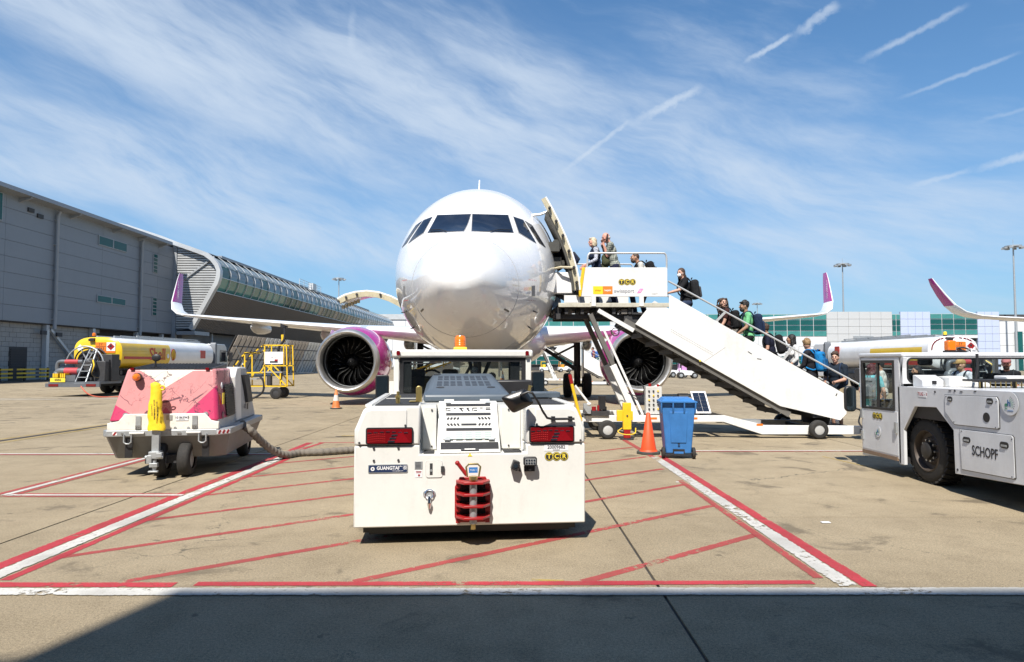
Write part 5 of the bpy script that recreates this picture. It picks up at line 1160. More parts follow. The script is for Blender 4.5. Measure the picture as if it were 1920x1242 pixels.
    # lifting legs
    for y in (yn + .12, yf - .26):
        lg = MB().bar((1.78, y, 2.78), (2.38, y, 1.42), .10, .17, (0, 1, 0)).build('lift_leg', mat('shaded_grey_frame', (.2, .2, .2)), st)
        MB().bar((2.28, y, 1.62), (2.80, y, .46), .15, .20, (0, 1, 0)).build('leg_sleeve', STAIRWHITE, lg, bevel=.01)
        MB().bar((2.08, y - .06, 2.42), (2.95, y - .06, .50), .035, .05).build('leg_guide', STAIRWHITE, lg)
        for k in range(4): MB().bar((2.33 + k * .12 - .02, y - .085, 1.58 - k * .265 + .05), (2.36 + k * .12, y - .085, 1.44 - k * .265), .012, .04).build('leg_slot', DARK, lg)
    MB().tube(spline([(2.6, yn + .03, 1.0), (2.9, yn - .02, .9), (2.95, yn, 1.15), (2.7, yn + .05, 1.3), (2.5, yn + .05, 1.2)], 6), .012, 6).build('hydraulic_hose', BLACK, st)
    MB().lathe([(.085, -.01), (.10, 0), (.085, .01), (.075, 0)], (2.33, yn, 2.37), 'y', 18, closed=True).build('hand_wheel', DARK, st)
    # chassis
    for y in (yn - .1, yf - .06):
        MB().prism([(1.6, .36), (1.6, .50), (4.75, .50), (5.62, .285), (8.05, .265), (8.05, .085), (5.55, .085), (4.70, .36)], 'xz', y - .06, y + .06).build('chassis_beam', STAIRWHITE, st, bevel=.006)
    for x in (1.7, 2.9, 4.6, 6.7): MB().box((x, yn - .04, .33 if x < 5 else .1), (x + .1, yf - .12, .44 if x < 5 else .24)).build('chassis_cross', DARK, st)
    for x in (2.10, 6.74):
        for y in (yn - .30, yf + .16): wheel_mb(x, y, .205, .205, .16, st, ALU, axis='y')
        MB().cyl((x, yn - .3, .205), (x, yf + .16, .205), .035, n=8).build('axle', DARK, st)
    for (x, z) in ((3.15, .44), (4.05, .44), (5.20 + .3, .30)): MB().box((x - .07, yn - .165, z - .022), (x + .07, yn - .160, z + .022)).build('reflector', ORANGE, st)
    MB().box((7.72, yn - .168, .13), (7.80, yn - .160, .20)).build('marker', BLACK, st)
    if not detail: return st
    # markings on the platform side
    for (x0, x1, m_) in ((1.83, 2.05, mat('sticker_yellow', (.85, .60, .02), .5)), (2.05, 2.27, mat('sticker_orange', (.80, .20, .02), .5))): MB().box((x0, yn - .054, 3.22), (x1 - .001, yn - .051, 3.40)).build('sticker', m_, pn)
    text('always', .05, (1.94, yn - .056, 3.305), FACE_CAM, RED, pn); text('helpful', .055, (2.16, yn - .056, 3.305), FACE_CAM, WHITEINK, pn, bold=.001)
    circle_logo(pn, (2.60, yn - .052, 3.495), .145, (pi / 2, 0, 0)); text('swissport', .115, (2.53, yn - .054, 3.29), FACE_CAM, mat('slate_ink', (.16, .17, .22), .5), pn, space=1.02)
    PKI = mat('pink_ink', (.70, .25, .52), .5); MB().prism([(2.82, 3.245), (2.90, 3.245), (2.965, 3.345), (2.885, 3.345)], 'xz', yn - .055, yn - .051).build('emblem', PKI, pn)
    MB().lathe([(.016, -.003), (.022, -.003), (.022, 0), (.016, 0)], (2.893, yn - .055, 3.295), 'y', 14, closed=True).build('emblem', WHITEINK, pn)
    text('S 8677', .05, (3.22, yn - .053, 3.225), FACE_CAM, mat('grey_ink', (.45, .45, .45), .6), pn); text('S 8677', .05, (7.30, yn - .162, .17), FACE_CAM, mat('grey_ink'), st) if False else None
    mb = MB(); rr = atan2(-.571, 1)
    R3 = Matrix.Rotation(-rr, 3, 'Y')
    for j in range(2):
        for k in range(26): mb.cbox((3.60 + k * .036, yn - .032, 2.42 - .571 * k * .036 - j * .05), (.026, .003, .018), R3)
    stuff(mb.build('small_print', mat('grey_ink', (.45, .45, .45), .6), fl))
    MB().cyl((4.23, yn - .031, 1.72), (4.23, yn - .034, 1.72), .022, n=10).build('yellow_dot', YELLOWINK, fl)
    for x, z in ((5.35, 1.90), (5.56, 1.76)): MB().cbox((x, yn - .033, z), (.10, .006, .014), Matrix.Rotation(.6 if x < 5.5 else .15, 3, 'Y')).build('latch_slot', DARK, fl)
    MB().cbox((7.28, yn - .034, .96), (.02, .008, .06), Matrix.Rotation(.5, 3, 'Y')).build('latch_slot', DARK, fl)
    # gear on the chassis
    cbx = MB().box((3.0, yn - .05, .52), (3.36, yn + .12, 1.14)).build('control_box', mat('pale_grey_box', (.55, .55, .53), .5, dirt=.2), st, bevel=.01)
    for i in range(3):
        for j in range(5): MB().cyl((3.07 + i * .10, yn - .05, .64 + j * .10), (3.07 + i * .10, yn - .075, .64 + j * .10), .020, n=10).build('switch', [BLACK, DARK, YELLOW, BLACK][(i * 3 + j) % 4], cbx)
    MB().cyl((3.10, yn, 1.14), (3.10, yn, 1.21), .035, n=12).build('stop_button', RED, cbx); MB().cyl((3.28, yn, 1.14), (3.28, yn, 1.19), .03, n=12).build('stop_button', RED, cbx)
    sp = MB().add([(4.12, yn - .06, .55), (4.46, yn - .06, .55), (4.38, yn + .12, 1.03), (4.04, yn + .12, 1.03), (4.12, yn - .03, .54), (4.46, yn - .03, .54), (4.38, yn + .15, 1.02), (4.04, yn + .15, 1.02)], [(0, 1, 2, 3), (7, 6, 5, 4), (0, 4, 5, 1), (1, 5, 6, 2), (2, 6, 7, 3), (3, 7, 4, 0)]).build('solar_panel', WHITEINK, st)
    CELL = mat('solar_cell', (.015, .02, .035), .12, coat=.6)
    for i in range(2):
        for j in range(5):
            def sp_(u, v): a = Vector((4.12, yn - .064, .55)).lerp(Vector((4.46, yn - .064, .55)), u); b = Vector((4.04, yn + .116, 1.03)).lerp(Vector((4.38, yn + .116, 1.03)), u); return a.lerp(b, v)
            u0, u1, v0, v1 = .09 + i * .415, .09 + i * .415 + .40, .07 + j * .174, .07 + j * .174 + .166
            MB().quad(sp_(u0, v0), sp_(u1, v0), sp_(u1, v1), sp_(u0, v1)).build('solar_cell', CELL, sp)
    mb = MB()
    for k in range(16): mb.cbox((3.75 + random.uniform(-.18, .22), yn + .25 + random.uniform(-.1, .2), .62 + random.uniform(-.1, .3)), (random.uniform(.06, .2), .15, random.uniform(.05, .16)))
    mb.cyl((3.78, yn + .2, .86), (4.0, yn + .2, .86), .12, n=14); stuff(mb.build('engine', BLACK, st))
    MB().box((5.15, yn - .10, .30), (5.55, yn + .2, .40)).build('foot_step', GALV, st)
    # front jack, tow bar and battery tray
    jk = MB().box((2.42, yn - .46, .22), (2.60, yn - .34, .80)).box((2.29, yn - .45, .40), (2.42, yn - .36, .64)).box((2.60, yn - .45, .42), (2.64, yn - .36, .62)).build('jack', YELLOW, st, bevel=.008)
    MB().box((2.44, yn - .45, .03), (2.58, yn - .35, .22)).build('jack_foot', RED, jk); MB().cyl((2.51, yn - .40, .0), (2.51, yn - .40, .03), .15, n=16).build('jack_pad', DARK, jk); MB().cyl((2.51, yn - .46, .52), (2.51, yn - .475, .52), .02, n=8).build('bolt', DARK, jk)
    MB().tube(spline([(2.40, yn - .42, .25), (2.30, yn - .5, .18), (2.45, yn - .52, .12), (2.66, yn - .5, .14), (2.70, yn - .42, .25)], 6), .012, 6).build('jack_strap', YELLOW, jk)
    bt = MB().box((1.62, yn - .2, .50), (2.15, yn + .3, .60)).build('battery_tray', DARK, st)
    for k in range(4): MB().cyl((1.72 + k * .12, yn, .60), (1.72 + k * .12, yn, .72 - .03 * (k % 2)), .05, n=10).build('fluid_bottle', RED if k in (1, 2) else BLACK, bt)
    MB().cbox((1.66, yn - .22, .66), (.16, .12, .22)).build('valve_block', GALV, bt); MB().cbox((2.02, yn, .78), (.14, .2, .3)).build('motor', BLACK, bt)
    tb_ = MB().tube([(1.50, yn - .5, .42), (1.42, yn - .5, .72), (1.30, yn - .5, 1.22)], .035, 10).build('tow_bar', YELLOW, st); MB().tube([(1.30, yn - .5, 1.22), (1.26, yn - .5, 1.42)], .04, 10).build('tow_bar_grip', RED, tb_); MB().tube([(1.26, yn - .5, 1.42), (1.24, yn - .5, 1.52)], .018, 8).build('tow_bar_tip', DARK, tb_)
    MB().tube([(1.37, yn - .52, 1.18), (1.66, yn - .55, .80)], .025, 8).ell((1.67, yn - .55, .78), (.05, .04, .04), 10, 6).build('tow_eye', STAIRWHITE, tb_)
    MB().bar((1.0, yn - .4, .42), (1.62, yn - .15, .42), .08, .08).build('tow_frame', STAIRWHITE, st); MB().cbox((1.45, yn - .45, .38), (.2, .12, .12)).build('tow_coupling', STAIRWHITE, st)
    return st
ps = passenger_stairs('passenger_stairs', 'white mobile passenger stairs reaching the open front door, people climbing', (SX, SY, 0))
ps2 = passenger_stairs('passenger_stairs', 'distant white passenger stairs seen between the landing gear and the right engine', (.35, 50, 0), False)
# ================================================================== RIGHT TOW TRACTOR
XL = 5.67
rt = thing('tow_tractor', 'worn grey white tow tractor with glazed cab at the right edge', 'tow tractor', (XL, 7.2, 0))
GW = mat('worn_grey_tractor_paint', (.62, .635, .66), .38, dirt=.16, dscale=2.2, vert=True, coat=.2, dirtcol=(.22, .19, .15))
def sy(px): return XL * 1280 / (px - 960) - 7.2          # local y of a point on the left side
def sz(px, py): return at(px, py, XL * 1280 / (px - 960)).z
WB = 2.25
poly = [(0, .34), (sy(1784), .26), (sy(1783), .81), (sy(1752), 1.08), (sy(1712), 1.06), (sy(1690), .71), (sy(1690), .20), (sy(1681), .20), (sy(1681), 1.33), (0, 1.36)]
MB().prism(poly, 'yz', 0, .05).build('body_side', GW, rt, bevel=.006)
MB().prism([(0, .34), (2.7, .25), (2.7, 1.33), (0, 1.36)], 'yz', WB - .05, WB).build('body_side', GW, rt)
MB().box((.05, -.02, .34), (WB - .05, 0, 1.36)).build('rear_panel', GW, rt); MB().box((.04, .0, 1.31), (WB - .04, 2.70, 1.335)).build('deck', GW, rt, bevel=.008)
MB().box((.30, .05, .30), (WB - .3, 3.8, 1.0)).build('chassis', BLACK, rt)
MB().box((.052, 1.0, .9), (.3, 2.75, 1.29)).box((.25, 1.2, .3), (.32, 2.75, 1.2)).build('wheel_arch', BLACK, rt)
# wheels
def big_wheel(x, y, sg):
    c = (x, y, .455); r, w_ = .455, .28
    t = MB().lathe([(.29, -w_ / 2), (.40, -w_ / 2 - .01), (.43, -w_ * .46), (.445, -w_ * .38), (.445, w_ * .38), (.43, w_ * .46), (.40, w_ / 2), (.29, w_ / 2)], c, 'x', 40).build('wheel', RUBBER, rt, ang=50)
    mb = MB()
    for k in range(30):
        a = 2 * pi * k / 30; R = Matrix.Rotation(-a, 3, 'X')
        for s2 in (-1, 1): mb.cbox(Vector(c) + R @ Vector((s2 * w_ * .26, 0, .448)), (w_ * .46, .062, .026), R @ Matrix.Rotation(s2 * .25, 3, 'Z'))
    stuff(mb.build('tyre_tread', RUBBER, t))
    rim_m = mat('brown_dusty_rim', (.055, .042, .034), .6, .2, dirt=.5, dirtcol=(.14, .10, .07), dscale=9)
    MB().lathe([(.295, -w_ / 2 + .0), (.28, -w_ / 2 - .012), (.265, -w_ / 2 + .01), (.25, -w_ / 2 + .07), (.20, -w_ / 2 + .085), (.17, -w_ / 2 + .06), (.001, -w_ / 2 + .06)], c, 'x', 32).build('rim', rim_m, t)
    MB().lathe([(.115, -w_ / 2 + .06), (.112, -w_ / 2 - .015), (.09, -w_ / 2 - .03), (.001, -w_ / 2 - .032)], c, 'x', 20).build('hub', mat('hub_black', (.03, .028, .027), .5, .3, dirt=.3), t)
    for k in range(10):
        a = 2 * pi * k / 10; MB().cyl((x - w_ / 2 + .06, y + .145 * cos(a),   .455 + .145 * sin(a)), (x - w_ / 2 + .015, y + .145 * cos(a),   .455 + .145 * sin(a)), .016, n=6).build('wheel_nut', STEEL, t)
big_wheel(.25, 2.38, 1); wheel_mb(WB - .25, 2.33, .475, .475, .28, rt); wheel_mb(WB - .25, .2, .44, .44, .26, rt)
# hatches on the side
def hatch(pxs, name='side_hatch', holes=()):
    q = [(sy(px), sz(px, py)) for px, py in pxs]
    s_ = MB().prism(q, 'yz', -.004, 0).build('hatch_seam', mat('dark_seam', (.10, .10, .10), .6), rt)
    c = (sum(a for a, b in q) / len(q), sum(b for a, b in q) / len(q)); q2 = [(c[0] + (a - c[0]) * (1 - .012 / abs(a - c[0])) if abs(a - c[0]) > .02 else a, c[1] + (b - c[1]) * (1 - .008 / abs(b - c[1])) if abs(b - c[1]) > .02 else b) for a, b in q]
    MB().prism(q2, 'yz', -.012, -.004).build('side_hatch', GW, s_, bevel=.003)
    for (px, py, w_, h_) in holes:
        MB().prism(roundrect(w_, h_, min(w_, h_) * .45, 4, sy(px), sz(px, py)), 'yz', -.016, -.011).build('handle_recess', BLACK, s_); MB().bar((-.02, sy(px) - w_ * .3, sz(px, py) - h_ * .1), (-.02, sy(px) + w_ * .3, sz(px, py) - h_ * .1), .01, h_ * .3).build('handle', GALV, s_)
    for a, b in q2[::2]: MB().cyl((-.012, a + (c[0] - a) * .06, b + (c[1] - b) * .08), (-.016, a + (c[0] - a) * .06, b + (c[1] - b) * .08), .008, n=6).build('bolt', DARK, s_)
    return s_
hatch([(1769, 740), (1868, 744), (1871, 750), (1871, 804), (1868, 806), (1786, 797), (1783, 794), (1769, 772)], holes=((1780, 748.5, .10, .065), (1854.5, 752.5, .11, .07)))
hatch([(1795, 804), (1894, 816), (1897, 820), (1898, 898), (1895, 900), (1797, 881)], holes=((1809, 825, .14, .07), (1879, 835, .14, .075)))
MB().cyl((-.013, sy(1847.5), sz(1847.5, 783)), (-.016, sy(1847.5), sz(1847.5, 783)), .058, n=22).build('filler_hole', BLACK, rt)
text('SCHOPF', .17, (-.0145, sy(1842), sz(1842, 849.5)), FACE_LEFT, INK, rt, sx=.72, bold=.002)
MB().box((-.004, sy(1735), sz(1727, 745)), (0, sy(1720), sz(1727, 734))).build('label', STICKER, rt); text('TUG - 1', .065, (-.005, sy(1727.5), sz(1727.5, 739.5)), FACE_LEFT, RED, rt)
for px, py in ((1751, 735), (1789, 881), (1788, 733), (1917, 905)): MB().cyl((-.006, sy(px), sz(px, py)), (0, sy(px), sz(px, py)), .016, n=8).build('bolt', DARK, rt)
for px, py, ln in ((1779, 733, .05), (1826, 734, .04), (1800, 735, .05)): MB().cbox((-.003, sy(px), sz(px, py)), (.003, ln, .012)).build('paint_chip', DARK, rt)
GI, BI = mat('green_ink', (.03, .22, .11), .5), mat('blue_ink', (.03, .13, .32), .5)
def gh(px, py, r):
    y, z = sy(px), sz(px, py); d = MB().cyl((-.016, y, z), (-.013, y, z), r, n=32).build('round_sticker', mat('pale_sticker', (.64, .65, .67), .45, dirt=.1), rt)
    text('g', r * .78, (-.018, y + r * .42, z - .02), FACE_LEFT, GI, d, bold=.002); text('h', r * .78, (-.018, y + r * .08, z - .0), FACE_LEFT, BI, d, bold=.002)
    for j in range(3):
        mb = MB()
        for k in range(7):
            a = radians(20 + k * 17); q = r * (.30 + .17 * j); mb.cbox((-.017, y + r * .1 - q * sin(a), z - r * .05 + q * cos(a)), (.003, r * .05, r * .05))
        mb.build('dots', INK if j == 2 else GI, d)
    text('LONDON', r * .16, (-.018, y - r * .05, z - r * .62), FACE_LEFT, BI, d)
gh(1892, 757, .135)
# cab
CY = sy(1690); CE = 3.92; ZR = 1.815
MB().box((-.01, CY - .02, ZR - .055), (WB + .01, CE + .05, ZR + .01)).build('cab_roof', GW, rt, bevel=.02)
# door with two glass panes
def frame(pts_out, pts_in, x0, x1):
    n = len(pts_out); vs = [(x, a, b) for x in (x0, x1) for P in (pts_out, pts_in) for a, b in P]; f = []
    for i in range(n):
        j = (i + 1) % n; f += [(i, j, n + j, n + i), (2 * n + i, 3 * n + i, 3 * n + j, 2 * n + j), (i, 2 * n + i, 2 * n + j, j), (n + i, n + j, 3 * n + j, 3 * n + i)]
    return MB().add(vs, f)
y0, y1 = sy(1682), CE
d0 = frame([(y0, .27), (y1, .19), (y1, ZR - .06), (y0, ZR - .06)], [(y0 + .10, .98), (y1 - .05, .96), (y1 - .05, ZR - .11), (y0 + .10, ZR - .11)], 0, .05).build('door', GW, rt, bevel=.006)
MB().box((-.006, y0 + .03, .31), (0, y1 - .03, .955)).build('door_skin', GW, d0, bevel=.004)
wf = frame([(y0 + .09, .965), (y1 - .04, .945), (y1 - .04, ZR - .10), (y0 + .09, ZR - .10)], [(y0 + .135, 1.0), (y1 - .09, .98), (y1 - .09, ZR - .145), (y0 + .135, ZR - .145)], -.012, .03).build('door_window', BLACK, d0)
MB().box((-.008, (y0 + y1) / 2 + .0, .985), (.02, (y0 + y1) / 2 + .045, ZR - .12)).build('window_bar', BLACK, d0); MB().box((.012, y0 + .13, .99), (.016, y1 - .08, ZR - .14)).build('pane', GLASS, wf)
MB().box((-.012, y0 + .04, .235), (.02, y1 - .02, .29)).build('door_sill', mat('rusty_sill', (.22, .15, .10), .8, dirt=.6, dscale=12), d0); MB().cbox((-.02, y0 + .05, .72), (.03, .05, .16)).build('door_lock', GALV, d0)
for z in (.52, .86): MB().cbox((-.012, y1 - .04, z), (.03, .06, .14)).build('hinge', GALV, d0)
circle_logo(rt, (-.009, sy(1643), sz(1643, 780)), .105, FACE_LEFT); gh(1644, 809, .085)
MB().prism([(y0, .20), (y0, ZR - .06), (y0 - .30, ZR - .06), (y0 - .11, 1.33), (y0 - .11, .20)], 'yz', .004, .05).build('cab_post', GW, rt) if False else None
MB().bar((.025, y0 - .015, .2), (.025, y0 - .015, ZR - .06), .05, .03).build('cab_post', GW, rt)
qw = MB().bar((.025, y0 - .04, 1.34), (.025, CY - .03, ZR - .06), .05, .035, (0, 1, 0)).build('cab_post', GW, rt)
# rear wall of the cab, rounded window opening
ro = [(0, 1.33), (WB, 1.33), (WB, ZR - .055), (0, ZR - .055)]
RX0, RX1, RZ0, RZ1 = .075, WB - .1, 1.40, ZR - .075
def rear_frame():
    n = 6; inn_ = roundrect(RX1 - RX0, RZ1 - RZ0, .07, n, (RX0 + RX1) / 2, (RZ0 + RZ1) / 2); m_ = len(inn_); mb = MB()
    out = []
    for (x, z) in inn_:
        cx, cz = (RX0 + RX1) / 2, (RZ0 + RZ1) / 2; tx = (WB / 2) / abs(x - cx) if abs(x - cx) > 1e-6 else 1e9; tz = ((ZR - .055 - 1.33) / 2) / abs(z - cz) if abs(z - cz) > 1e-6 else 1e9; t = min(tx, tz)
        out.append((max(0, min(WB, cx + (x - cx) * t * 1.0)), max(1.33, min(ZR - .055, cz + (z - cz) * t))))
    vs = [(x, y, z) for y in (CY - .01, CY + .03) for P in (inn_, out) for x, z in P]; f = []
    for i in range(m_):
        j = (i + 1) % m_; f += [(i, j, m_ + j, m_ + i), (2 * m_ + i, 3 * m_ + i, 3 * m_ + j, 2 * m_ + j), (i, 2 * m_ + i, 2 * m_ + j, j), (m_ + i, m_ + j, 3 * m_ + j, 3 * m_ + i)]
    o = mb.add(vs, f).build('cab_rear_wall', GW, rt)
    q = MB().tube([(x, CY - .012, z) for x, z in inn_ + inn_[:1]], .014, 6).build('window_seal', BLACK, o); MB().box((RX0, CY + .010, RZ0), (RX1, CY + .014, RZ1)).build('pane', GLASS, o)
rear_frame()
for x in (.03, WB - .05): MB().box((x - .03, CE - .02, .95), (x + .03, CE + .04, ZR - .055)).build('cab_pillar', GW, rt)
MB().box((.06, CE, .25), (WB - .06, CE + .04, .98)).build('cab_front', GW, rt); MB().box((.07, CE + .01, .99), (WB - .08, CE + .015, ZR - .06)).build('windscreen', GLASS, rt); MB().box((WB - .04, CY, .25), (WB, CE, 1.0)).build('cab_side', GW, rt)
MB().box((1.10, CY + .06, 1.0), (1.17, CY + .12, ZR - .06)).build('cab_inner_post', BLACK, rt); MB().box((.06, CY + .03, .22), (WB - .06, CE, .30)).build('cab_floor', DARK, rt)
for x in (.42, 1.6):
    MB().cbox((x, CY + .62, .82), (.46, .46, .14)).cbox((x, CY + .40, 1.12), (.44, .12, .55)).cbox((x, CY + .42, 1.44), (.26, .08, .16)).build('seat', mat('dark_seat', (.025, .026, .03), .8), rt, bevel=.04)
MB().cbox((.45, CE - .12, 1.02), (.6, .25, .14)).build('dashboard', BLACK, rt, bevel=.03); MB().lathe([(.17, -.012), (.185, 0), (.17, .012), (.155, 0)], (.5, CE - .35, 1.15), 'y', 18, closed=True).build('steering_wheel', BLACK, rt)
im = at(1735, 677, 10.3); MB().prism(roundrect(.21, .135, .035, 4, im.x - XL, im.z), 'xz', 10.28 - 7.2, 10.34 - 7.2).build('inner_mirror', BLACK, rt, bevel=.015)
b_ = at(1782, 668, 10.4); bc = MB().cbox((b_.x - XL, 3.2, ZR + .02), (.14, .14, .05)).build('beacon', BLACK, rt); MB().cbox((b_.x - XL, 3.2, ZR + .12), (.125, .12, .16)).build('lens', ORANGE, bc, bevel=.02)
# outside mirror on its arm
m1 = at(1594, 748, 11.3); m_ = MB().prism(roundrect(.19, .42, .07, 5, m1.x - XL, m1.z), 'xz', 4.07, 4.14).build('side_mirror', BLACK, rt, bevel=.02)
MB().prism(roundrect(.155, .38, .06, 5, m1.x - XL, m1.z), 'xz', 4.061, 4.069).build('mirror_glass', MATS['mirror_glass'], m_); MB().tube(spline([(m1.x - XL + .05, 4.12, m1.z - .15), (m1.x - XL + .16, 4.08, m1.z - .20), (-.02, 3.98, .72), (.0, 3.9, .62)], 5), .014, 6).build('mirror_arm', BLACK, m_)
# things on the rear deck
def dk(px, py, Y): p = at(px, py, Y); return p.x - XL, p.z
MB().prism([(2.45, 1.335), (2.45, 1.43), (2.62, 1.50), (2.69, 1.50), (2.69, 1.335)], 'yz', .12, .42).build('deck_housing', GW, rt, bevel=.012)
MB().prism([(.44, 1.337), (.44, 1.48), (.62, 1.49), (.78, 1.40), (.98, 1.40), (1.05, 1.337)], 'xz', 2.35, 2.65).build('deck_housing', WHITE, rt, bevel=.012); MB().cbox((.28, 2.44, 1.40), (.06, .01, .05)).build('label', BLACK, rt)
mb = MB().box((.55, 1.90, 1.425), (2.1, 2.25, 1.452))
for x in (.66, 1.12, 1.6, 2.0): mb.box((x, 2.05, 1.335), (x + .035, 2.09, 1.43))
mb.build('deck_rack', BLACK, rt)
mb = MB()
for k in range(11): mb.box((.62 + k * .07, 2.0, 1.34), (.63 + k * .07, 2.01, 1.42))
mb.build('wire_basket', BRASS, rt)
MB().box((.95, 1.95, 1.454), (1.28, 2.2, 1.50)).build('white_box', WHITEINK, rt, bevel=.01); MB().cyl((1.36, 2.05, 1.455), (1.36, 2.05, 1.49), .035, n=12).build('red_cap', RED, rt); MB().box((1.40, 1.6, 1.34), (2.2, 2.2, 1.40)).build('dark_cover', BLACK, rt)
MB().tube([(.70, 2.2, 1.43), (.74, 2.21, 1.62), (.735, 2.21, 1.80)], .018, 8).build('exhaust_pipe', BLACK, rt)
MB().cyl((-.04, .12, .33), (.06, .12, .33), .07, n=16).build('rubber_buffer', BLACK, rt); MB().box((-.02, .02, .30), (.03, .09, .70)).build('rear_fender', DARK, rt)
# ================================================================== FUEL TANKERS
TYEL = mat('tank_yellow', (.72, .48, .015), .35, coat=.4, dirt=.1, dscale=1.5); TWHITE = mat('tank_white', (.74, .75, .76), .32, coat=.4, dirt=.08, dscale=1); SHRED = mat('stripe_red', (.45, .03, .015), .4)
PIPEG = mat('pipe_grey', (.13, .14, .155), .45, .2, dirt=.2); HAZ = mat('hazard_orange', (.80, .20, .02), .5)
def tanker(name, label, loc, yellow):
    t = thing(name, label, 'fuel tanker', loc, 0, None)
    Lt, W, z0, z1 = 10.8, 1.25, 1.32, 3.0
    def sect(a):
        c, s_ = cos(a), sin(a); e = 2 / 2.9; return (W * (abs(c) ** e) * (1 if c >= 0 else -1), (z0 + z1) / 2 + (z1 - z0) / 2 * (abs(s_) ** e) * (1 if s_ >= 0 else -1))
    N = 40; rows = [(-.10, .80), (-.05, .93), (0, 1.0), (.02, 1.0)] + [(k * .5, 1.0) for k in range(1, 22)] + [(Lt, 1.0), (Lt + .06, .9)]
    vs = []; zc = (z0 + z1) / 2
    for y, k in rows:
        for i in range(N): x, z = sect(2 * pi * i / N + pi / N); vs.append((x * k, y, zc + (z - zc) * k))
    mb = MB(); o = 0; mb.v = vs
    for r in range(len(rows) - 1):
        for i in range(N):
            f = (r * N + i, r * N + (i + 1) % N, (r + 1) * N + (i + 1) % N, (r + 1) * N + i); mb.f.append(f); z = sum(vs[q][2] for q in f) / 4; y = sum(vs[q][1] for q in f) / 4
            if yellow: mb.mi.append(1 if (y < 5.1 and z < 2.66) or y < .03 else 0)  # white above the yellow section paints the glare on the tank's top
            else: mb.mi.append(1 if .3 < y < 5.5 and 2.15 < z < 2.48 else 0)
    mb.f += [tuple(range(N)), tuple(range((len(rows) - 1) * N, len(rows) * N))]; mb.mi += [1 if yellow else 0, 0]
    tk = mb.build('tank', [TWHITE, TYEL], t, ang=50)
    sgn = 1 if yellow else -1
    xs = sgn * (W + .004); FC = FACE_RIGHT if yellow else FACE_LEFT
    if yellow:
        MB().box((xs - .01, .2, 1.86), (xs + .004, 3.3, 2.0)).build('stripe', SHRED, tk); text('Shell', .95, (xs + .006, 3.55, 2.12), FC, SHRED, tk, bold=.012)
        mb = MB(); pts = [(5.35 + .30 * sin(a) * (1 - .25 * (cos(a) < -.5)), 2.12 + .36 * cos(a)) for a in [2 * pi * k / 24 for k in range(24)]]; pts = [(y, max(z, 1.80)) for y, z in pts]
        e = mb.prism(pts, 'yz', xs - .02, xs + .004).build('scallop_emblem', SHRED, tk); MB().prism([(5.35 + (y - 5.35) * .84, 2.12 + (z - 2.12) * .86) for y, z in pts], 'yz', xs + .004, xs + .007).build('scallop_face', YELLOWINK, e)
        for k in range(-2, 3): MB().bar((xs + .009, 5.35 + k * .035, 1.83), (xs + .009, 5.35 + k * .10, 2.40 - abs(k) * .03), .004, .022, (1, 0, 0)).build('scallop_rib', SHRED, e)
        MB().cyl((xs, 4.72, 2.05), (xs + .004, 4.72, 2.05), .13, n=16).build('round_sign', WHITEINK, tk)
        MB().box((xs - .02, 8.9, 1.95), (xs + .004, 9.6, 2.45)).build('hazard_plate', SHRED, tk)
    else:
        MB().box((xs - .004, .3, 1.55), (xs + .01, 5.5, 1.75)).build('stripe', SHRED, tk); MB().box((xs - .004, .3, 1.78), (xs + .01, 5.5, 2.05)).build('stripe', TYEL, tk)
        MB().box((xs - .004, 9.2, 2.2), (xs + .02, 9.8, 2.7)).build('hazard_plate', SHRED, tk)
        for k in range(15):
            a = pi * (.06 + .063 * k); x, z = sect(a); MB().cbox((x * .88, -.085, zc + (z - zc) * .90), (.15, .03, .05), Matrix.Rotation(-(a - pi / 2) * -1, 3, 'Y').inverted() if False else Matrix.Rotation(pi / 2 - a, 3, 'Y')).build('dash', mat('dark_red_dash', (.16, .01, .015), .5), tk)
    # hazard plates on the rear end
    hx = .35 if yellow else .45
    h = MB().box((hx - .42, -.13, 2.28), (hx + .12, -.115, 2.72)).build('hazard_plate', HAZ, t); text('3Y', .19, (hx - .15, -.135, 2.61), FACE_CAM, INK, h); text('1863', .19, (hx - .15, -.135, 2.39), FACE_CAM, INK, h); MB().box((hx - .40, -.133, 2.49), (hx + .10, -.13, 2.51)).build('plate_line', INK, h)
    h2 = MB().box((hx + .15, -.13, 2.28), (hx + .60, -.115, 2.72)).build('flame_plate', WHITEINK if yellow else TWHITE, t); MB().prism([(hx + .375, 2.31), (hx + .58, 2.5), (hx + .375, 2.69), (hx + .17, 2.5)], 'xz', -.136, -.13).build('diamond', RED, h2); MB().ell((hx + .375, -.137, 2.53), (.05, .003, .07), 8, 6).build('flame', INK, h2)
    if yellow: MB().box((hx - .42, -.13, 2.18), (hx + .60, -.12, 2.26)).build('hazard_strip', HAZ, t); MB().prism([(-.88, 2.22), (-.70, 2.42), (-.88, 2.62), (-1.06, 2.42)], 'xz', -.11, -.09).build('white_diamond', WHITEINK, t)
    b = MB().cyl((-.30, .1, 3.0), (-.30, .1, 3.06), .09, n=12).build('beacon', BLACK, t); MB().lathe([(.085, 3.06), (.085, 3.18), (.05, 3.22), (.001, 3.225)], (-.30, .1, 0), 'z', 14).build('lens', ORANGE if yellow else YELLOWINK, b); MB().cbox((-.25, -.15, 2.86), (.26, .2, .12), Matrix.Rotation(.3, 3, 'X')).build('rear_lamp', DARK, t)
    # walkway rails on top
    for x in (-.45, .45):
        MB().bar((x, .6, 3.04), (x, Lt - .3, 3.04), .06, .10).build('walkway_edge', GALV, t)
        MB().bar((x, 2.8, 3.16), (x, Lt - .6, 3.16), .05, .05).build('walkway_rail', GALV, t)
        for k in range(6): MB().bar((x, 2.8 + 1.45 * k, 3.0), (x, 2.8 + 1.45 * k, 3.18), .05, .05).build('rail_post', GALV, t)
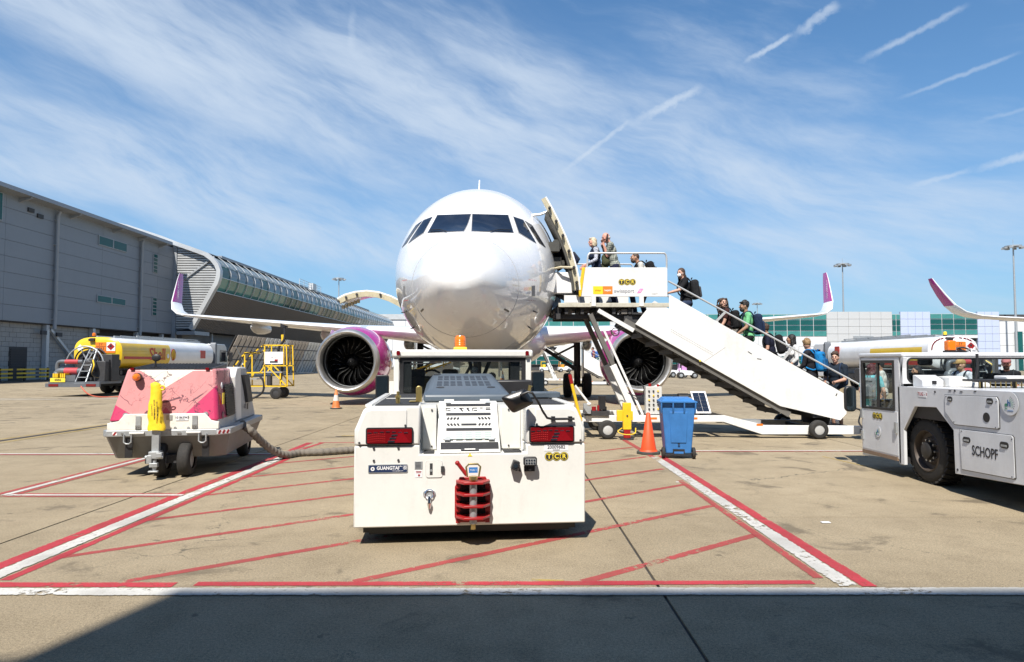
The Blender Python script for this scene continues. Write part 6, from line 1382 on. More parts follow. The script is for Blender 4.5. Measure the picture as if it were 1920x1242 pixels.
    for k in range(4): MB().lathe([(.26, 3.0), (.26, 3.07), (.2, 3.09), (.001, 3.09)], (0, 2.0 + k * 2.4, 0), 'z', 14).build('manhole_lid', GALV, t)
    # chassis, wheels, cab
    MB().box((-1.15, -.4, .72), (1.15, Lt + 2.3, 1.0)).build('chassis', DARK, t); MB().box((-1.22, .6, .45), (1.22, 1.8, 1.28)).build('side_locker', DARK, t); MB().box((-1.22, 5.0, .5), (1.22, 7.4, 1.28)).build('side_locker', DARK, t)
    for y in (2.6, 3.9, Lt + .9):
        for sg in (-1, 1): wheel_mb(sg * .98, y, .50, .50, .46 if y < 5 else .32, t, GALV)
    for y in (2.6, 3.9): MB().box((-1.25, y - .58, 1.03), (1.25, y + .58, 1.08)).build('mudguard', BLACK, t)
    cab = MB().prism([(Lt + .25, .75), (Lt + 2.45, .75), (Lt + 2.5, 1.7), (Lt + 2.2, 2.75), (Lt + 1.9, 2.95), (Lt + .3, 2.95)], 'yz', -1.22, 1.22).build('cab', mat('cab_silver_grey', (.36, .38, .39), .35, .3, coat=.3) if yellow else TWHITE, t, bevel=.05)
    MB().prism([(Lt + 1.1, 1.72), (Lt + 2.3, 1.72), (Lt + 2.08, 2.55), (Lt + 1.1, 2.55)], 'yz', sgn * 1.22, sgn * 1.235).build('side_window', COCKPIT, cab)
    MB().box((sgn * 1.35, Lt + 2.2, 1.75), (sgn * 1.62, Lt + 2.3, 2.4)).build('mirror', BLACK, cab); MB().bar((sgn * 1.2, Lt + 2.2, 2.45), (sgn * 1.5, Lt + 2.25, 2.45), .04, .04).build('mirror_arm', BLACK, cab)
    MB().prism([(Lt + .2, 1.0), (Lt + .5, 1.0), (Lt + .5, 2.9), (Lt + .3, 3.05), (Lt + .2, 2.9)], 'yz', sgn * .9, sgn * 1.3).build('air_deflector', PIPEG, cab, bevel=.04)
    # rear gear: hose reels, ladder, lockers, pipes, bumper
    yb = -1.9
    MB().box((-1.25, yb, .62), (1.25, .0, .74)).build('rear_platform', PIPEG, t); bp = MB().box((-1.32, yb - .12, .48), (1.32, yb, .66)).build('rear_bumper', PIPEG, t)
    for sg in (-1, 1): MB().box((sg * 1.15, yb - .14, .51), (sg * .68, yb - .12, .63)).build('tail_light', REDLENS, bp)
    pl_ = MB().box((-1.15, yb - .02, .72), (-.42, yb, .92)).build('number_plate', YELLOWINK, bp); text('4886', .17, (-.78, yb - .024, .82), FACE_CAM, INK, pl_, bold=.002)
    for k in range(2):
        for j in range(3): MB().box((-1.08 + k * .36 + j * .09, yb + .05, .94 + j * .0), (-1.02 + k * .36 + j * .09, yb + .55, 1.14)).build('yellow_grip', YELLOW, t)
    rl_ = MB().lathe([(.66, -.05), (.70, 0), (.66, .05), (.62, 0)], (-.05, -.75, 1.75), 'y', 28, closed=True).lathe([(.66, .5), (.70, .55), (.66, .6), (.62, .55)], (-.05, -.75, 1.75), 'y', 28, closed=True).build('hose_reel', DARK, t)
    MB().lathe([(.30, .0), (.56, .02), (.56, .5), (.30, .52)], (-.05, -.75, 1.75), 'y', 24).build('hose', BLACK, rl_)
    for k in range(6): a = pi * k / 3; MB().bar((-.05, -.78, 1.75), (-.05 + .66 * cos(a), -.78, 1.75 + .66 * sin(a)), .05, .05).build('spoke', GALV, rl_)
    if yellow: MB().tube([(-.05 + .95 * cos(a), -1.0, 1.55 + .95 * sin(a)) for a in [pi * (.0 + k / 16) for k in range(17)]], .035, 8).build('guard_hoop', GALV, t)
    ld = MB().bar((.02, yb - .02, .55), (.22, yb + .9, 2.35), .05, .06).build('ladder', GALV, t); MB().bar((.55, yb - .02, .55), (.55, yb + .9, 2.35), .05, .06).build('ladder_side', GALV, ld)
    for k in range(6): v = k / 6 + .04; MB().bar((.02 + .2 * v, yb + .9 * v, .58 + 1.8 * v), (.55, yb + .9 * v, .58 + 1.8 * v), .16, .035).build('ladder_rung', GALV, ld)
    for x0, x1, y0_, z_ in ((.62, 1.22, yb + .5, 1.75), (.75, 1.3, -1.0, 2.1)): MB().box((x0, y0_, .74), (x1, y0_ + .7, z_)).build('equipment_locker', DARK, t, bevel=.03)
    mb = MB()
    for k in range(26): mb.cbox((.45 + random.uniform(-.1, .8), yb + .4 + random.uniform(-.1, 1.6), 1.2 + random.uniform(-.4, .7)), (random.uniform(.08, .22), .2, random.uniform(.08, .25)))
    for k in range(8): mb.tube(spline([(.3 + .1 * k, yb + .9, .9), (.35 + .08 * k, yb + .6, 1.4), (.5 + .09 * k, yb + .8, 1.9 - .05 * k)], 5), .03, 6)
    stuff(mb.build('pump_gear', DARK, t))
    for z, r, x1 in ((1.72, .10, .1), (1.25, .16, .1)):
        p_ = MB().tube(spline([(-1.15, yb + .5, z - .5), (-1.15, yb + .5, z - .15), (-1.02, yb + .5, z), (-.6, yb + .5, z), (x1, yb + .5, z)], 5), r, 12).build('pipe', PIPEG, t); MB().cyl((-.75, yb + .5, z), (-.1, yb + .5, z), r + .012, n=14).build('pipe_band', mat('faded_red', (.42, .05, .06), .5), p_)
    MB().box((-.5, -.95, .74), (1.24, -.25, 1.75)).build('pump_housing', DARK, t, bevel=.05)
    MB().ell((-1.15, yb + .5, 1.05), (.2, .2, .25), 12, 8).build('valve_body', PIPEG, t); MB().box((-.55, yb + .1, .76), (.0, yb + .5, 1.05)).build('step_box', PIPEG, t)
    for k in range(3): MB().tube(spline([(.5 + k * .1, yb + .5, 1.8), (.75 + k * .06, yb + .25, 1.5), (.70, yb + .3, 1.1), (.9, yb + .5, .9)], 5), .035, 6).build('loose_hose', YELLOW if k == 1 else BLACK, t)
    return t
tl1 = tanker('fuel_tanker', 'yellow and white fuel tanker by the left terminal, hose reels at its back', (-21.45, 35.4, 0), True)
tl2 = tanker('fuel_tanker', 'white fuel tanker with narrow yellow band behind the right tow tractor', (21.95, 34.0, 0), False)
ol = tag(MB().tube(spline([(-20.6, 32.7, .55), (-20.2, 32.6, .2), (-19.7, 32.8, .03), (-18.6, 33.4, .03), (-17.6, 33.2, .03)], 8), .03, 6).build('red_hose', mat('red_hose', (.45, .08, .04), .6)), 'thin red hose trailing on the ground beside the yellow tanker', 'hose')
# ================================================================== REFUELLING STEPS UNDER THE LEFT WING
s_ = thing('service_steps', 'yellow wheeled service steps with white sign under the left wing', 'service steps', (-10.6, 32, 0))
def sp(px, py): p = at(px, py, 32); return (p.x + 10.6, p.z)
def fbar(a, b, y, name='frame_bar', w_=.05, m_=YELLOW): (x0, z0), (x1, z1) = sp(*a), sp(*b); return MB().bar((x0, y, z0), (x1, y, z1), w_, w_).build(name, m_, s_)
for y in (-.45, .45):
    for a, b in (((500, 648), (545, 648)), ((503, 648), (503, 724)), ((538, 648), (538, 684)), ((465, 662), (482, 662)), ((466, 662), (466, 724)), ((464, 699), (500, 699)), ((500, 686), (545, 686)), ((543, 648), (545, 724)), ((508, 687), (544, 724)), ((462, 724), (546, 724)), ((464, 712), (470, 699)), ((494, 699), (503, 686)), ((532, 700), (532, 724))): fbar(a, b, y)
    for k in range(14):
        t0, t1 = k / 14, (k + 1) / 14; path = [(443, 688), (448, 686), (464, 664), (484, 661), (497, 650), (502, 648)]
        def pp(t): q = t * 5; i = min(4, int(q)); f = q - i; return (path[i][0] + (path[i + 1][0] - path[i][0]) * f, path[i][1] + (path[i + 1][1] - path[i][1]) * f)
        fbar(pp(t0), pp(t1), y, 'handrail', .05, YELLOW if k % 2 else BLACK)
x0, z1 = sp(503.5, 660.5); x1, z0 = sp(537.5, 683); sg_ = MB().box((x0, -.52, z0), (x1, -.49, z1)).build('sign', WHITEINK, s_, bevel=.02)
MB().box((x0 + .25, -.524, z0 + .06), (x0 + .62, -.52, z0 + .14)).build('sign_print', INK, sg_); MB().box((x0 + .47, -.526, z0 + .14), (x0 + .62, -.522, z0 + .22)).build('sign_print', RED, sg_); text('R  5', .12, (x0 + .42, -.524, z0 + .30), FACE_CAM, INK, sg_)
MB().box((sp(503, 0)[0], -.45, 1.2), (sp(545, 0)[0], .45, 1.26)).build('platform', GALV, s_); MB().box((sp(464, 0)[0], -.45, .9), (sp(500, 0)[0], .45, .94)).build('platform', GALV, s_)
for k in range(4): MB().box((sp(446 + k * 6, 0)[0], -.42, .25 + k * .2), (sp(452 + k * 6, 0)[0], .42, .29 + k * .2)).build('step', GALV, s_)
wx = sp(536, 0)[0]
for y in (-.50, .5): wheel_mb(wx, y, .27, .27, .17, s_, DARK, axis='y')
wheel_mb(wx - 1.7, 0, .2, .2, .12, s_, DARK, axis='y'); MB().cyl((wx - .38, -.3, .62), (wx - .38, -.3, 1.05), .12, n=14).build('filter_can', DARK, s_)
hx, hz = sp(533, 606); MB().tube(spline([(wx + .1, -.2, .7), (wx + .15, -.2, 1.6), (wx - .02, -.2, 2.3), (hx + .05, -.1, 2.8), (hx, 0, hz + .0)], 8), [.06] * 33, 8).build('fuel_hose', BLACK, s_); a, b = sp(532, 643), sp(531, 632); MB().tube([(a[0], -.06, a[1] + .02), (b[0], -.06, b[1] + .1)], .085, 8).build('hose_sleeve', YELLOW, s_); MB().cbox((hx, 0, hz - .12), (.3, .2, .18)).ell((hx + .12, 0, hz - .05), .12).build('nozzle', BLACK, s_)
MB().tube(spline([(wx - .78, -.45, 1.05), (wx - .60, -.46, .8), (wx - .62, -.46, .35), (wx - .95, -.46, .09), (wx - 1.3, -.46, .05), (wx - 1.9, -.46, .05)], 8), .05, 8).build('inlet_hose', BLACK, s_); MB().tube([(wx - 1.6, -.46, .075), (wx - 1.15, -.46, .075)], .06, 8).build('hose_sleeve', YELLOW, s_)
# ================================================================== BELT LOADER BEHIND THE LEFT ENGINE
bl = thing('belt_loader', 'white belt loader with yellow rails beyond the left engine', 'belt loader', (-3.3, 30.5, 0))
MB().bar((-1.3, 0, .85), (2.2, 0, 2.05), .95, .20).build('conveyor', STAIRWHITE, bl); MB().bar((-1.25, 0, .98), (2.15, 0, 2.16), .7, .03).build('belt', BLACK, bl)
for y in (-.5, .5):
    MB().bar((-1.3, y, 1.25), (1.2, y, 2.1), .05, .05).build('side_rail', YELLOW, bl); MB().bar((-1.3, y, 1.05), (1.2, y, 1.9), .05, .05).build('side_rail', YELLOW, bl)
    for k in range(4): MB().bar((-1.2 + k * .75, y, .95 + k * .26), (-1.2 + k * .75, y, 1.30 + k * .26), .05, .05).build('rail_post', YELLOW, bl)
MB().box((-1.6, -.8, .35), (1.8, .8, .75)).build('chassis', STAIRWHITE, bl, bevel=.04); MB().box((-1.6, -.8, .75), (-.9, -.1, 1.35)).build('cab_console', STAIRWHITE, bl)
for x in (-1.1, 1.3):
    for y in (-.8, .8): wheel_mb(x, y, .33, .33, .22, bl, ALU, axis='y')
MB().bar((1.0, -.4, .7), (1.6, -.4, 1.8), .08, .08).bar((1.0, .4, .7), (1.6, .4, 1.8), .08, .08).build('lift_strut', DARK, bl); MB().box((-1.62, -.85, 1.4), (-1.58, -.3, 1.9)).build('frame', YELLOW, bl)
# ================================================================== SMALL THINGS
def cone(name, label, loc, h, banded, base=.22):
    c = thing(name, label, 'traffic cone', loc, random.uniform(0, 1), 'traffic cones on the apron'); O = mat('cone_orange' if not banded else 'worn_cone_orange', (.80, .075, .015) if not banded else (.60, .17, .04), .55, dirt=.12 if not banded else .35, dscale=6, var=.05)
    r0, r1 = base * .72, base * .16
    MB().lathe([(r0, .05), (r0 - (r0 - r1) * .98, h * .985), (r1 * .6, h), (.001, h)], axis='z', n=32).lathe([(r0 + .02, .045), (r0, .08)], axis='z', n=32).build('cone_body', O, c, ang=50)
    MB().prism([(base * cos(a) * 1.1, base * sin(a) * 1.1) for a in [pi / 8 + pi / 4 * k for k in range(8)]], 'xy', 0, .05).build('cone_base', mat('cone_base_grey', (.05, .055, .05), .8, dirt=.4), c, bevel=.01)
    if banded:
        k0, k1 = .38, .70; MB().lathe([(r0 - (r0 - r1) * k0 + .004, .05 + (h - .05) * k0), (r0 - (r0 - r1) * k1 + .004, .05 + (h - .05) * k1)], axis='z', n=32).build('white_band', mat('dirty_white_band', (.62, .6, .56), .6, dirt=.3), c, ang=50)
    return c
g = gp(1216, 851); cone('traffic_cone', 'plain bright orange cone beside the blue wheelie bin', (g.x, g.y, 0), .755, False, .205)
g = gp(630, 767); cone('traffic_cone', 'small orange and white cone before the left engine', (g.x, g.y, 0), .70, True, .20)
g = gp(942, 719); cone('traffic_cone', 'distant orange and white cone seen through the tractor window', (g.x, g.y, 0), 1.0, True, .3)
# blue wheelie bin
bn = thing('wheelie_bin', 'tall blue wheelie bin with closed lid beside the orange cone', 'wheelie bin', (2.93, 12.2, 0), radians(-6))
BLU = mat('blue_bin_plastic', (.035, .165, .43), .5, dirt=.18, dscale=4, var=.1, dirtcol=(.03, .07, .16), bump=.15)
def frus(b, z0, t, z1): return MB().add([(x, y, z0) for x, y in b] + [(x, y, z1) for x, y in t], [(0, 1, 5, 4), (1, 2, 6, 5), (2, 3, 7, 6), (3, 0, 4, 7), (3, 2, 1, 0), (4, 5, 6, 7)])
frus([(-.22, -.20), (.22, -.20), (.22, .25), (-.22, .25)], .09, [(-.285, -.27), (.285, -.27), (.285, .36), (-.285, .36)], .94).build('bin_body', BLU, bn, bevel=.022, bseg=3)
frus([(-.13, -.228), (.13, -.228), (.13, -.2), (-.13, -.2)], .28, [(-.155, -.274), (.155, -.274), (.155, -.2), (-.155, -.2)], .82).build('front_panel', BLU, bn, bevel=.006)
MB().box((-.31, -.30, .93), (.31, .385, .965)).build('bin_rim', BLU, bn, bevel=.008); MB().box((-.315, -.31, .965), (.315, .34, 1.005)).add([(-.29, -.28, 1.005), (.29, -.28, 1.005), (.29, .32, 1.005), (-.29, .32, 1.005), (-.24, -.2, 1.045), (.24, -.2, 1.045), (.24, .28, 1.06), (-.24, .28, 1.06)], [(0, 1, 5, 4), (1, 2, 6, 5), (2, 3, 7, 6), (3, 0, 4, 7), (4, 5, 6, 7)]).build('lid', BLU, bn, bevel=.01)
for x in (-.30, -.10, .09, .28): MB().prism([(-.33, .995), (-.33, .90), (-.28, .80), (-.255, .80), (-.255, .995)], 'yz', x - .012, x + .012).build('rim_rib', BLU, bn)
MB().box((-.31, -.335, .985), (.31, -.315, 1.005)).build('grip_bar', BLU, bn); MB().box((-.10, -.225, .09), (.10, -.196, .17)).build('foot_recess', BLACK, bn); MB().box((-.08, -.232, .095), (.08, -.205, .13)).build('foot_lip', BLU, bn)
for x in (-.26, .26): wheel_mb(x, -.17, .10, .10, .055, bn, BLACK, hub=.7)
MB().cyl((-.24, -.17, .10), (.24, -.17, .10), .015, n=8).build('axle', DARK, bn); MB().cbox((.0, -.24, .26), (.035, .012, .02)).build('drain_plug', BLACK, bn)
# far service vehicles under the right wing
def far_cart(label, px, Y, m_, w_=2.2):
    c = thing('baggage_tractor', label, 'baggage tractor', ((px - 960) / 1280 * Y, Y, 0), random.uniform(-.2, .2), 'service vehicles on the far apron')
    MB().prism([(-w_ / 2, .35), (w_ / 2, .35), (w_ / 2, .95), (.2, 1.05), (-.1, .8), (-w_ / 2, .9)], 'xz', -.6, .6).build('body', WHITE_OLD, c, bevel=.03); MB().box((-.9, -.6, 1.75), (.35, .6, 1.85)).build('roof', m_, c)
    for x in (-.85, .3):
        for y in (-.55, .55): MB().bar((x, y, .8), (x, y, 1.8), .07, .07).build('post', m_, c)
    MB().box((-.6, -.4, .8), (-.1, .4, 1.35)).build('seat', m_, c)
    for x in (-.7, .7):
        for y in (-.6, .6): wheel_mb(x, y, .33, .33, .2, c, GALV, axis='y')
    return c
far_cart('white and yellow baggage tractor far off, left of its orange neighbour', 1024, 118, YELLOW); far_cart('white and orange baggage tractor far off beside the landing gear', 1058, 118, mat('tractor_orange', (.65, .28, .02), .5)); far_cart('small pink and white cart parked far off beyond the right engine', 1288, 72, mat('cart_pink', (.50, .25, .50), .5), 1.6); far_cart('dark baggage tractor standing beyond the right engine', 1268, 76, BLACK, 2.4)
# ================================================================== PEOPLE
SKINS = {k: mat('skin_' + k, c, .55, var=.05, dscale=20) for k, c in (('fair', (.50, .29, .21)), ('rosy', (.55, .27, .20)), ('tan', (.40, .22, .14)), ('olive', (.33, .19, .12)))}
def cloth(name, col, pattern=None):
    if name in MATS: return MATS[name]
    m = bpy.data.materials.new(name); m.use_nodes = True; w = NT(m.node_tree)
    o = w.n('ShaderNodeOutputMaterial'); p = w.n('ShaderNodeBsdfPrincipled'); w.t.links.new(p.outputs[0], o.inputs[0]); v = w.n('ShaderNodeTexCoord').outputs['Object']
    c = w.mix(w.ramp(w.noise(v, 9, 4), .3, .7), [k * .8 for k in col], [k * 1.15 for k in col])
    if pattern == 'check':
        x, y, z = w.sep(v); q = w.m('GREATER_THAN', w.m('FRACT', w.mul(w.add(x, y), 24)), .55); r = w.m('GREATER_THAN', w.m('FRACT', w.mul(z, 24)), .55)
        c = w.mix(w.mul(w.add(q, r), .5), (.42, .43, .36), (.05, .075, .08))
    if pattern == 'print':
        vo = w.n('ShaderNodeTexVoronoi'); vo.inputs['Scale'].default_value = 34; w.put(vo.inputs['Vector'], v); c = w.mix(w.ramp(vo.outputs[0], .25, .45), (.04, .05, .09), (.42, .44, .50))
    w.put(p.inputs['Base Color'], c); p.inputs['Roughness'].default_value = .85; p.inputs['Specular IOR Level'].default_value = .2
    b = w.n('ShaderNodeBump'); b.inputs['Strength'].default_value = .7; b.inputs['Distance'].default_value = .03
    w.put(b.inputs['Height'], w.noise(w.scale(v, (1, 1, .5)), 11, 4, .55, 1.2)); w.t.links.new(b.outputs[0], p.inputs['Normal']); MATS[name] = m; return m
HAIRS = {k: mat('hair_' + k, c, .6, bump=.9, bscale=55, var=.3, dscale=25) for k, c in (('brown', (.055, .030, .018)), ('black', (.012, .010, .010)), ('blond', (.50, .42, .29)), ('darkblond', (.24, .15, .07)), ('red', (.085, .018, .020)), ('white', (.55, .50, .46)), ('grey', (.14, .12, .11)))}
REMESH = []
def chain(mb, pts, rs, n=10):
    for i in range(len(pts) - 1): mb.cyl(pts[i], pts[i + 1], rs[i], rs[i + 1], n)
    for p, r in zip(pts, rs): mb.ell(p, r, n, 6)
def ik(a, b, l1, l2, hint):
    d = b - a; L = min(d.length, (l1 + l2) * .995); u = d.normalized(); x = (l1 * l1 - l2 * l2 + L * L) / (2 * L); h = sqrt(max(0, l1 * l1 - x * x))
    hv = Vector(hint); hv = (hv - u * hv.dot(u)); hv = hv.normalized() if hv.length > 1e-6 else u.orthogonal(); return a + u * x + hv * h, a + u * L
def solid(mb, name, m, parent, vox=.012, it=4, fac=.5):
    o = mb.build(name, m, parent, fix=False); r = o.modifiers.new('remesh', 'REMESH'); r.mode = 'VOXEL'; r.voxel_size = vox; r.use_smooth_shade = True
    s = o.modifiers.new('smooth', 'SMOOTH'); s.iterations = it; s.factor = fac; REMESH.append(o); return o
def person(label, loc, rz, H=1.75, lean=5, hz=None, feet=None, hands=None, head=(0, 0), skin='fair', hair='short', hairc='brown', top=('shirt', (.1, .1, .1), None), sleeve=.6, legs=('trousers', (.03, .035, .05)), shoes=(.03, .03, .03), beard=False, mask=False, cap=None, female=False, shorts=False, pack=None, group='passengers', vest=None, packlabel=None):
    s = H / 1.75; t = thing('person', label, 'person', loc, rz, group)
    V = lambda x, y, z: Vector((x, y, z)) * s
    hz = .92 if hz is None else hz; P = V(0, 0, hz); R = Matrix.Rotation(-radians(lean), 3, 'X'); sw = .165 if female else .19
    U = lambda x, y, z: P + R @ V(x, y, z)
    feet = feet or [(-.10, .04, 0), (.10, -.04, 0)]; hands = hands or [(-.24, .06, .80), (.24, .06, .80)]
    ank = [V(x, y, z + .08) for x, y, z in feet]; hips = [P + V(-.085, 0, -.02), P + V(.085, 0, -.02)]; sh = [U(-sw, 0, .49), U(sw, 0, .49)]
    kn = [ik(hips[i], ank[i], .425 * s, .425 * s, (0, 1, 0)) for i in (0, 1)]; ank = [k[1] for k in kn]; kn = [k[0] for k in kn]
    el = []; wr = []
    for i in (0, 1):
        e, w_ = ik(sh[i], V(*hands[i]), .285 * s, .255 * s, ((-.5 if i == 0 else .5), -1, -.35)); el.append(e); wr.append(w_)
    HR = Matrix.Rotation(-radians(lean) * .4 + radians(head[1]), 3, 'X'); HR = Matrix.Rotation(radians(head[0]), 3, 'Z') @ HR; HC = U(0, .035, .70); Hh = lambda x, y, z: HC + HR @ (Vector((x, y, z)) * s)
    def torso(mb, k=0.0):
        w1 = .85 if female else 1.0; q = k
        mb.ell(U(0, 0, .02), (.155 * s + q, .115 * s + q, .13 * s + q), 16, 10, R); mb.ell(U(0, .005, .18), (.140 * w1 * s + q, .105 * s + q, .15 * s + q), 16, 10, R); mb.ell(U(0, .005, .36), (.165 * w1 * s + q, .118 * s + q, .18 * s + q), 16, 10, R)
        mb.cyl(sh[0] + R @ V(.03, 0, 0), sh[1] + R @ V(-.03, 0, 0), .062 * s + q, n=12); mb.ell(U(0, -.01, .50), (.11 * s + q, .075 * s + q, .07 * s + q), 12, 8, R)
        if female: [mb.ell(U(x, .095, .34), .062 * s + q, 12, 8) for x in (-.07, .07)]
    b = MB(); torso(b)
    chain(b, [U(0, .0, .52), U(0, .02, .62), Hh(0, -.01, -.06)], [.062 * s, .055 * s, .055 * s])
    b.ell(HC, (.076 * s, .095 * s, .112 * s), 18, 12, HR); b.ell(Hh(0, .030, -.060), (.056 * s, .062 * s, .062 * s), 14, 8, HR); b.ell(Hh(0, .072, -.092), .022 * s, 8, 6); b.ell(Hh(0, .075, .028), (.052 * s, .022 * s, .016 * s), 10, 6, HR)
    chain(b, [Hh(0, .088, .020), Hh(0, .112, -.018)], [.010 * s, .0145 * s], 8); b.ell(Hh(0, .092, -.056), (.026 * s, .012 * s, .011 * s), 8, 6, HR)
    for x in (-1, 1): b.ell(Hh(x * .078, -.004, -.005), (.012 * s, .022 * s, .033 * s), 8, 6, HR); b.ell(Hh(x * .042, .066, -.018), .024 * s, 8, 6)
    for i in (0, 1):
        sg = -1 if i == 0 else 1
        chain(b, [sh[i], sh[i].lerp(el[i], .5), el[i], el[i].lerp(wr[i], .35), wr[i]], [.052 * s, .046 * s, .039 * s, .039 * s, .027 * s])
        d = (wr[i] - el[i]).normalized(); sd = d.cross(Vector((sg * .9, .2, 0))).normalized(); up = sd.cross(d).normalized(); W = wr[i]
        for k in range(5): b.ell(W + d * (.022 + .016 * k) * s, (.021 * s, .021 * s, .021 * s), 8, 6) if k < 1 else [b.ell(W + d * (.022 + .016 * k) * s + sd * (q * .013 * s), .0145 * s, 8, 6) for q in (-1.4, -.5, .5, 1.4)]
        for k, ln in enumerate((.062, .072, .068, .052)):
            o_ = sd * ((k - 1.5) * .0195 * s); a0 = W + d * .092 * s + o_; a1 = a0 + (d * .75 + up * -.35 * sg + sd * (k - 1.5) * .05).normalized() * ln * .55 * s; a2 = a1 + (d * .35 - up * .8 * sg).normalized() * ln * .5 * s
            chain(b, [a0, a1, a2], [.0092 * s, .0085 * s, .0072 * s], 8)
        a0 = W + d * .03 * s - sd * .020 * s; a1 = a0 + (d * .6 - sd * .75).normalized() * .042 * s; chain(b, [a0, a1, a1 + (d - sd * .1).normalized() * .03 * s], [.012 * s, .0105 * s, .009 * s], 8)
        chain(b, [hips[i], hips[i].lerp(kn[i], .5), kn[i], kn[i].lerp(ank[i], .35), ank[i]], [.085 * s, .072 * s, .054 * s, .054 * s, .036 * s]); b.ell(ank[i] + V(0, .05, -.045), (.04 * s, .10 * s, .032 * s), 10, 6)
    solid(b, 'body', SKINS[skin], t, .0085, 3)
    for x in (-1, 1): MB().ell(Hh(x * .031, .0925, .008), (.013 * s, .006 * s, .0065 * s), 8, 6, HR).build('eye', INK, t); MB().ell(Hh(x * .032, .098, .034), (.020 * s, .005 * s, .0045 * s), 8, 6, HR).build('eyebrow', HAIRS[hairc if hairc != 'white' else 'grey'], t)
    if not mask: MB().ell(Hh(0, .1015, -.056), (.022 * s, .005 * s, .005 * s), 8, 6, HR).build('mouth', mat('lip', (.30, .10, .09), .5), t)
    # clothes
    c = MB(); torso(c, .014 * s)
    for i in (0, 1):
        e = sh[i].lerp(el[i], min(1, sleeve))
        pts, rr = [sh[i], e], [.066 * s, (.058 if sleeve < 1 else .050) * s]
        if sleeve > 1: pts.append(el[i].lerp(wr[i], sleeve - 1)); rr.append(.040 * s)
        chain(c, pts, rr)
    c.ell(U(0, .0, -.04), (.168 * s, .13 * s, .11 * s), 16, 8, R)
    solid(c, top[0], cloth('_'.join(['cloth', top[0], *['%03d' % int(k * 1000) for k in top[1]]]), top[1], top[2]), t, .012, 4)
    if vest:
        c = MB(); torso(c, .026 * s); solid(c, 'vest', cloth('cloth_vest', vest), t, .012, 4)
    c = MB(); c.ell(P + V(0, 0, -.01), (.168 * s, .128 * s, .12 * s), 16, 10)
    for i in (0, 1):
        pts, rr = [hips[i], hips[i].lerp(kn[i], .5), kn[i]], [.098 * s, .086 * s, .068 * s]
        if not shorts: pts += [kn[i].lerp(ank[i], .4), ank[i] + V(0, 0, .0)]; rr += [.066 * s, .056 * s]
        chain(c, pts, rr)
    solid(c, legs[0], cloth('_'.join(['cloth', legs[0], *['%03d' % int(k * 1000) for k in legs[1]]]), legs[1]), t, .013, 4)
    for i in (0, 1): MB().ell(ank[i] + V(0, .055, -.042), (.047 * s, .135 * s, .042 * s), 14, 8).box(ank[i] + V(-.04, -.06, -.08), ank[i] + V(.04, .16, -.062)).build('shoe', mat('shoe_%03d' % int(shoes[0] * 1000), shoes, .6), t)
    # hair
    hm = HAIRS[hairc]; h = MB(); rnd_ = random.Random(hash(label) % 1000 if False else len(label) * 7 + int(loc[0] * 100))
    if cap:
        h.ell(Hh(0, -.004, .035), (.086 * s, .104 * s, .095 * s), 16, 10, HR); cp = MB().ell(Hh(0, -.002, .058), (.092 * s, .112 * s, .078 * s), 18, 10, HR).build('cap', cloth('cloth_cap_%03d' % int(cap[0] * 1000), cap), t); MB().ell(Hh(0, .115, .042), (.070 * s, .075 * s, .010 * s), 16, 6, HR).build('cap_brim', cloth('cloth_cap_%03d' % int(cap[0] * 1000), cap), cp)
        h = MB(); h.ell(Hh(0, -.03, -.01), (.080 * s, .080 * s, .085 * s), 14, 8, HR)
    elif hair == 'bald': h.ell(Hh(0, -.030, -.022), (.0785 * s, .073 * s, .052 * s), 16, 10, HR)
    elif hair == 'shaved': h.ell(Hh(0, -.012, .026), (.080 * s, .094 * s, .096 * s), 16, 10, HR)
    else:
        h.ell(Hh(0, -.020, .034), (.086 * s, .100 * s, .098 * s), 18, 12, HR)
        if hair == 'short':
            for k in range(46):
                a, e = rnd_.uniform(0, 2 * pi), rnd_.uniform(.15, 1.5); p = Vector((sin(a) * cos(e) * .082, cos(a) * cos(e) * .092 - .022, sin(e) * .098 + .040)); h.ell(Hh(*p), rnd_.uniform(.014, .024) * s, 7, 5)
            for k in range(9): h.ell(Hh((k - 4) * .016, .062, .094), (.018 * s, .03 * s, .02 * s), 7, 5)
        if hair == 'bob':
            for x in (-1, 1): h.ell(Hh(x * .070, -.018, -.045), (.032 * s, .062 * s, .095 * s), 12, 8, HR)
            h.ell(Hh(0, -.065, -.045), (.085 * s, .055 * s, .095 * s), 14, 8, HR); h.ell(Hh(0, .055, .092), (.07 * s, .04 * s, .025 * s), 10, 6, HR)
        if hair in ('long', 'tied'):
            n_ = 5 if hair == 'long' else 2
            for k in range(n_): h.ell(Hh(rnd_.uniform(-.02, .02), -.070 - .004 * k, -.02 - .07 * k), ((.085 - .004 * k) * s, .048 * s, .075 * s), 12, 8, HR)
            for x in (-1, 1): [h.ell(Hh(x * (.074 + .004 * k), -.020 - .008 * k, -.01 - .06 * k), (.026 * s, .04 * s, .06 * s), 10, 6, HR) for k in range(n_)]
            if hair == 'tied': h.ell(Hh(0, -.125, .05), .045 * s, 12, 8)
        if hair == 'curly':
            h.ell(Hh(0, -.055, -.09), (.105 * s, .062 * s, .15 * s), 14, 10, HR)
            for k in range(320):
                a = rnd_.uniform(0, 2 * pi); z = rnd_.uniform(-.26, .11); r_ = .088 + .05 * sin((z + .26) / .37 * pi) * .8; y = cos(a) * r_ - .045
                if y > .03 and abs(sin(a) * r_) < .068 and z < .062: continue
                h.ell(Hh(sin(a) * r_ * 1.05, y, z), rnd_.uniform(.014, .026) * s, 6, 4)
    solid(h, 'hair', hm, t, .010 if hair != 'curly' else .009, 2 if hair != 'curly' else 1)
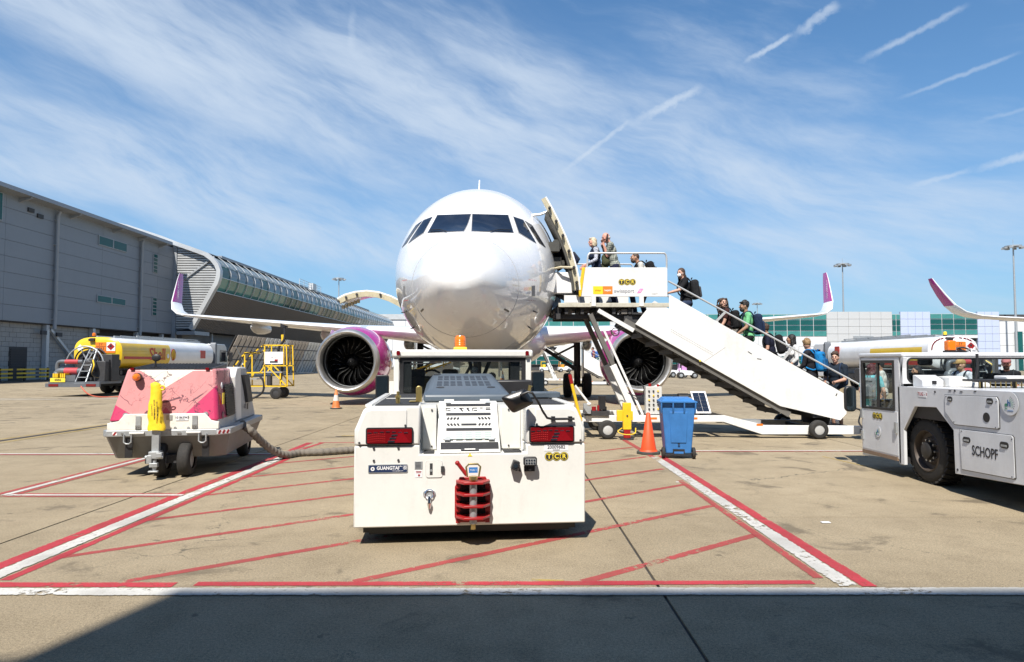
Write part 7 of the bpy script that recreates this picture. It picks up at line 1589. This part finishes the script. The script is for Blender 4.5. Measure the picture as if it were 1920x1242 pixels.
    if beard: bb = MB().ell(Hh(0, .038, -.074), (.061 * s, .064 * s, .056 * s), 14, 8, HR).ell(Hh(0, .092, -.042), (.032 * s, .014 * s, .009 * s), 8, 6, HR); solid(bb, 'beard', hm, t, .008, 2)
    if mask: MB().ell(Hh(0, .078, -.048), (.052 * s, .046 * s, .050 * s), 14, 10, HR).build('face_mask', WHITEINK, t); MB().tube([Hh(-.05, .085, -.03), Hh(-.078, .01, -.0)], .003, 5).build('mask_strap', WHITEINK, t)
    if pack:
        col, accent = pack; c0 = U(0, -.235, .27); rl = P + Vector((0, 0, 0)); ro = Matrix.Rotation(rz, 3, 'Z')
        base = U(0, -.235, .02); wl = Vector(loc) + ro @ base
        bp = thing('backpack', packlabel, 'backpack', wl, rz, 'backpacks worn by passengers'); K = lambda v: v - base
        PM = cloth('pack_%03d' % int(col[2] * 1000 + col[0] * 300), col); AM = cloth('pack_%03d' % int(accent[2] * 1000 + accent[0] * 300), accent)
        m_ = MB().cbox(K(U(0, -.225, .27)), (.31 * s, .19 * s, .47 * s), R); o = m_.build('pack_body', PM, bp, bevel=.075 * s, bseg=4); m_ = MB().cbox(K(U(0, -.325, .20)), (.24 * s, .06 * s, .26 * s), R); m_.build('front_pocket', AM, bp, bevel=.028 * s, bseg=3)
        MB().tube([K(U(-.03, -.18, .515)), K(U(-.03, -.20, .555)), K(U(.03, -.20, .555)), K(U(.03, -.18, .515))], .010 * s, 6).build('top_handle', PM, bp); MB().tube([K(U(-.11, -.325, .42)), K(U(0, -.345, .44)), K(U(.11, -.325, .42))], .006, 5).build('zip', INK, bp)
        for x in (-1, 1): MB().tube(spline([K(U(x * .10, -.13, .47)), K(U(x * .115, -.06, .562)), K(U(x * .12, .05, .55)), K(U(x * .125, .135, .42)), K(U(x * .155, .115, .22)), K(U(x * .15, -.06, .10)), K(U(x * .12, -.14, .10))], 5), .017 * s, 6).build('strap', PM, bp)
    return t
FL = pi / 2                                            # facing up the stairs
def on_stairs(x): k = int((x - 2.72) / .368); return 3.02 - .2115 * (k + 1)
NAVYC, BLK, JEANS = (.012, .017, .035), (.012, .012, .014), (.03, .045, .09)
up_ = [(-.10, .30, .21), (.10, -.02, 0)]; up2 = [(-.10, .02, 0), (.10, .32, .21)]
person('blonde woman in navy vest with patterned sleeves standing on the stairs platform', (2.0, 16.0, 3.02), FL + .1, 1.62, 6, hands=[(-.20, .30, 1.02), (.18, .30, 1.0)], head=(10, 0), skin='rosy', hair='bob', hairc='blond', top=('blouse', (.3, .3, .34), 'print'), sleeve=1.9, vest=(.012, .02, .045), legs=('trousers', NAVYC), female=True)
person('white haired man in checked shirt holding a dark phone to his face', (2.42, 15.95, 3.02), FL, 1.76, 14, hands=[(-.10, .27, 1.38), (.16, .25, 1.34)], head=(15, -12), skin='rosy', hair='bald', hairc='white', top=('checked_shirt', (.3, .3, .26), 'check'), sleeve=.75, legs=('trousers', (.018, .022, .05)))
ph = at(1138, 446, 15.8); tag(MB().cbox((ph.x, ph.y, ph.z), (.03, .09, .17), Matrix.Rotation(.15, 3, 'Y')).build('phone', BLACK, bevel=.008), 'dark phone held up to the face of the checked shirt man', 'phone')
oc = thing('coat', 'olive coat hanging over the arm of the checked shirt man', 'coat', (2.20, 15.98, 3.55)); mb = MB(); [mb.ell((random.uniform(-.05, .05), random.uniform(-.06, .06), z), (.10 + .03 * random.random(), .12, .12), 10, 8) for z in (.0, .12, .24, .36, .48, .58)]; solid(mb, 'coat_cloth', cloth('cloth_olive', (.055, .06, .03)), oc, .014, 3); MB().prism([(0, -.02), (.045, .08), (.01, .20), (-.04, .10)], 'xz', -.165, -.155).build('white_tag', WHITEINK, oc)
person('man with shaved head in white shirt stepping onto the platform', (3.16, 15.95, on_stairs(3.16)), FL, 1.72, 20, hands=[(-.24, .25, .85), (.24, .2, .80)], feet=up_, head=(0, 10), skin='tan', hair='shaved', hairc='brown', beard=True, top=('white_shirt', (.55, .54, .50), None), sleeve=.8, legs=('trousers', NAVYC), pack=(BLK, (.02, .02, .024)), packlabel='black backpack of the man in the white shirt on the top step')
person('long haired man in black shirt and white face mask on the upper stairs', (4.10, 15.95, on_stairs(4.10)), FL, 1.74, 8, hands=[(-.22, .48, 1.12), (.22, .10, .78)], feet=up_, head=(42, 0), skin='fair', hair='long', hairc='brown', mask=True, top=('black_shirt', BLK, None), sleeve=.75, legs=('jeans', JEANS), pack=((.018, .019, .022), (.06, .06, .065)), packlabel='grey and black backpack of the masked man')
person('curly haired woman in dark brown top carrying a cream jacket', (5.08, 16.15, on_stairs(5.08)), FL, 1.68, 3, hands=[(-.16, .24, .92), (.18, .22, .90)], feet=up2, head=(95, 0), skin='fair', hair='curly', hairc='brown', top=('brown_top', (.05, .02, .018), None), sleeve=.6, legs=('jeans', (.02, .025, .04)), female=True, pack=(BLK, (.03, .03, .03)), packlabel='black backpack of the curly haired woman')
jk_ = thing('jacket', 'cream jacket bundled in the hands of the curly haired woman', 'jacket', (4.86, 15.98, on_stairs(5.08) + .55)); mb = MB(); [mb.ell((random.uniform(-.10, .10), random.uniform(-.10, .06), random.uniform(-.05, .42)), (.07, .06, .09), 8, 6) for k in range(14)]; solid(mb, 'jacket_cloth', cloth('cloth_cream', (.62, .50, .42)), jk_, .012, 2)
person('bearded man in bright green shirt on the middle of the stairs', (5.52, 15.9, on_stairs(5.52)), FL - .1, 1.80, 5, hands=[(-.20, .30, .98), (.20, .26, .92)], feet=up_, head=(5, 0), skin='olive', hair='short', hairc='black', beard=True, top=('green_shirt', (.16, .46, .22), None), sleeve=.65, legs=('trousers', BLK), pack=((.012, .022, .055), (.016, .03, .07)), packlabel='large navy backpack of the green shirted man')
person('brown haired man in navy shirt climbing below the green shirted man', (6.05, 15.85, on_stairs(6.05)), FL - .35, 1.70, 12, hands=[(-.2, .30, .95), (.24, .05, .78)], feet=up2, head=(-25, 6), skin='fair', hair='short', hairc='brown', top=('navy_shirt', (.012, .014, .03), None), sleeve=.6, legs=('jeans', (.02, .026, .05)), pack=(BLK, (.016, .016, .018)), packlabel='black backpack of the man in the navy shirt')
person('woman with long dark hair in white top on the lower stairs', (6.66, 16.1, on_stairs(6.66)), FL + .1, 1.66, 4, hands=[(-.18, .24, .95), (.2, .2, .9)], feet=up_, head=(-30, 0), skin='tan', hair='long', hairc='black', top=('white_top', (.60, .60, .60), None), sleeve=1.5, legs=('dark_trousers', BLK), female=True)
person('fair haired man in black jacket with blue backpack on the lower stairs', (7.0, 15.95, on_stairs(7.0)), FL - .75, 1.76, 6, hands=[(-.22, .28, .95), (.26, .10, .78)], feet=up2, head=(-55, -8), skin='fair', hair='short', hairc='darkblond', top=('black_jacket', (.016, .016, .02), None), sleeve=1.9, legs=('trousers', (.018, .018, .026)), pack=((.01, .17, .42), (.015, .10, .25)), packlabel='bright blue backpack of the fair haired man')
person('man in dark navy shirt and khaki shorts at the foot of the stairs', (7.55, 15.9, .13), FL + .75, 1.80, 3, hands=[(-.10, .30, 1.08), (.16, .28, 1.06)], head=(12, 0), skin='fair', hair='short', hairc='brown', top=('dark_shirt', (.014, .022, .035), None), sleeve=.62, legs=('khaki_shorts', (.30, .24, .15)), shorts=True, pack=((.02, .035, .07), (.02, .05, .11)), packlabel='navy backpack of the man at the foot of the stairs')
person('passenger bending in through the open aircraft door', (1.42, 16.35, 3.02), FL, 1.66, 38, hands=[(-.2, .4, .95), (.2, .4, .9)], skin='fair', hair='short', hairc='brown', top=('navy_coat', (.016, .02, .04), None), sleeve=1.9, legs=('trousers', BLK), pack=((.015, .02, .045), (.04, .045, .06)), packlabel='dark backpack half hidden behind the open aircraft door')
person('red haired woman in turquoise top seen through the right tractor door', (7.66, 14.6, 0), -.75, 1.66, 3, hands=[(-.2, .2, .95), (.22, .22, .98)], head=(-15, 0), skin='fair', hair='tied', hairc='red', top=('turquoise_top', (.14, .42, .46), None), sleeve=.6, legs=('jeans', JEANS), female=True, pack=((.16, .17, .18), (.11, .12, .13)), packlabel='grey backpack of the woman in the turquoise top')
person('dark haired woman seen in profile behind the right tractor cab', (8.95, 15.0, 0), FL, 1.62, 4, skin='tan', hair='long', hairc='black', top=('grey_top', (.06, .06, .065), None), sleeve=1.8, legs=('trousers', BLK), female=True)
person('man in tan cap and white shirt behind the right tractor cab', (9.90, 15.0, 0), FL + .3, 1.76, 3, hands=[(-.2, .28, 1.0), (.2, .25, 1.0)], skin='fair', hair='short', hairc='darkblond', beard=True, cap=(.42, .27, .11), top=('white_shirt', (.55, .57, .62), None), sleeve=.7, legs=('trousers', JEANS), pack=((.02, .025, .035), (.02, .02, .025)), packlabel='dark backpack of the man in the tan cap')
person('man in pink cap and black shirt with folded arms at the right edge', (10.85, 15.0, 0), FL + .9, 1.78, 2, hands=[(-.05, .30, 1.10), (.08, .32, 1.06)], skin='rosy', hair='short', hairc='brown', beard=True, cap=(.40, .16, .16), top=('black_shirt', BLK, None), sleeve=.7, legs=('trousers', NAVYC), pack=((.03, .032, .035), (.02, .02, .02)), packlabel='dark grey backpack of the man in the pink cap')
person('passenger in white shirt waiting far behind the right tractor door', (9.75, 18.0, 0), FL - .5, 1.72, 3, skin='tan', hair='short', hairc='black', top=('white_shirt', (.55, .54, .50), None), sleeve=.7, legs=('jeans', JEANS))
person('passenger in red shirt on the distant stairs below the wing', (6.1, 50.95, 1.07), FL, 1.75, 4, feet=up_, skin='fair', hair='short', hairc='brown', top=('red_shirt', (.30, .06, .05), None), sleeve=.7, legs=('trousers', NAVYC), pack=((.05, .13, .40), (.05, .12, .34)), packlabel='blue backpack of the passenger on the distant stairs')
# ================================================================== FINISH: lettering and bodies become plain meshes
dg = bpy.context.evaluated_depsgraph_get()
for o in FONTS:
    me = bpy.data.meshes.new_from_object(o.evaluated_get(dg)); me.name = 'lettering'
    n = bpy.data.objects.new('lettering', me); COL.objects.link(n); n.parent = o.parent; n.location = o.location; n.rotation_euler = o.rotation_euler; n.scale = o.scale
    bpy.data.objects.remove(o)
for o in REMESH:
    me = bpy.data.meshes.new_from_object(o.evaluated_get(dg)); o.modifiers.clear(); o.data = me
    me.polygons.foreach_set('use_smooth', [True] * len(me.polygons))
